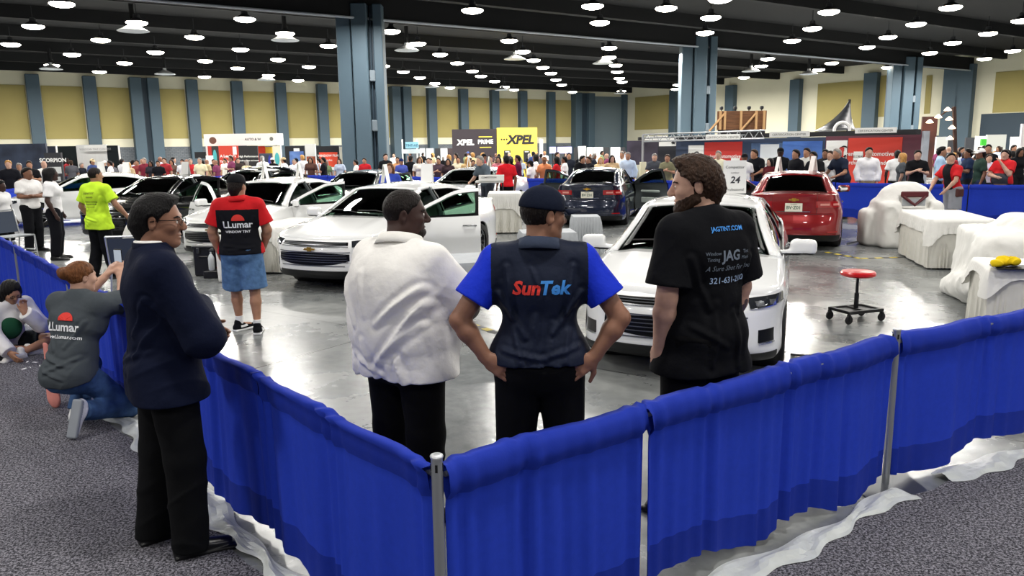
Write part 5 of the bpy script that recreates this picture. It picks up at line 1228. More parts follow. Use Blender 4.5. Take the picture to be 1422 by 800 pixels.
def sheet(t0, t1, base, D_, N_, label, seed):
    r = np.random.RandomState(seed); n = int((t1-t0)/.035); P = []; nz = 6
    for i in range(n+1):
        t = t0+(t1-t0)*i/n; c = base+D_*t; a = .07+.03*math.sin(t*4+seed)+.02*math.sin(t*11); b = .205+.03*math.sin(t*5.3+seed*2)+.02*math.sin(t*17)
        for k in range(nz+1):
            u = k/nz; P.append(c+N_*(a+(b-a)*u)+V(0, 0, .016+.022*math.sin(PI*u)*(.6+.6*math.sin(t*13+k)+.3*r.rand())))
    v, f, _ = thick(P, grid_faces(n+1, nz+1), .001); o = mesh('plastic_sheet', v, f, mat('crumpled_plastic', 'c4c8c6', .35, noise=.12, nscale=8), smooth=False); tag(o, label, 'sheet')
sheet(.35, 5.2, R1, DR2, V(DR2[1], -DR2[0], 0), 'crumpled pale plastic strip at the carpet edge under the right drape run', 2); sheet(1.3, 3.0, C0, DR, NR_, 'crumpled pale plastic strip at the carpet edge below the middle right drape', 5)
sheet(1.0, 4.4, C0+NL*-.03, DL, NL, 'pale plastic strip at the carpet edge under the left drape run', 8)
# ---------------------------------------------------------------- furniture in the work area
M_LINEN = mat('white_linen', 'e6e5e0', .8, noise=.03, nscale=6, bump=.3, bscale=12, bdist=.02); M_GREYL = mat('grey_linen', 'a9adb1', .8, noise=.04, nscale=6, bump=.3, bscale=12, bdist=.02); M_SKIRT = mat('white_skirt', 'd6d4cb', .85, noise=.04, nscale=10)
def cloth_table(c, w, d, h, rz, drop, label, m=M_LINEN, pleat=.018, npl=70, seed=1, skirt=None, name='skirted_table', corner=.2, cat='table'):
    """a rectangular table under a cloth: top plus hanging folds; optional pleated skirt beneath"""
    r = np.random.RandomState(seed); root = empty(name, c, rz)
    MB().box((0, 0, h-.02), (w-.02, d-.02, .03), bev=.005).build('tabletop', mat('table_top', '8a7a66', .6), root)
    for sx in (-1, 1):
        for sy in (-1, 1): MB().tube([(sx*(w/2-.1), sy*(d/2-.1), 0), (sx*(w/2-.1), sy*(d/2-.1), h-.03)], .015, 8).build('leg', M_POST, root)
    def hang(nm, m_, drop_f, grow, off0, pleat, npl):
        per = []; N = 220
        L = 2*(w+d)
        for i in range(N):
            t = i/N*L
            if t < w: q = V(-w/2+t, -d/2, 0); n = V(0, -1, 0); u = min(t, w-t)
            elif t < w+d: q = V(w/2, -d/2+t-w, 0); n = V(1, 0, 0); u = min(t-w, w+d-t)
            elif t < 2*w+d: q = V(w/2-(t-w-d), d/2, 0); n = V(0, 1, 0); u = min(t-w-d, 2*w+d-t)
            else: q = V(-w/2, d/2-(t-2*w-d), 0); n = V(-1, 0, 0); u = min(t-2*w-d, L-t)
            cn = math.exp(-(u/.12)**2); n = unit(n+cn*unit(q)*.9); per.append((q, n, t, cn))
        nz = 9; P = []
        for q, n, t, cn in per:
            dl = drop_f(t/L)+corner*cn*(grow)
            for k in range(nz+1):
                v = k/nz; a = (off0+.004)*1+pleat*(v**.8)*(math.sin(t*npl/ (L/ (2*PI))*1.0)+.6*math.sin(t*11+seed))*1.+grow*.05*v*(.4+cn)
                if k == 0: a = off0*.3
                P.append(q+n*a+V(0, 0, max(.01, h+.006*(k == 0)-dl*v)))
        F = []
        for i in range(N):
            for k in range(nz): a = i*(nz+1)+k; b = ((i+1) % N)*(nz+1)+k; F.append((a, a+1, b+1, b))
        F.append(tuple(i*(nz+1) for i in range(N))) if nm == 'tablecloth' else None
        if nm == 'tablecloth': F[-1] = tuple(F[-1])
        o = mesh(nm, P, F, m_, root, True); autosmooth(o, 60); return o
    if skirt is not None: hang('table_skirt', skirt, lambda t: h-.03, 0, .008, .016, 120)
    hang('tablecloth', m, drop if callable(drop) else (lambda t: drop), 1, .02, pleat, npl)
    tag(root, label, cat); return root
def heap(name, prims, h, m, label, loc, rz=0, wr=.03, seed=1, cat='cloth'):
    B = Body(); prims(B); B.warp(wrinkle(wr, 11, seed, ((.4, .2, 1), (.9, -.3, .5), (-.4, .8, .5)), 2.)); B.warp(wrinkle(wr*.45, 30, seed+5, ((.2, .9, .4), (.9, .3, .3)), 2.)); B.cut((0, 0, 0), (0, 0, -1)); o = solid(name, B, h, m, None, 1); o.location = loc; o.rotation_euler = (0, 0, rz); tag(o, label, cat); return o
cloth_table((7.35, 13.15, 0), 1.95, .95, .80, rad(76), lambda t: .22, 'long white table with pleated skirt before the far drape', skirt=M_SKIRT, seed=4)
cloth_table((5.62, 7.78, 0), 1.5, .8, .76, rad(-20), .10, 'white skirted table near the right edge with a tray and yellow cloth', skirt=M_SKIRT, seed=9, pleat=.006)
heap('draped_cover', lambda B: (B.box((0, 0, .45), (.75, .85, .46), rd=.1), B.box((.1, .2, .85), (.45, .5, .22), rd=.15, k=.15), B.ell((-.5, -.5, .6), (.3, .35, .3), k=.2), B.cap((-.75, -.6, .3), (-.80, .5, .1), .2, .15, .15)), .03, M_LINEN, 'large heap under a crumpled white sheet by the right edge', (6.55, 9.6, 0), rad(-18), .05, 3, 'cover')
heap('draped_cover', lambda B: (B.box((0, 0, .45), (.55, .5, .45), rd=.1), B.ell((0, .1, .9), (.50, .42, .36), k=.15), B.box((-.5, .2, .35), (.25, .3, .36), rd=.1, k=.1), B.box((.05, -.45, .88), (.27, .25, .12), rd=.05, op='-', k=.05)), .03, M_LINEN, 'white sheet draped over a rounded frame behind the long table', (7.75, 15.3, 0), rad(-8), .03, 5, 'cover')
r = empty('curved_screen', (7.68, 14.85, .82), rad(-8)); mb = MB(); mb.box((0, 0, .22), (.5, .04, .11), bev=.02); mb.tube([(-.2, 0, .18), (0, -.05, .02), (.2, 0, .18)], .03, 8); mb.build('screen_frame', mat('maroon_plastic', '571c22', .4), r, True); MB().box((0, .02, .07), (.42, .03, .14), bev=.01).build('backing', M_GREYL, r); tag(r, 'maroon arched frame under the white sheet behind the long table', 'frame')
def bin_(loc, w, d, h, rz, label):
    r = empty('tool_bin', loc, rz); b = MB(); b.box((0, 0, h*.45), (w*.92, d*.92, h*.9), bev=.02); b.build('bin_body', M_BLK, r); MB().box((0, 0, h*.92), (w, d, h*.12), bev=.02).build('lid', M_BLK, r); mb = MB()
    for sx in (-1, 1): mb.box((sx*w*.25, -d*.5, h*.82), (.05, .03, .09), bev=.008)
    mb.build('latch', mat('bin_latch', '2c2e31', .4), r); MB().tube([(-w*.2, -d*.52, h*.6), (-w*.18, -d*.58, h*.64), (w*.18, -d*.58, h*.64), (w*.2, -d*.52, h*.6)], .012, 6).build('handle', M_BLK, r, True); tag(r, label, 'bin')
bin_((7.28, 11.75, 0), .48, .5, .52, rad(-10), 'black latched tool bin on the floor beside the long white table')
bin_((-4.95, 12.75, 0), .5, .4, .52, rad(-8), 'black tool bin on the floor before the car with open doors')
# spray bottle hung on the bin
r = empty('spray_bottle', (-4.85, 12.45, .12)); MB().lathe([(.04, 0), (.048, .02), (.048, .2), (.03, .25), (.014, .27), (.014, .3)], (0, 0, 0), 16).build('bottle', mat('bottle_milky', 'c9ced0', .3), r, True); mb = MB(); mb.box((.015, 0, .32), (.08, .025, .035), bev=.008); mb.tube([(.02, 0, .31), (.045, 0, .26)], .007, 6); mb.build('trigger_head', M_BLK, r, True); tag(r, 'white spray bottle beside the black tool bin', 'bottle')
MB_ = MB(); o = MB().box((0, 0, 0), (.26, .26, .24), bev=.01); o = o.build('cardboard_box', mat('box_grey', '3a3c3f', .6), loc=(-4.85, 12.45, 0)); bpy.data.objects.remove(o)
st = MB().box((0, 0, .06), (.22, .2, .12), bev=.01).build('step_block', M_BLK, loc=(-4.85, 12.45, 0)); tag(st, 'low black block under the spray bottle', 'block')
cloth_table((-3.95, 13.7, 0), 1.9, .72, .76, rad(80), .20, 'white skirted table between the two white cars', skirt=M_SKIRT, seed=6)
heap('draped_sheet', lambda B: (B.box((0, 0, .36), (.22, .34, .37), rd=.06), B.cap((.1, -.2, .5), (.22, -.28, .04), .14, .09, .1)), .03, M_LINEN, 'white sheet hanging to the floor left of the red and black shirt', (-4.35, 12.25, 0), 0, .04, 8, 'sheet')
heap('draped_cover', lambda B: (B.ell((0, 0, .3), (.45, .4, .66)), B.cut((0, 0, .0), (0, 0, -1))), .03, M_LINEN, 'rounded heap under a white sheet beside the black car', (-6.55, 14.0, 0), 0, .02, 10, 'cover')
cloth_table((-.15, 9.0, 0), 1.85, .8, .76, rad(18), .38, 'grey cloth table behind the group of three people', M_GREYL, .02, 40, 12)
cloth_table((.55, 11.9, 0), .8, .6, .74, rad(5), .5, 'small grey draped table behind the person in the dark cap', M_GREYL, .02, 40, 14)
cloth_table((1.30, 13.6, 0), .45, .5, .82, rad(0), .7, 'narrow stand under a grey cloth before the dark blue car', M_GREYL, .03, 40, 15)
cloth_table((-.15, 19.0, 0), .75, 1.1, .95, 0, .35, 'white draped work table behind the open car door', skirt=M_SKIRT, seed=16)
def red_stool(p):
    r = empty('rolling_stool', p, rad(20)); B = Body(); B.cap((0, 0, .548), (0, 0, .552), .185, .185, flat=((0, 0, 1), .13)); MB().lathe([(.001, .515), (.17, .515), (.19, .53), (.19, .555), (.175, .572), (.001, .578)], (0, 0, 0), 32).build('seat', mat('red_vinyl', 'c3161c', .3, coat=.3), r, True)
    MB().tube([(0, 0, .12), (0, 0, .32)], .026, 12).tube([(0, 0, .3), (0, 0, .52)], .016, 12).build('post', M_BLK, r, True)
    f = MB(); f.box((0, 0, .125), (.42, .30, .012))
    for y in (-.15, .15): f.box((0, y, .13), (.50, .035, .035), bev=.004)
    for x in (-.22, 0, .22): f.box((x, 0, .13), (.035, .32, .035), bev=.004)
    f.build('base', mat('base_black', '121214', .4), r)
    for sx in (-1, 1):
        for sy in (-1, 1):
            c = MB(); x, y = sx*.235, sy*.15; c.lathe([(.001, -.012), (.045, -.012), (.05, -.006), (.05, .006), (.045, .012), (.001, .012)], (x, y, .05), 16, 'y'); c.box((x, y, .095), (.03, .045, .03), bev=.005); c.box((x, y+.018, .07), (.02, .004, .06)); c.box((x, y-.018, .07), (.02, .004, .06)); c.build('caster', M_TIRE, r, True)
    tag(r, 'low rolling stool with a round red seat and black wheeled base', 'stool')
red_stool((3.95, 8.75, 0))
def sling_chair(p, rz, label, seat=.50):
    r = empty('sling_chair', p, rz); fm = MB(); w = .25
    al = mat('chair_aluminium', 'c6c9cc', .35, metal=.6)
    for sy in (-1, 1):
        MB().tube([(.24, sy*w, 0), (.20, sy*w, seat), (.20, sy*w, seat)], .014, 8).build('leg', al, r, True); MB().tube([(-.30, sy*w, 0), (-.18, sy*w, seat), (-.28, sy*w, .97)], .014, 8).build('leg', al, r, True); fm.tube([(.2, sy*w, seat), (-.18, sy*w, seat)], .014, 8); fm.tube([(.22, sy*w, seat*.45), (-.24, sy*w, seat*.45)], .011, 8)
    fm.tube([(.2, -w, seat), (.2, w, seat)], .014, 8); fm.tube([(-.28, -w, .97), (-.28, w, .97)], .014, 8); fm.tube([(.225, -w, .18), (.225, w, .18)], .011, 8); fm.build('frame', al, r, True)
    mesh_m = mat('sling_mesh', '3b4454', .8)
    MB().box((.01, 0, seat+.008), (.37, .47, .012), bev=.004).build('seat', mat('sling_pale', 'b4b9bd', .8), r); a = math.atan2(.10, .47-.05); MB().box((-.235, 0, seat+.25), (.010, .47, .40), R=roty(-a*.95)).build('backrest', mesh_m, r); tag(r, label, 'chair')
sling_chair((-9.35, 14.6, 0), rad(-20), 'empty sling chair with a pale seat before the person with long hair'); sling_chair((-4.9, 10.05, 0), rad(100), 'sling chair seen over the shoulder of the suit jacket'); sling_chair((-10.9, 14.5, 0), rad(-25), 'sling chair cut by the left edge of the photo')
# yellow cloth and tray on the near right table
o = MB().box((0, 0, .008), (.42, .28, .014), bev=.006).build('black_tray', M_BLK, loc=(5.0, 7.6, .768), rz=rad(-18)); tag(o, 'flat black tray under the yellow cloth', 'tray')
B = Body(); rr = np.random.RandomState(3)
for k in range(9): B.ell(((rr.rand()-.5)*.24, (rr.rand()-.5)*.14, .025+.04*rr.rand()), (.05, .04, .03), rotz(rr.rand()*3), k=.02)
B.warp(wrinkle(.03, 90, 4, ((1, .3, .2), (.2, 1, .5), (.5, .5, 1)), 1.2)); B.cut((0, 0, .0), (0, 0, -1)); o = solid('yellow_cloth', B, .006, cloth('e9c81e'), None); o.location = (4.90, 7.60, .786); tag(o, 'crumpled yellow cloth on the white table at right', 'cloth')
def cable(pts, label, m=M_BLK, r=.012, cat='cable', name='cable'):
    q = [V(*p) for p in pts]; out = []
    for i in range(len(q)-1):
        a, b, c, d = q[max(i-1, 0)], q[i], q[i+1], q[min(i+2, len(q)-1)]
        for t in np.linspace(0, 1, 9)[:-1]: out.append(.5*((2*b)+(-a+c)*t+(2*a-5*b+4*c-d)*t*t+(-a+3*b-3*c+d)*t**3))
    out.append(q[-1]); o = MB().tube(out, r, 7).build(name, m, smooth=True); tag(o, label, cat)
def g3(x, y): p = at(x, y, .014); return (p[0], p[1], .014)
cable([g3(1176, 338), g3(1200, 334), g3(1212, 337), g3(1225, 336), g3(1245, 337)], 'black power cable on the floor right of the red car')
cable([g3(380, 362), g3(395, 368), g3(420, 366), g3(395, 375), g3(365, 380), g3(345, 384)], 'black cable on the floor beside the legs in denim shorts')
cable([g3(690, 306), g3(712, 303), g3(740, 301), g3(760, 304)], 'black cable on the floor before the dark blue car')
cable([g3(1098, 492), g3(1118, 494), g3(1140, 492), g3(1165, 486), g3(1190, 485)], 'black hose on the floor beside the nearest white car')
def hazard(a, b, label):
    A, B = V(*a), V(*b); d = B-A; L = np.linalg.norm(d); u = d/L; n = V(-u[1], u[0], 0)*.045; k = int(L/.12); mb = MB()
    for i in range(k):
        mb.cur = i % 2; p, q = A+u*L*i/k, A+u*L*(i+1)/k; mb.add([p-n, q-n+u*.03*0, q+n, p+n], [(0, 1, 2, 3)])
    o = mb.build('floor_tape', mats=[mat('tape_yellow', 'e8d03a', .5), mat('tape_black', '17171a', .5)]); tag(o, label, 'tape')
def g4(x, y): p = at(x, y, .004); return (p[0], p[1], .004)
hazard(g4(1147, 350), g4(1195, 359), 'yellow and black tape strip on the floor by the red car'); hazard(g4(1195, 359), g4(1256, 357), 'yellow and black tape strip reaching the long white table'); hazard(g4(655, 450), g4(690, 462), 'yellow and black tape strip on the floor behind the dark vest')

# ---------------------------------------------------------------- booths behind
def pan(name, x0, x1, y0, y1, Y, m, label=None, cat=None, th=.12, parent=None, group=None, base=None):
    """an upright board facing the camera side of the hall, spanning picture columns x0..x1 at depth Y"""
    a, b = aty(x0, (y0+(y1 or 210))/2, Y), aty(x1, (y0+(y1 or 210))/2, Y); zt = aty((x0+x1)/2, y0, Y)[2]; zb = base if base is not None else (0. if y1 is None else max(0, aty((x0+x1)/2, y1, Y)[2]))
    o = MB().box((0, 0, (zt-zb)/2), (b[0]-a[0], th, zt-zb)).build(name, m, parent, loc=((a[0]+b[0])/2, Y, zb) if parent is None else None)
    if parent is not None: o.location = ((a[0]+b[0])/2-parent.location[0], Y-parent.location[1], zb-parent.location[2])
    if label: tag(o, label, cat, group)
    o['w'] = float(b[0]-a[0]); o['h'] = float(zt-zb); o['th'] = th; return o
def face_text(o, items, nm='lettering', off=.01):
    """items: text, height share, x share (-.5..+.5), z share (0..1), material, bold, shear"""
    W, H = o['w'], o['h']; mb = []; it2 = [(t, s*H, x*W, z*H, m, *(rest)) for t, s, x, z, m, *rest in items]
    return flat_text(nm, it2, (0, -o['th']/2, 0), (1, 0, 0), (0, 0, 1), o, off)
def face_quad(o, x0, x1, z0, z1, m, nm='panel_field', off=.006, disc=False):
    W, H = o['w'], o['h']; y = -o['th']/2-off; 
    if disc:
        cx, cz, rx, rz_ = (x0+x1)/2*W, (z0+z1)/2*H, (x1-x0)/2*W, (z1-z0)/2*H; return mesh(nm, [(cx+rx*math.cos(t), y, cz+rz_*math.sin(t)) for t in np.linspace(0, 2*PI, 25)[:-1]], [tuple(range(24))], m, o)
    return mesh(nm, [(x0*W, y, z0*H), (x1*W, y, z0*H), (x1*W, y, z1*H), (x0*W, y, z1*H)], [(0, 1, 2, 3)], m, o)
pm = lambda c, r=.6, **k: mat('paint_'+c, c, r, **k)
W_, K_ = pm('f0f0ec'), pm('14151a'); NAVY = pm('222c40'); TEAL = pm('4fb8bd'); ORG = pm('d6472c'); YEL = pm('f0d04a')
def photo_mat(nm, c1, c2, sc=3.): return mat('photo_'+nm, c1, .5, noise=1, nscale=sc, col2=c2)
o = pan('xpel_dark_wall'.replace('xpel_', 'booth_'), 630, 690, 180, None, 56, pm('2a2228'), 'dark booth wall with white lettering beside the yellow one', 'booth wall', 3.)
face_text(o, [('XPEL', .155, -.20, .68, W_, .05, .1), ('PRIME', .12, .25, .70, W_, .03)]); face_quad(o, .1, .4, .83, .85, pm('e2c64a'), 'gold_line'); face_quad(o, .12, .38, .62, .635, pm('e2c64a'), 'gold_line')
o = pan('booth_yellow_wall', 690.5, 745, 178, None, 56, pm('e2c64a'), 'bright yellow booth wall with black lettering', 'booth wall', 3.)
face_text(o, [('XPEL', .24, .08, .68, K_, .05, .2), ('···', .2, -.32, .70, K_, .03)])
for x0 in (700, 727): s = pan('wall_screen', x0, x0+9, 209, 225, 54.3, K_, 'black upright screen on the yellow booth wall', 'screen', .1, group='screens on the yellow booth wall'); face_quad(s, -.3, .3, .86, .93, W_, 'screen_title')
o = pan('mural_wall', -40, 66, 200, 231, 34, photo_mat('mural', '3a4458', '1a202e', 1.2), 'long dark mural wall at far left', 'booth wall', base=.9)
o = pan('banner_stand', 62, 85, 212, None, 30, pm('2c2d31'), 'dark pull-up banner with white lettering beside the black drape', 'banner'); face_text(o, [('SCORPION', .10, 0, .83, W_, .03)]); face_quad(o, -.35, .45, .62, .74, pm('c8cac8')); face_quad(o, -.2, .35, .48, .56, pm('b8bab8')); face_quad(o, -.1, .35, .36, .44, pm('b0b2b0'))
def soft(name, x0, x1, y0, Y, m, label): o = pan(name, x0, x1, y0, None, Y, m, label, 'drape', .1); return o
M_BD = mat('black_drape', '101a1c', .9, noise=.2, nscale=5, stretch=(8, 1, .2)); M_WD = mat('white_drape', 'dfe0dd', .9, noise=.04, nscale=5, stretch=(8, 1, .2))
soft('tall_black_drape', 66, 79, 203, 36.5, pm('1e2433'), 'narrow dark drape behind the lettered banner'); soft('tall_black_drape', 80, 106, 203, 36, M_BD, 'tall black drape left of the white one'); soft('tall_black_drape', 149, 166, 202, 36, M_BD, 'tall black drape right of the white one'); o = soft('tall_white_drape', 106.5, 148.5, 201, 36, M_WD, 'tall white drape between two black ones')
s = pan('white_banner', 117, 148, 202.5, 210, 35.8, W_, 'thin white banner pinned to the white drape', 'banner', .03); face_text(s, [('WINDOW TINT CONTEST', .5, 0, .2, pm('9a9a9a'))])
for x in (80, 166.5): p = aty(x, 220, 35.7); q = aty(x, 202, 35.7)[2]; o = MB().tube([(0, 0, 0), (0, 0, q)], .04, 8).build('drape_pole', W_, loc=(p[0], p[1], 0)); tag(o, 'thin white pole at the end of the black and white drapes', 'pole', 'poles of the tall drapes')
# red and black dealer booth
o = pan('booth_header', 289, 389, 186, 202, 44, W_, 'white header board over the red and black booth', 'sign', 1.2); face_text(o, [('AUTO & W', .28, .17, .42, K_, .02)]); face_quad(o, -.43, -.33, .15, .75, pm('6b4a3c'), 'car_picture', disc=True); face_quad(o, .40, .45, .35, .7, pm('7a7a72'), 'badge', disc=True)
for a in (289.5, 388): p = aty(a, 210, 44.5); o = MB().box((0, 0, 1.2), (.2, .2, 2.4)).build('booth_upright', W_, loc=(p[0], p[1], 0)); tag(o, 'white upright carrying the header board of the red booth', 'post', 'uprights of the red booth')
o = pan('red_banner', 289, 304, 203, None, 43, pm('b8332a'), 'red banner with a dark stripe and teal oval', 'banner'); face_quad(o, -.15, .5, .0, 1., pm('34302f')); face_quad(o, -.05, .3, .55, .92, TEAL, 'oval', .012, True); face_text(o, [('TINT', .05, .15, .4, W_), ('FILM', .05, .15, .33, W_)], off=.02)
o = pan('red_banner', 304.5, 331, 202.5, None, 42.6, pm('c8402e'), 'orange-red banner with white lettering', 'banner'); face_text(o, [("A Leader's", .085, -.05, .74, W_, .03), ("Tailor's Choice", .07, .0, .62, W_, .03), ('installers', .07, -.2, .42, W_), ('trusted', .07, -.2, .3, W_)]); face_quad(o, .22, .42, .80, .98, W_)
o = pan('black_banner', 331.5, 358, 202.5, None, 42.2, pm('201e20'), 'black banner with a teal disc and white lettering', 'banner'); face_text(o, [('High Performance', .062, 0, .74, W_, .02), ('window films and more', .05, 0, .65, W_, .02)]); face_quad(o, .08, .44, .16, .52, TEAL, 'teal_disc', .012, True)
o = pan('red_banner', 359, 368, 203, None, 44, ORG, 'small orange sign beside the black banner', 'sign'); o = pan('yellow_sign', 368, 378, 204, None, 44.1, YEL, 'small yellow sign under the white header', 'sign')
o = pan('slate_screen', 360, 378, 213, None, 43.6, pm('434b5c'), 'slate screen with a blue ribbon sign', 'screen'); face_quad(o, .15, .45, .2, .95, pm('3a48b8'), 'ribbon', disc=True)
o = pan('white_banner', 379, 390, 203, None, 43, pm('efe6d2'), 'pale banner with a teal oval at the end of the red booth', 'banner'); face_quad(o, -.3, .3, .55, .85, TEAL, 'oval', disc=True); face_quad(o, -.3, .3, .44, .52, pm('5a4038'))
o = pan('framed_poster', 396, 423, 203, None, 42, K_, 'black framed booth wall with a blue picture', 'poster'); face_quad(o, -.28, .45, .1, .88, photo_mat('blue', '6f92cf', '2f4a86', 2.)); face_quad(o, -.05, .25, .88, .95, W_)
o = pan('orange_poster', 424, 438, 200, None, 43, W_, 'white and orange poster between two black framed walls', 'poster'); face_quad(o, -.4, .5, .35, .72, photo_mat('orange', 'd8653c', '5b3a30', 2.5))
o = pan('framed_poster', 440, 471, 203, None, 41, K_, 'black framed booth wall with an orange and white car picture', 'poster'); face_quad(o, -.4, .42, .05, .86, W_); face_quad(o, -.4, .42, .52, .86, ORG, off=.01); face_quad(o, -.1, .42, .2, .46, pm('8b8f96'), 'car_picture', .012, True); face_text(o, [('WINDOW FILM', .07, .0, .76, W_, .02), ('shades', .07, .0, .66, W_)], off=.02)
o = pan('white_pillar', 471.5, 477, 204, None, 40.5, pm('d8d4c2'), 'narrow cream pillar beside the orange poster', 'pillar board'); 
o = pan('booth_screen', 271, 286, 211, 220, 43.5, K_, 'black hanging screen left of the red booth', 'screen'); o = pan('white_case', 286, 295, 216, None, 40, W_, 'white display case beside the red banner', 'case')
# far openings and tents between the columns
o = pan('light_blue_sign', 563, 581, 197, 206, 46, pm('8fc6d8'), 'pale blue sign board on a white frame', 'sign'); face_text(o, [('TINT-AZ', .5, 0, .3, pm('3c6f8a'), .02)])
r = empty('sign_stand', (aty(571, 210, 46.2)[0], 46.2, 0)); 
for dx in (-.5, .35): MB().tube([(dx, 0, 0), (dx, 0, 2.6)], .04, 8).build('upright', W_, r)
MB().box((0, 0, 1.9), (1.1, .1, .25)).build('lower_board', pm('d5dde0'), r); tag(r, 'white frame under the pale blue sign', 'frame')
for i, (a, b, c) in enumerate(((500, 512, 'd5d5cf'), (583, 590, 'c9cdd0'), (592, 602, 'e2e4e2'), (612, 621, 'e6e6e2'), (604, 611, '16181c'), (622, 629, '2c1f22'))): pan('exhibit_panel', a, b, 206, None, 70+i*.4, pm(c), 'exhibit panel on the far side of the hall left of the dark booth wall', 'panel', group='far exhibit panels')
o = pan('white_tower', 749, 754, 193, None, 50, pm('cfd3d6'), 'thin grey mast beside the yellow booth wall', 'mast')
for i, (a, b) in enumerate(((763, 772), (774, 794))): o = pan('lilac_screen', a, b, 204, 213, 52, mat('screen_lilac', 'a9a6dc', .3, emit='a9a6dc', es=.8), ('small' if i == 0 else 'wide')+' glowing lilac screen right of the yellow booth wall', 'screen')
for i, (a, b, c) in enumerate(((797, 803, '14151a'), (815, 823, 'e8e8e4'), (824, 837, 'ecebe6'), (838, 846, '191b1f'), (848, 861, 'edece8'), (862, 868, '1a1a20'))): pan('exhibit_panel', a, b, 204.5, None, 66+i*.3, pm(c), 'exhibit panel on the far side right of the yellow wall', 'panel', group='far exhibit panels on the right')
# grey automotive booth and the long blue and red wall: it runs back along the far drape
def lean(name, x0, x1, y0, y1, Ya, Yb, m, label, cat='booth wall', th=.12, base=None, parent=None):
    """a board from (x0, depth Ya) to (x1, depth Yb), heights read at both ends"""
    ym = (y0[0]+(y1[0] if y1 else 215))/2; A = aty(x0, ym, Ya); B = aty(x1, ym, Yb); d = B-A; d[2] = 0; L = np.linalg.norm(d); zt = (aty(x0, y0[0], Ya)[2]+aty(x1, y0[1], Yb)[2])/2; zb = 0. if y1 is None else (aty(x0, y1[0], Ya)[2]+aty(x1, y1[1], Yb)[2])/2
    if base is not None: zb = base
    c = (A+B)/2; rz = math.atan2(d[1], d[0]); o = MB().box((0, 0, (zt-zb)/2), (L, th, zt-zb)).build(name, m, None, loc=(c[0], c[1], zb), rz=rz); o['w'] = float(L); o['h'] = float(zt-zb); o['th'] = th; tag(o, label, cat); return o
o = lean('booth_grey_wall', 871, 944, (197, 193), None, 34, 33, photo_mat('sheen', '4d4658', '27222c', .7), 'dark glossy booth wall lit by a spot above the onlookers'); face_quad(o, .1, .45, 0, 1, pm('1f2129'));  # sheen and spot light are painted in as a paler mottled colour
o = lean('logo_sign', 916, 943, (189.5, 193), (203, 203), 32.5, 32, W_, 'white hanging sign with a black swirl logo', 'sign'); face_text(o, [('&', .6, .25, .25, K_, .03), ('~', .9, .25, .2, K_, .03)])
o = lean('roof_sign', 896, 926, (190, 189), (195, 194), 32.8, 32.4, W_, 'thin white sign board left of the logo sign', 'sign')
o = pan('spot_lamp', 886, 893, 190.5, 195, 33.4, K_, 'black spot lamp over the dark glossy wall', 'lamp'); 
Mw = pm('2f3d57')
o = lean('booth_blue_wall', 940, 1148, (197, 187), None, 32, 27.5, Mw, 'long dark blue booth wall behind the onlookers'); W0 = o['w']
face_quad(o, -.405, -.29, .52, .90, W_, 'logo_field'); face_text(o, [('G', .16, -.345, .68, K_, .03)], 'logo', .012)
face_quad(o, -.285, -.02, .25, .95, pm('c2312b'), 'red_field'); face_text(o, [('Premium Automotive', .09, -.17, .68, W_, .01), ('& Architectural Window Film', .08, -.16, .56, W_, .01)], off=.015)
face_quad(o, .04, .24, .10, .92, photo_mat('building', '5d7aa6', '1d2c46', 1.5), 'photo_field'); face_quad(o, .24, .48, .10, .94, photo_mat('sky', '5f8fe0', '2e4f9a', .5), 'photo_field'); face_quad(o, .30, .40, .1, .8, pm('4668a8'), 'tower_picture', .012); face_quad(o, .10, .22, .35, .9, pm('dfe4e8'), 'white_field', .012)
for k, (t, nm) in enumerate(((-.06, 'left'), (.13, 'right'))): face_quad(o, t-.03, t+.03, .48, .68, W_, 'small_sign', .05); face_text(o, [('GLOBAL', .05, t, .56, K_)], 'small_logo', .06)
o = lean('booth_red_wall', 1148, 1281, (185.5, 182.5), None, 27.5, 24.5, pm('5b2a38'), 'maroon booth wall with a bright red field and white logo board')
face_quad(o, -.49, -.25, .46, .90, W_, 'logo_field'); face_text(o, [('GLOBAL', .13, -.40, .60, K_, .03), ('C', .24, -.30, .66, K_, .0)], 'logo', .012); face_quad(o, -.33, -.28, .66, .8, pm('c23a33'), 'logo_accent', .014)
face_quad(o, -.24, .32, .30, .93, pm('cf3a2b'), 'red_field'); face_text(o, [('Premium Automotive', .09, -.02, .68, W_, .01), ('& Architectural Window Film', .08, .02, .56, W_, .01)], off=.015); face_quad(o, -.17, -.07, .62, .74, W_, 'small_sign', .03); face_text(o, [('GLOBAL', .05, -.12, .655, K_)], 'small_logo', .04); face_quad(o, -.2, .5, .0, .22, photo_mat('car', '8f2a2a', '241c22', 1.2), 'car_picture', .008)
o = lean('booth_fascia', 940, 1275, (190.5, 176.5), (196.5, 183.5), 31.7, 24.1, K_, 'black fascia running above the blue and maroon walls', 'fascia', .3)
for i, (a, b, y, Ya, l) in enumerate(((981, 1028, (187, 186), 30.2, 'white lettered board over the blue wall nearest the truss'), (1069, 1124, (183.5, 181.5), 28, 'white lettered board over the middle of the blue wall'), (1188, 1245, (178, 176.5), 25.6, 'white lettered board over the maroon wall'))):
    o = lean('lettered_board', a, b, y, (y[0]+8, y[1]+7), Ya-.6, Ya-1.3, W_, l, 'sign'); face_text(o, [('CERTIFICATION CENTER', .55, 0, .25, pm('8a8a86'), .01)])
o = pan('silver_pillar', 1281, 1289, 182, None, 24., mat('silver_tile', 'aeb4bd', .35, noise=.2, nscale=3), 'silver tiled pillar at the end of the maroon wall', 'pillar board')
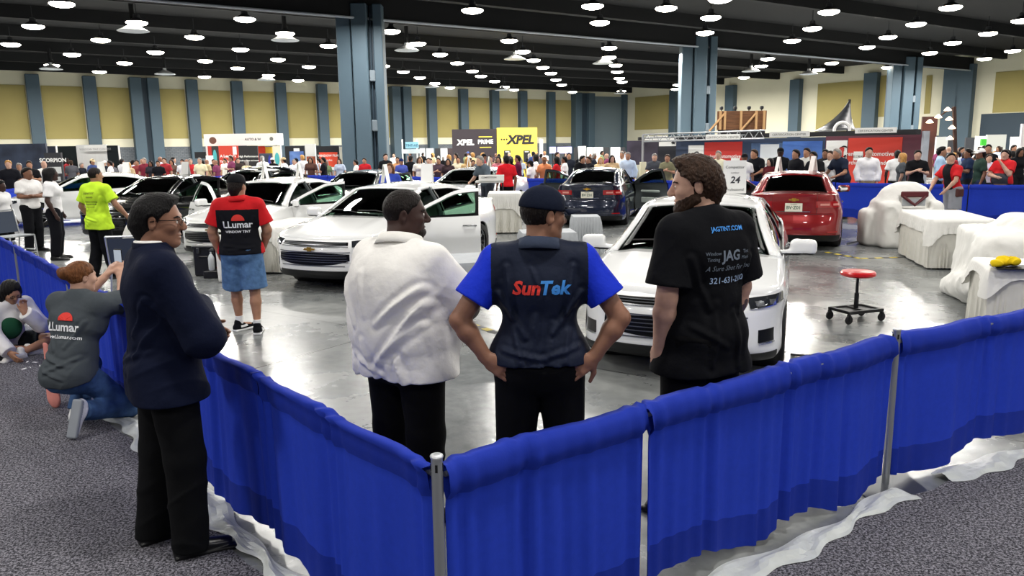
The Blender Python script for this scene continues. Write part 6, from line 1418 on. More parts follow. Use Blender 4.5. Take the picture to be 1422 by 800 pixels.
# truss over the grey booth
r = empty('truss', (0, 0, 0)); A = aty(893, 187, 32.2); B = aty(1062, 181, 28.2); d = B-A; L = np.linalg.norm(d); u = d/L; mb = MB()
for oy, oz in ((0, 0), (0, -.28), (.25, -.14)): mb.tube([A+V(0, oy, oz), B+V(0, oy, oz)], .03, 8)
mb.build('chords', mat('truss_alu', 'a8abae', .35, metal=.6), r, True); mb = MB()
for k in range(26): t = k/26; p = A+u*L*t; q = A+u*L*(t+1/26); mb.tube([p+V(0, 0, 0 if k % 2 else -.28), q+V(0, 0, -.28 if k % 2 else 0)], .016, 6)
mb.build('lacing', mat('truss_alu', 'a8abae'), r, True); 
for p in (A,): MB().tube([V(p[0], p[1], 0), p], .05, 8).build('tower_leg', mat('truss_alu', 'a8abae'), r, True)
tag(r, 'aluminium lighting truss spanning above the grey booth', 'truss')
# wooden crate wall with braces
r = empty('timber_wall', (aty(1030, 165, 33)[0], 33, 0)); zz0, zz1 = aty(1030, 180, 33)[2], aty(1030, 154, 33)[2]; wd = mat('old_boards', '6e4a30', .8, noise=.35, nscale=3, stretch=(.5, 1, 6)); pine = mat('pine', 'c49a6a', .7); Wd = aty(1067, 165, 33)[0]-aty(999, 165, 33)[0]
MB().box((0, 0, (zz0+zz1)/2), (Wd, .08, zz1-zz0)).build('boards', wd, r); 
for x in (-.45, -.36, -.03, .28, .44): MB().box((x*Wd, -.1, (zz0+zz1)/2), (.09, .08, zz1-zz0)).build('stud', pine, r)
for x in (-.36, .28): MB().tube([(x*Wd-.65, -.2, zz0-.05), (x*Wd, -.1, zz1-.1)], .05, 4).build('brace', pine, r)
MB().box((0, -.02, zz0/2), (Wd*.96, .06, zz0)).build('support', K_, r)
for x in (-.42, -.14, .14, .4): MB().box((x*Wd, 0, zz1+.12), (.12, .2, .14), bev=.03).tube([(x*Wd, 0, zz1), (x*Wd, 0, zz1+.15)], .02, 6).build('spot_light', K_, r)
tag(r, 'wall of old boards braced with pale studs above the truss', 'timber wall')
# black peaked canopy
r = empty('canopy', (0, 0, 0)); Yc = 31.; pk = aty(1180, 138, Yc); P = [aty(1128, 182, Yc-1.5), aty(1184, 179, Yc-1.5), aty(1190, 181, Yc+2), aty(1140, 183, Yc+2), pk]
n = 8; v = []; 
for i in range(4):
    a, b = P[i], P[(i+1) % 4]
v = []; f = []
for i in range(4):
    for s_ in range(n+1):
        t = s_/n; k_ = (1-t)**1.6
        q = pk*1.0; base = P[i]; v.append(V(q[0]+(base[0]-q[0])*t**1.15, q[1]+(base[1]-q[1])*t, q[2]+(base[2]-q[2])*(1-(1-t)**1.35)))
for i in range(4):
    for s_ in range(n): a = i*(n+1)+s_; b = ((i+1) % 4)*(n+1)+s_; f.append((a, b, b+1, a+1))
mesh('canopy_skin', v, f, mat('canopy_black', '1c1f24', .4), r, True); MB().tube([V(pk[0], pk[1], 0), pk], .05, 8).build('centre_pole', K_, r)
ring_ = [aty(1169, 181, Yc-2)+V(.28*math.cos(t), 0, .28*math.sin(t)) for t in np.linspace(-.1, PI+.1, 14)]; MB().tube(ring_, .06, 6).build('white_ring_print', W_, r, True); tag(r, 'black peaked canopy rising behind the lettered boards', 'canopy')
# right side: pale panels, dark opening, leaning mast with lamps
for i, (a, b, y0, Y, c, l) in enumerate(((1299, 1315, 190, 44, 'dedfdc', 'white exhibit panel right of the silver pillar'), (1369, 1396, 187, 45, 'd9dbd4', 'wide white exhibit panel at the right side of the hall'), (1354, 1368, 189, 46, 'e4e6e2', 'white exhibit panel beside the green sign'), (1403, 1418, 190, 47, 'e8e6e0', 'white exhibit panel at the right edge of the photo'), (1316, 1326, 191, 47, '22242a', 'black exhibit panel behind the leaning mast'), (1340, 1353, 191, 48, '2a2c31', 'dark exhibit panel left of the green sign'))): pan('exhibit_panel', a, b, y0, None, Y, pm(c), l, 'panel')
o = pan('green_sign', 1362, 1369, 193, 202, 42, pm('46c83a'), 'small bright green sign above the crowd at right', 'sign'); o = pan('white_flag', 1417, 1430, 172, 204, 36, pm('e8e2e4'), 'white feather flag cut by the right edge', 'flag'); 
q_ = aty(1423.5, 200, 36.1); t_ = MB().tube([(0, 0, 0), (0, 0, aty(1423, 171, 36.1)[2])], .04, 8).build('flag_pole', K_, loc=(q_[0], 36.12, 0)); tag(t_, 'thin pole behind the white feather flag', 'pole')
r = empty('leaning_mast', (0, 0, 0)); Ym = 28; MB().tube([aty(1331, 245, Ym)*V(1, 1, 0), aty(1325, 148, Ym)], .07, 8).build('mast', pm('3a2722'), r, True); MB().tube([aty(1302, 163, Ym), aty(1318, 152, Ym), aty(1325, 150, Ym)], .03, 6).build('arm', pm('3a2722'), r, True)
for x, y in ((1316, 153), (1303, 163), (1322, 178), (1291, 170), (1318, 166), (1319, 193)): q = aty(x, y, Ym); MB().lathe([(.03, .1), (.12, 0), (.11, -.02), (.001, -.03)], (q[0], q[1], q[2]), 12).build('mast_lamp', mat('mast_lamp_glow', 'fff2e0', .4, emit='ffe0c0', es=5), r, True)
tag(r, 'dark leaning mast hung with small glowing lamps', 'mast')
o = pan('brown_backdrop', 1279, 1300, 162, None, 46, photo_mat('stage', '5c2c1e', '20120f', .8), 'dark brown lit backdrop behind the silver pillar', 'backdrop')
# feather banner with a glowing top behind the dark blue car
r = empty('glow_banner', (*aty(808, 230, 27.5)[:2], 0)); z_ = aty(808, 203, 27.5)[2]; MB().tube([(0, 0, 0), (.02, 0, z_*.6), (0, 0, z_)], [.03, .1, .14], 10).build('sleeve', mat('glow_sleeve', 'f2f2ee', .5, emit='ffffff', es=.7), r, True); MB().box((0, 0, .02), (.4, .4, .04)).build('foot', K_, r); tag(r, 'slim white glowing light column behind the dark blue car', 'light column')
o = pan('leaning_board', 712, 741, 266, 302, 21.6, W_, 'white notice board standing before the far blue drape', 'board', base=0.); face_text(o, [('notes', .1, 0, .7, pm('9aa0a8')), ('tint rules', .08, 0, .5, pm('9aa0a8'))])
o = pan('sign_card', 665, 700, 243, 251, 20.75, W_, 'white lettered sign board on the work cart behind the open door', 'sign', base=None); face_text(o, [('COMPETITION', .4, -.1, .45, pm('6a6a6a'), .02)])
r = empty('work_cart', (aty(680, 255, 21.)[0], 21., 0)); zt = aty(680, 251, 20.8)[2]; MB().box((0, 0, zt-.03), (.75, .5, .05), bev=.01).build('shelf', pm('e4e4e0'), r); MB().box((0, 0, zt*.5), (.75, .5, .05), bev=.01).build('shelf', K_, r)
for sx in (-.35, .35):
    for sy in (-.22, .22): MB().tube([(sx, sy, 0), (sx, sy, zt-.04)], .02, 8).build('leg', K_, r)
tag(r, 'work cart carrying the white lettered sign board', 'cart')
o = pan('cream_panel', 882.5, 888, 229, 247, 27, pm('e8e2c6'), 'narrow cream board beside the light blue shirt', 'board', base=0); o = pan('cream_panel', 888.5, 897, 225, 243, 27.3, pm('efe9cc'), 'taller cream board beside the older onlooker', 'board', base=0)

for o in list(bpy.data.objects):      # hung screens and the flag stand on poles of their own
    if o.name.split('.')[0] in ('lilac_screen', 'booth_screen', 'white_flag') and o.parent is None:
        MB().tube([(0, .09, -o.location.z), (0, .09, .3)], .04, 8).build('stand_pole', K_, o)
        MB().box((0, .09, -o.location.z+.02), (.5, .4, .04)).build('stand_foot', K_, o)
# ---------------------------------------------------------------- cars
proto = make_car('sedan')
def card(root, x, y, z, rz, txt=None, h=.31, w=.2):
    r = empty('roof_card', (x, y, z), rz); t = .055
    for s in (1, -1): mesh('card_side', [(s*t, -w/2, 0), (s*t, w/2, 0), (s*.004, w/2, h), (s*.004, -w/2, h), (s*t-.003, -w/2, 0), (s*t-.003, w/2, 0), (s*.004-.003, w/2, h), (s*.004-.003, -w/2, h)], [(0, 1, 2, 3), (7, 6, 5, 4), (0, 4, 5, 1), (1, 5, 6, 2), (2, 6, 7, 3), (3, 7, 4, 0)], mat('card_white', 'f3f3f0', .7), r)
    return r
first = [True]
def place_car(X, Y, yaw, paint, doors, label, cards=(), light=True):
    if first[0]: o = proto; first[0] = False
    else: o = copy_tree(proto)
    o.location = (X, Y, 0); o.rotation_euler = (0, 0, rad(yaw)); tag(o, label, 'car')
    for q in o.children_recursive:
        q.pop('side', None) if False else None
        if 'side' in q.keys():
            a = doors.get(q['side'], 0); q.rotation_euler = (0, 0, rad(-a if 'left' in q['side'] else a))
        if q.type == 'MESH':
            for i, sl in enumerate(q.material_slots):
                if sl.material and sl.material.name == 'car_paint_white' and paint != 'white': set_mat(q, PAINTS[paint], i)
            if not light and q.name.startswith('interior'): pass
    R = rotz(rad(yaw))
    for cx, cy, rz, lab in cards:
        p = V(X, Y, 0)+R@V(cx, cy, 0); zr, yr = rail(cx-X0); z = zr+(roofc(cx-X0)-zr)*(1-abs(cy/yr)**2.4); c = card(None, p[0], p[1], z+.002, rad(rz), None, *((.38, .26) if 'lettered white' in lab else (.31, .2))); tag(c, lab, 'sign')
    return o
bpy.context.view_layer.update()
cars = [
 place_car(2.17, 8.73, -109.6, 'white', {}, 'white sedan nearest the camera, facing it, with closed doors', [(-.6, .27, 84, 'lettered white card standing on the nearest white car roof')]),
 place_car(-1.91, 13.26, -113.3, 'white', {'front_left': 66}, 'white sedan with one front door open behind the person in the white polo', [(-.1, -.3, -8, 'white card seen edge-on on the roof behind the white polo'), (-.4, .35, 80, 'white lettered card on the roof behind the white polo')]),
 place_car(-4.87, 16.4, -103.4, 'white', {'front_left': 66, 'front_right': 58}, 'white sedan with both front doors open behind the person in denim shorts', [(-.2, -.4, 0, 'left of two white cards on the roof of the car with both doors open'), (-.3, .35, 0, 'right of two white cards on the roof of the car with both doors open')]),
 place_car(-8.5, 19.7, -106, 'black', {'front_left': 58}, 'black sedan with an open door behind the yellow-green T-shirt', [(-.3, .2, 75, 'white card on the roof of the black car with an open door')]),
 place_car(-12.3, 23.2, -148, 'white', {}, 'white sedan seen from its side at far left', [(-.2, .2, 80, 'white card on the roof of the far left white car'), (-.9, -.1, 80, 'second white card on the roof of the far left white car')]),
 place_car(-8.3, 25.3, -104, 'black', {'front_left': 55}, 'black sedan behind the black car with the open door', []),
 place_car(-4.05, 22.0, -106, 'grey', {'front_left': 45}, 'dark grey sedan with a lamp glare on its windshield', []),
 place_car(-9.6, 30.3, -104, 'black', {}, 'small distant black sedan before the framed posters', [(-.2, 0, 10, 'white card on the roof of the distant black sedan')]),
 place_car(-1.1, 24.0, -116, 'silver', {}, 'silver-white sedan at the back beside the blue far drape', [(-.2, -.3, 10, 'left white card on the silver-white car roof'), (-.4, .3, 10, 'right white card on the silver-white car roof')]),
 place_car(2.52, 21.83, 75.2, 'navy', {'front_left': 62, 'front_right': 62}, 'dark blue sedan seen from the rear with both front doors open', []),
 place_car(6.17, 17.0, 70, 'red', {'front_left': 55}, 'dark red sedan seen from the rear', [(.1, .35, 0, 'narrow white card on the left of the red car roof'), (-.2, -.35, 6, 'narrow white card on the right of the red car roof')]),
]
K2 = pm('3a3a40')
c = [o for o in bpy.data.objects if o.name.startswith('roof_card')][0]
flat_text('card_lettering', [('Competitor', .045, 0, .29, K2), ('number', .03, 0, .23, K2), ('24', .11, 0, .12, K2, .02, .2), ('Professional', .042, 0, .03, K2)], (-.055, 0, .0), (0, -1, 0), (0.134, 0, .99), c, .008)
# ---------------------------------------------------------------- crowd
_arch = {}
def archetype(kind):
    if kind in _arch: return _arch[kind]
    kw = dict(h=.024, top=dict(c='808080', sleeve=.75, g=.014, hem=.90, loose=.02), legs=dict(c='808081', g=.02), shoes='111214')
    hair = ('black', 'short'); jk = {}; hy = 0; fem = False; bulk = 1.06
    if kind == 'arms_crossed': jk = dict(elL=(.05, .25, 1.16), elR=(.05, -.25, 1.16), wrL=(.20, -.06, 1.18), wrR=(.2, .06, 1.15))
    elif kind == 'leaning': jk = dict(chest=(.1, 0, 1.26), neck=(.16, 0, 1.40), head=(.23, 0, 1.53), shL=(.13, .185, 1.34), shR=(.13, -.185, 1.34), waist=(.02, 0, 1.08), elL=(.2, .28, 1.10), elR=(.2, -.28, 1.10), wrL=(.38, .2, 1.02), wrR=(.38, -.2, 1.02))
    elif kind == 'phone': jk = dict(elL=(.08, .24, 1.16), elR=(.10, -.22, 1.16), wrL=(.28, .08, 1.22), wrR=(.26, -.04, 1.25))
    elif kind == 'woman': hair = ('black', 'long'); fem = True; bulk = .95
    elif kind == 'bald': hair = None
    elif kind == 'capped': kw['capc'] = '15161a'
    elif kind == 'long_sleeve': kw['top'] = dict(c='808080', sleeve=1.95, g=.014, hem=.94, loose=.02); jk = dict(elL=(.0, .25, 1.15), wrL=(.08, .22, .92), elR=(.0, -.25, 1.15), wrR=(.08, -.22, .92))
    elif kind == 'chin_hand': jk = dict(elL=(.10, .22, 1.12), wrL=(.18, .05, 1.38), elR=(.06, -.26, 1.14), wrR=(.24, .05, 1.12)); kw['hair_'] = 1
    kw.pop('hair_', None)
    J, s = joints(1.75, **{})
    for k, v in jk.items(): J[k] = V(*v)
    f = figure('person', (0, 0, 0), 0, J, s, hair=hair, female=fem, bulk=bulk, skin='tan', **kw)
    _arch[kind] = [f['root'], False]; return _arch[kind]
def recolor(o, skin, hairc, top, legs, capc=None):
    for q in o.children_recursive:
        n = q.name.split('.')[0]
        if q.type != 'MESH' or not q.material_slots: continue
        m = {'body': MATS['skin_'+skin], 'hair': MATS['hair_'+hairc], 'shirt': cloth(top), 'trousers': cloth(legs), 'cap': cloth(capc or '15161a'), 'cap_brim': cloth(capc or '15161a')}.get(n)
        if m: set_mat(q, m, 0)
def spectator(x, ytop, Y, kind, face, skin, hairc, top, legs, label, capc=None, group=None, foot=None, wide=1.):
    p = aty(x, ytop, Y); hgt = min(1.95, max(1.5, p[2])); a = archetype(kind)
    if a[1]: o = copy_tree(a[0])
    else: o = a[0]; a[1] = True
    k = hgt/(1.76 if kind != 'leaning' else 1.66); o.location = (float(p[0]), float(Y), 0); o.rotation_euler = (0, 0, rad(face)); o.scale = (k*wide, k*wide, k); recolor(o, skin, hairc, top, legs, capc); tag(o, label, 'person', group); return o
P_ = [
 # x, top, depth, kind, facing, skin, hair, shirt, legs, label, cap
 (1207, 204, 20.9, 'long_sleeve', -100, 'light', 'cropped', 'e8e8ea', 'a08d70', 'person in a white dress shirt and khaki trousers behind the far drape'),
 (1247, 208, 22.4, 'stand', 60, 'dark', 'black', 'e6e6e6', '22242a', 'person with black hair in white, mostly behind the blond one'),
 (1254, 212, 20.9, 'woman', 150, 'light', 'blond', '50555a', '2c2f38', 'person with long blond hair in a grey top behind the drape'),
 (1275, 208, 20.6, 'phone', -110, 'light', 'dark', '121316', '17181c', 'person in a black polo with red lanyard and tied hair'),
 (1308, 203, 21.2, 'long_sleeve', -30, 'tan', 'black', 'a9c6e2', '2a2e38', 'bearded person in a light blue shirt beside the red polo'),
 (1346, 206, 21.5, 'phone', 170, 'brown', 'black', '1d2a44', '22252c', 'dark haired person in a navy T-shirt looking down at right'),
 (1363, 206, 20.4, 'capped', 170, 'brown', 'black', '2c4038', '2b3550', 'person in a white cap and dark green polo', 'e6e6e2'),
 (1373, 200, 24, 'stand', -120, 'tan', 'cropped', '1b1c20', '1b1c20', 'tall person in black standing behind the white cap'),
 (1374, 214, 22.5, 'phone', -110, 'light', 'brown', 'd8cfe2', '30323a', 'short person in a pale top behind the dark green polo'),
 (1399, 207, 21.0, 'stand', 160, 'tan', 'black', '8c1c20', '20222a', 'person in dark red behind the one rubbing the chin'),
 (1408, 201, 30, 'stand', -80, 'tan', 'black', 'eeeeee', '22242c', 'person in a white T-shirt far back at the right edge'),
 (1417, 205, 23, 'woman', -90, 'brown', 'black', '15161a', '1b1c20', 'person in black with long hair at the right edge'),
 (1336, 204, 33, 'stand', -60, 'tan', 'black', '3d3f7a', '20222a', 'person in a purple shirt far behind the leaning mast'),
 (1034, 213, 23.0, 'capped', -95, 'brown', 'black', 'e8e8e8', '23262e', 'person in a white T-shirt and black cap left of the red car'),
 (1056, 207, 23.2, 'leaning', -150, 'tan', 'brown', '17181d', '22242c', 'brown haired person in a black shirt with lanyard above the red car'),
 (1070, 219, 22.4, 'woman', -150, 'light', 'black', '5a1f24', '22242c', 'short dark haired person with face above the red car roof'),
 (1084, 205, 23.6, 'capped', -100, 'dark', 'black', '15161a', '15161a', 'tall person in a black hat behind the narrow roof card', '101114'),
 (1106, 207, 22.0, 'stand', -160, 'tan', 'black', '14151a', '202229', 'black haired person in a black shirt above the middle of the red car'),
 (1121, 205, 22.4, 'phone', -140, 'tan', 'cropped', 'cfcfca', '202229', 'person with a shaved head and pale shirt over the red car'),
 (1138, 210, 21.2, 'leaning', -150, 'brown', 'black', '1a1a1e', '202229', 'capped person in black leaning toward the red car', '121316'),
 (1147, 207, 22.8, 'stand', -130, 'brown', 'black', '2a2b30', '202229', 'black haired person behind the capped leaning one'),
 (1154, 209, 22.2, 'stand', -140, 'light', 'brown', 'e4e4e4', '202229', 'brown haired person in a white T-shirt right of the red car'),
 (1173, 206, 20.4, 'leaning', -160, 'tan', 'grey', '232a3c', '1c2333', 'person in a navy T-shirt with arms on the drape by the red car'),
 (998, 209, 24.5, 'stand', -120, 'light', 'grey', 'e6e2c4', '3a3a38', 'older person in a cream shirt above the nearest car roof'),
 (872, 211, 26.5, 'long_sleeve', -95, 'tan', 'grey', 'c3d4ea', '16181e', 'person in a light blue dress shirt and black trousers by the dark blue car'),
 (864, 210, 28.5, 'stand', -120, 'tan', 'grey', 'e6e6e2', '22242a', 'person in white close behind the light blue dress shirt'),
 (909, 213, 26.0, 'arms_crossed', -95, 'light', 'grey', '4a4d54', '22242a', 'older person with lanyard and grey jacket beside the open dark door'),
 (927, 214, 25.6, 'phone', -110, 'tan', 'brown', '7a785e', 'b89a6e', 'person in an olive shirt and tan trousers beside the glossy wall'),
 (850, 215, 26.4, 'woman', -90, 'light', 'dark', 'c8ac84', '22242a', 'person in beige with sunglasses above the dark blue car'),
 (834, 218, 26.6, 'woman', -90, 'light', 'blond', 'd8c29a', '22242a', 'person with blond hair in beige above the dark blue car'),
 (818, 217, 26.2, 'stand', -150, 'tan', 'brown', '191a20', '22242a', 'brown haired person in a black shirt beside the light column'),
 (801, 216, 26.0, 'leaning', -40, 'tan', 'black', '101116', '22242a', 'person in a black polo leaning left of the light column'),
 (784, 217, 27.0, 'stand', 170, 'brown', 'black', 'eaeaea', '22242a', 'dark haired person in a white T-shirt left of the dark blue car'),
 (773, 217, 24.8, 'woman', 160, 'brown', 'black', 'c22228', '22242a', 'person in a red shirt left of the dark blue car'),
 (790, 212, 31, 'stand', -90, 'tan', 'black', '20242e', '20242e', 'person in black standing farther behind the white T-shirt'),
 (756, 218, 27.0, 'capped', -100, 'brown', 'dark', 'd98a5e', '3a3a60', 'person in an orange top and brown hat', '8a6248'),
 (744, 214, 28.0, 'woman', 170, 'brown', 'black', 'f0f0ee', '22242a', 'person with black braids in a white shirt'),
 (737, 223, 26.0, 'capped', 150, 'tan', 'black', 'ececec', '22242a', 'person in a white T-shirt and black cap under the yellow wall'),
 (719, 215, 27.0, 'phone', 170, 'tan', 'cropped', '5a1f3a', '2c3038', 'person in a maroon shirt before the yellow wall'),
 (710, 219, 27.5, 'stand', 100, 'brown', 'black', '191a1e', '191a1e', 'person in black beside the maroon shirt'),
 (703, 215, 21.9, 'stand', 110, 'brown', 'black', 'd2202a', '121318', 'person in a red shirt and black trousers beside the work cart'),
 (692, 217, 27.0, 'woman', -100, 'tan', 'black', 'c87a84', '22242a', 'person in a pink top before the dark booth wall'),
 (681, 216, 29.0, 'stand', -100, 'light', 'brown', '8c7a66', '22242a', 'brown haired person before the edge of the two booth walls'),
 (676, 216, 21.5, 'leaning', -140, 'light', 'grey', '55606a', '3a3f48', 'person in a white cap and grey T-shirt bending over the cart', 'e8e8e4'),
 (667, 217, 27.0, 'stand', -90, 'light', 'grey', '5d6068', '22242a', 'person in a grey shirt before the dark booth wall'),
 (657, 222, 26.5, 'stand', -90, 'tan', 'dark', '22191c', '22242a', 'person with a red lanyard and black shirt by the dark booth wall'),
 (649, 218, 27.5, 'woman', 90, 'light', 'blond', 'c8a878', '22242a', 'person with long blond hair seen from behind'),
 (636, 218, 27.0, 'stand', -90, 'tan', 'dark', 'd6cdb4', '22242a', 'smiling person in a cream shirt behind the silver-white car'),
 (622, 220, 28.0, 'woman', -90, 'tan', 'dark', '3a2c30', '22242a', 'dark haired person left of the cream shirt'),
 (609, 219, 28.0, 'phone', -100, 'tan', 'dark', '50404a', '22242a', 'person lifting a phone behind the silver-white car'),
 (535, 213, 27.0, 'stand', -60, 'light', 'cropped', '16181c', '16181c', 'tall person in black beside the big blue column'),
 (541, 226, 18.6, 'woman', -90, 'light', 'auburn', '3a50b8', '22242a', 'person in a bright blue shirt behind the middle white car roof'),
 (552, 218, 27.5, 'stand', -90, 'tan', 'dark', 'd8a070', '22242a', 'person in tan beside the tall one in black'),
 (557, 220, 25.0, 'capped', -60, 'tan', 'black', '4a58a8', '22242a', 'person in blue and white with a dark cap', '1c2a5c'),
 (570, 216, 24.6, 'stand', 60, 'brown', 'black', '17181c', '121316', 'person in black with a backpack seen from behind'),
 (582, 218, 27.0, 'woman', -70, 'tan', 'brown', 'e0dcd4', '22242a', 'person in white right of the black backpack'),
 (595, 219, 28.0, 'stand', -90, 'light', 'brown', '8a6a5a', '22242a', 'person in a brown shirt above the white car roof'),
 (494, 222, 26.0, 'stand', 180, 'tan', 'black', 'e6e6e0', '22242a', 'dark haired person in white left of the red shirt by the column'),
 (506, 219, 27.5, 'stand', -100, 'tan', 'cropped', 'b8242c', '22242a', 'person in a red shirt before the big blue column'),
 (449, 218, 29.0, 'chin_hand', 180, 'tan', 'black', '16171c', '16171c', 'person in black before the orange car poster'),
 (431, 218, 31.0, 'woman', -90, 'tan', 'dark', '5a4038', '22242a', 'person in brown between the two framed posters'),
 (408, 221, 30, 'stand', -80, 'light', 'grey', 'eceae8', '22242a', 'person in white before the blue picture'),
 (296, 221, 26.0, 'stand', -60, 'tan', 'black', '14161a', '14161a', 'dark haired person in a black jacket at the red banner'),
 (312, 220, 27.0, 'stand', -110, 'tan', 'black', 'efece2', '22242a', 'person in white with dark straps before the red banner'),
 (330, 219, 28.5, 'stand', -60, 'light', 'brown', '3a3230', '22242a', 'brown haired person before the black banner'),
 (322, 226, 24.5, 'stand', -60, 'tan', 'grey', '2e2a30', '22242a', 'person in dark clothes behind the black cap'),
 (342, 223, 25.5, 'arms_crossed', -90, 'tan', 'grey', 'c8c2a0', '4a4a40', 'person in a beige shirt with crossed arms'),
 (277, 219, 27.0, 'stand', -90, 'light', 'grey', 'e6dcb8', '4a463a', 'white haired person in a cream shirt'),
 (264, 220, 27.5, 'stand', -60, 'light', 'grey', 'b82f36', '22242a', 'grey haired person in a red T-shirt'),
 (253, 221, 28.5, 'stand', -90, 'tan', 'dark', 'e4e6ea', '22242a', 'person in a pale shirt left of the red T-shirt'),
 (238, 221, 30, 'woman', -90, 'tan', 'dark', '6a5a50', '22242a', 'dark haired person before the grey block wall'),
 (228, 219, 28, 'stand', -90, 'light', 'brown', 'a03038', '22242a', 'brown haired person in red before the wall pillar'),
 (219, 223, 26.5, 'stand', -70, 'tan', 'black', '14151a', '14151a', 'bearded person in black left of the wall pillar'),
 (209, 223, 27.5, 'woman', -90, 'brown', 'black', '2c2c34', '22242a', 'black haired person before the dark wall groove'),
 (200, 219, 28.5, 'stand', -90, 'light', 'grey', '7a2c3c', '22242a', 'grey haired person in a plaid maroon shirt'),
 (190, 222, 30, 'stand', -90, 'tan', 'dark', '8c4040', '22242a', 'person in dull red beside the tall black drape'),
 (178, 225, 26.5, 'woman', 90, 'light', 'blond', 'c8b088', '22242a', 'blond person seen from behind by the black drape'),
 (152, 223, 27.0, 'stand', -150, 'brown', 'black', 'e8e8e8', '22242a', 'black haired person in white before the white drape'),
 (11, 222, 21.5, 'stand', -70, 'light', 'blond', '17181e', '22242a', 'person in black with a lanyard and badge at the left edge'),
 (40, 223, 22.5, 'phone', -60, 'tan', 'dark', '17181c', '22242a', 'person in a black T-shirt with raised hands at far left'),
 (60, 223, 24.0, 'bald', -40, 'light', 'cropped', 'e2ded8', '22242a', 'bald person in white beside the lettered banner'),
 (26, 226, 25.0, 'stand', -70, 'tan', 'grey', '8a8078', '22242a', 'grey haired person behind the lanyard wearer at far left'),
]
for q in P_:
    k = q[:10]; capc = q[10] if len(q) > 10 else None
    kind = k[3]; k = list(k)
    inside = any(w_ in k[9] for w_ in ('bright blue shirt', 'work cart', 'over the cart'))
    if not inside:
        kk = (k[0]-711)/1080
        if k[0] < 70: k[2] = {11: 24, 40: 25, 60: 26, 26: 26.5}[k[0]]
        elif k[0] < 290: k[2] = 33+(k[2]-27)*.35
        else: k[2] = max(k[2], 26.88/(1+.722*kk)+.45+(k[2]*7 % 1)*.5)
    spectator(k[0], k[1], k[2], kind, k[4], k[5], k[6], k[7], k[8], k[9], capc)
# figures inside the work area and at the right
spectator(36, 232, 16.2, 'arms_crossed', -20, 'brown', 'cropped', 'eceae8', '15161a', 'person in a white T-shirt with folded arms at left', wide=1.1)
spectator(68, 232, 14.9, 'woman', 20, 'dark', 'black', 'eae9ea', '121318', 'person with long black hair in a white T-shirt behind the chair', wide=1.2)
spectator(-2, 250, 15.0, 'stand', 0, 'dark', 'black', 'e8e8e8', '15161a', 'person in a white T-shirt cut by the left edge', wide=1.15)
def red_polo():
    J, s = joints(1.80, chest=(.10, 0, 1.28), neck=(.12, 0, 1.44), head=(.13, 0, 1.60), shL=(.09, .19, 1.38), shR=(.09, -.19, 1.38), waist=(.05, 0, 1.09), elL=(.24, .26, 1.14), elR=(.22, -.28, 1.14), wrL=(.42, .2, .95), wrR=(.42, -.2, .95), anL=(-.05, .10, .085), anR=(-.22, -.12, .085), knL=(.02, .1, .5), knR=(-.10, -.11, .5))
    redc, blk = cloth('c8242a', .7), cloth('1c1d22', .7)
    f = figure('person', (9.95, 17.6, 0), rad(200), J, s, .012, 'light', .1, bulk=1.08, hair=('dark', 'short'), headyaw=rad(52), top=dict(c='1c1d22', name='polo_shirt', sleeve=.72, g=.018, hem=.93, loose=.02, mats=[blk, redc], pick=lambda C: np.where((np.abs(C[:, 1]) > .10) & (C[:, 2] > .97*1.03), 1, 0)),
               legs=dict(c='8d9098', name='shorts', g=.03, len=.98, waist=1.0), shoes='111214'); MB().box(J['pelvis']+V(.02, .20, -.08), (.2, .08, .18), bev=.02).build('tool_pouch', mat('pouch_maroon', '4a2420', .6), f['root'])
    tag(f['root'], 'person in a red and dark polo and grey shorts leaning left', 'person')
red_polo()
def chin_man():
    J, s = joints(1.80, elL=(.16, .20, 1.16), wrL=(.22, .02, 1.44), elR=(.10, -.27, 1.14), wrR=(.30, -.02, 1.10)); redc, g = cloth('c8242a', .7), cloth('3a3c42', .7)
    f = figure('person', (12.5, 19.9, 0), rad(215), J, s, .012, 'light', .3, bulk=1.25, belly=.06, hair=('dark', 'short'), headyaw=rad(10), top=dict(c='3a3c42', name='polo_shirt', sleeve=.7, g=.018, hem=.93, loose=.02, mats=[g, redc], pick=lambda C: np.where((C[:, 2] > 1.22) | (np.abs(C[:, 1]) > .2), 1, 0)), legs=dict(c='2a3448', g=.02), shoes='111214')
    tag(f['root'], 'person in a red and grey polo holding the chin at right', 'person')
chin_man()
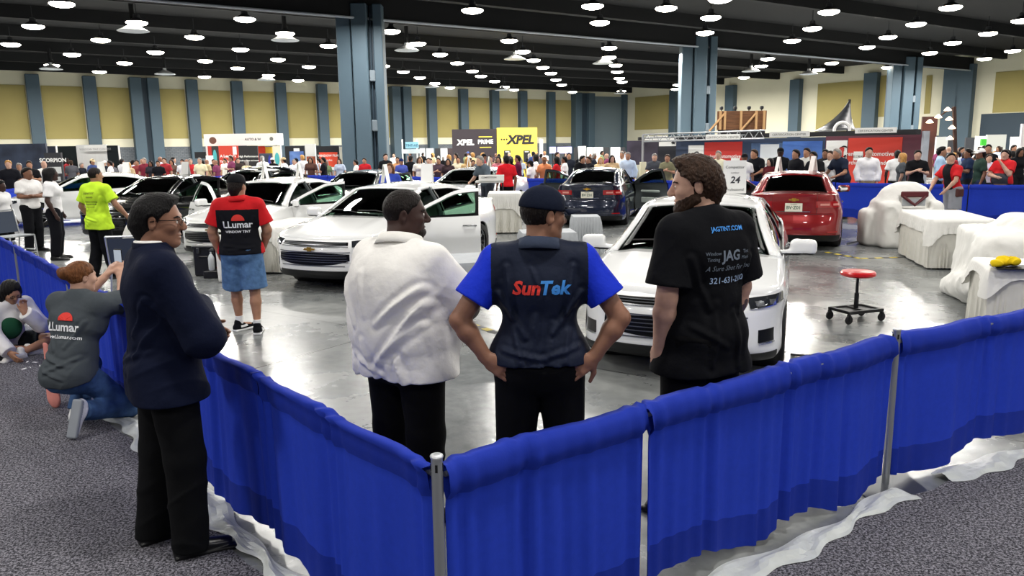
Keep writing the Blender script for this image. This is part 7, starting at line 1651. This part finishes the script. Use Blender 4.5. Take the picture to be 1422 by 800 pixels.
# far visitors: nothing sets them apart but their place in the throng
tops = ['20242e', 'e6e6e2', '8c2a30', '3a4a7a', '5a5a60', 'c8b48c', '15161a', 'b8c4d8', '6a7a5a', 'd8d8dc', '4a3a40', '7a3a5a']; rr = random.Random(5)
for i in range(96):
    x = 20+1400*(i+rr.random())/96; Y = rr.uniform(33, 58) if x < 1290 else rr.uniform(27, 42)
    if 870 < x < 1285: x = rr.choice([rr.uniform(480, 865), rr.uniform(1295, 1420)]); Y = rr.uniform(32, 56) if x < 900 else rr.uniform(26, 40)
    if 620 < x < 760: Y = min(Y, 50)
    if 289 < x < 480: Y = rr.uniform(32, 40)
    if x < 289: Y = rr.uniform(34.2, 35.3)
    hg = rr.uniform(1.6, 1.85); p = aty(x, 220, Y); d = Y
    yt = 0; kind = rr.choice(['stand', 'woman', 'arms_crossed', 'phone', 'capped', 'chin_hand', 'bald'])
    a = archetype(kind); o = copy_tree(a[0]) if a[1] else a[0]; a[1] = True; k_ = hg/1.76
    o.location = (float(p[0]), float(Y), 0); o.rotation_euler = (0, 0, rad(rr.uniform(0, 360))); o.scale = (k_, k_, k_)
    recolor(o, rr.choice(list(SKIN)), rr.choice(['black', 'dark', 'brown', 'grey', 'blond', 'black']), rr.choice(tops), rr.choice(['20242e', '15161a', '3a4458', '6a6458']), rr.choice(tops))
    tag(o, 'distant visitor in the throng at the booths', 'person', 'distant visitors at the booths')
# nobody stands inside anybody else: step back along the aisle until clear
ps = sorted([o for o in bpy.data.objects if o.get('category') == 'person' and o.parent is None and o.location.y > 20], key=lambda o: o.location.y)
for i, o in enumerate(ps):
    for _ in range(30):
        hit = [q for q in ps[:i] if (q.location-o.location).length < .62]
        if not hit: break
        o.location = o.location*(1+.22/o.location.length); o.location.z = 0
for k_, a in _arch.items():
    if not a[1]: 
        for q in list(a[0].children_recursive)+[a[0]]: bpy.data.objects.remove(q)
for f_ in (suit_man, polo_man, vest_man, black_man, cap_man, yellow_man, kneeling_woman, sitting_girl): f_()
for o in bpy.data.objects:
    for kx in ('side', 'w', 'h', 'th'):
        if kx in o.keys(): del o[kx]
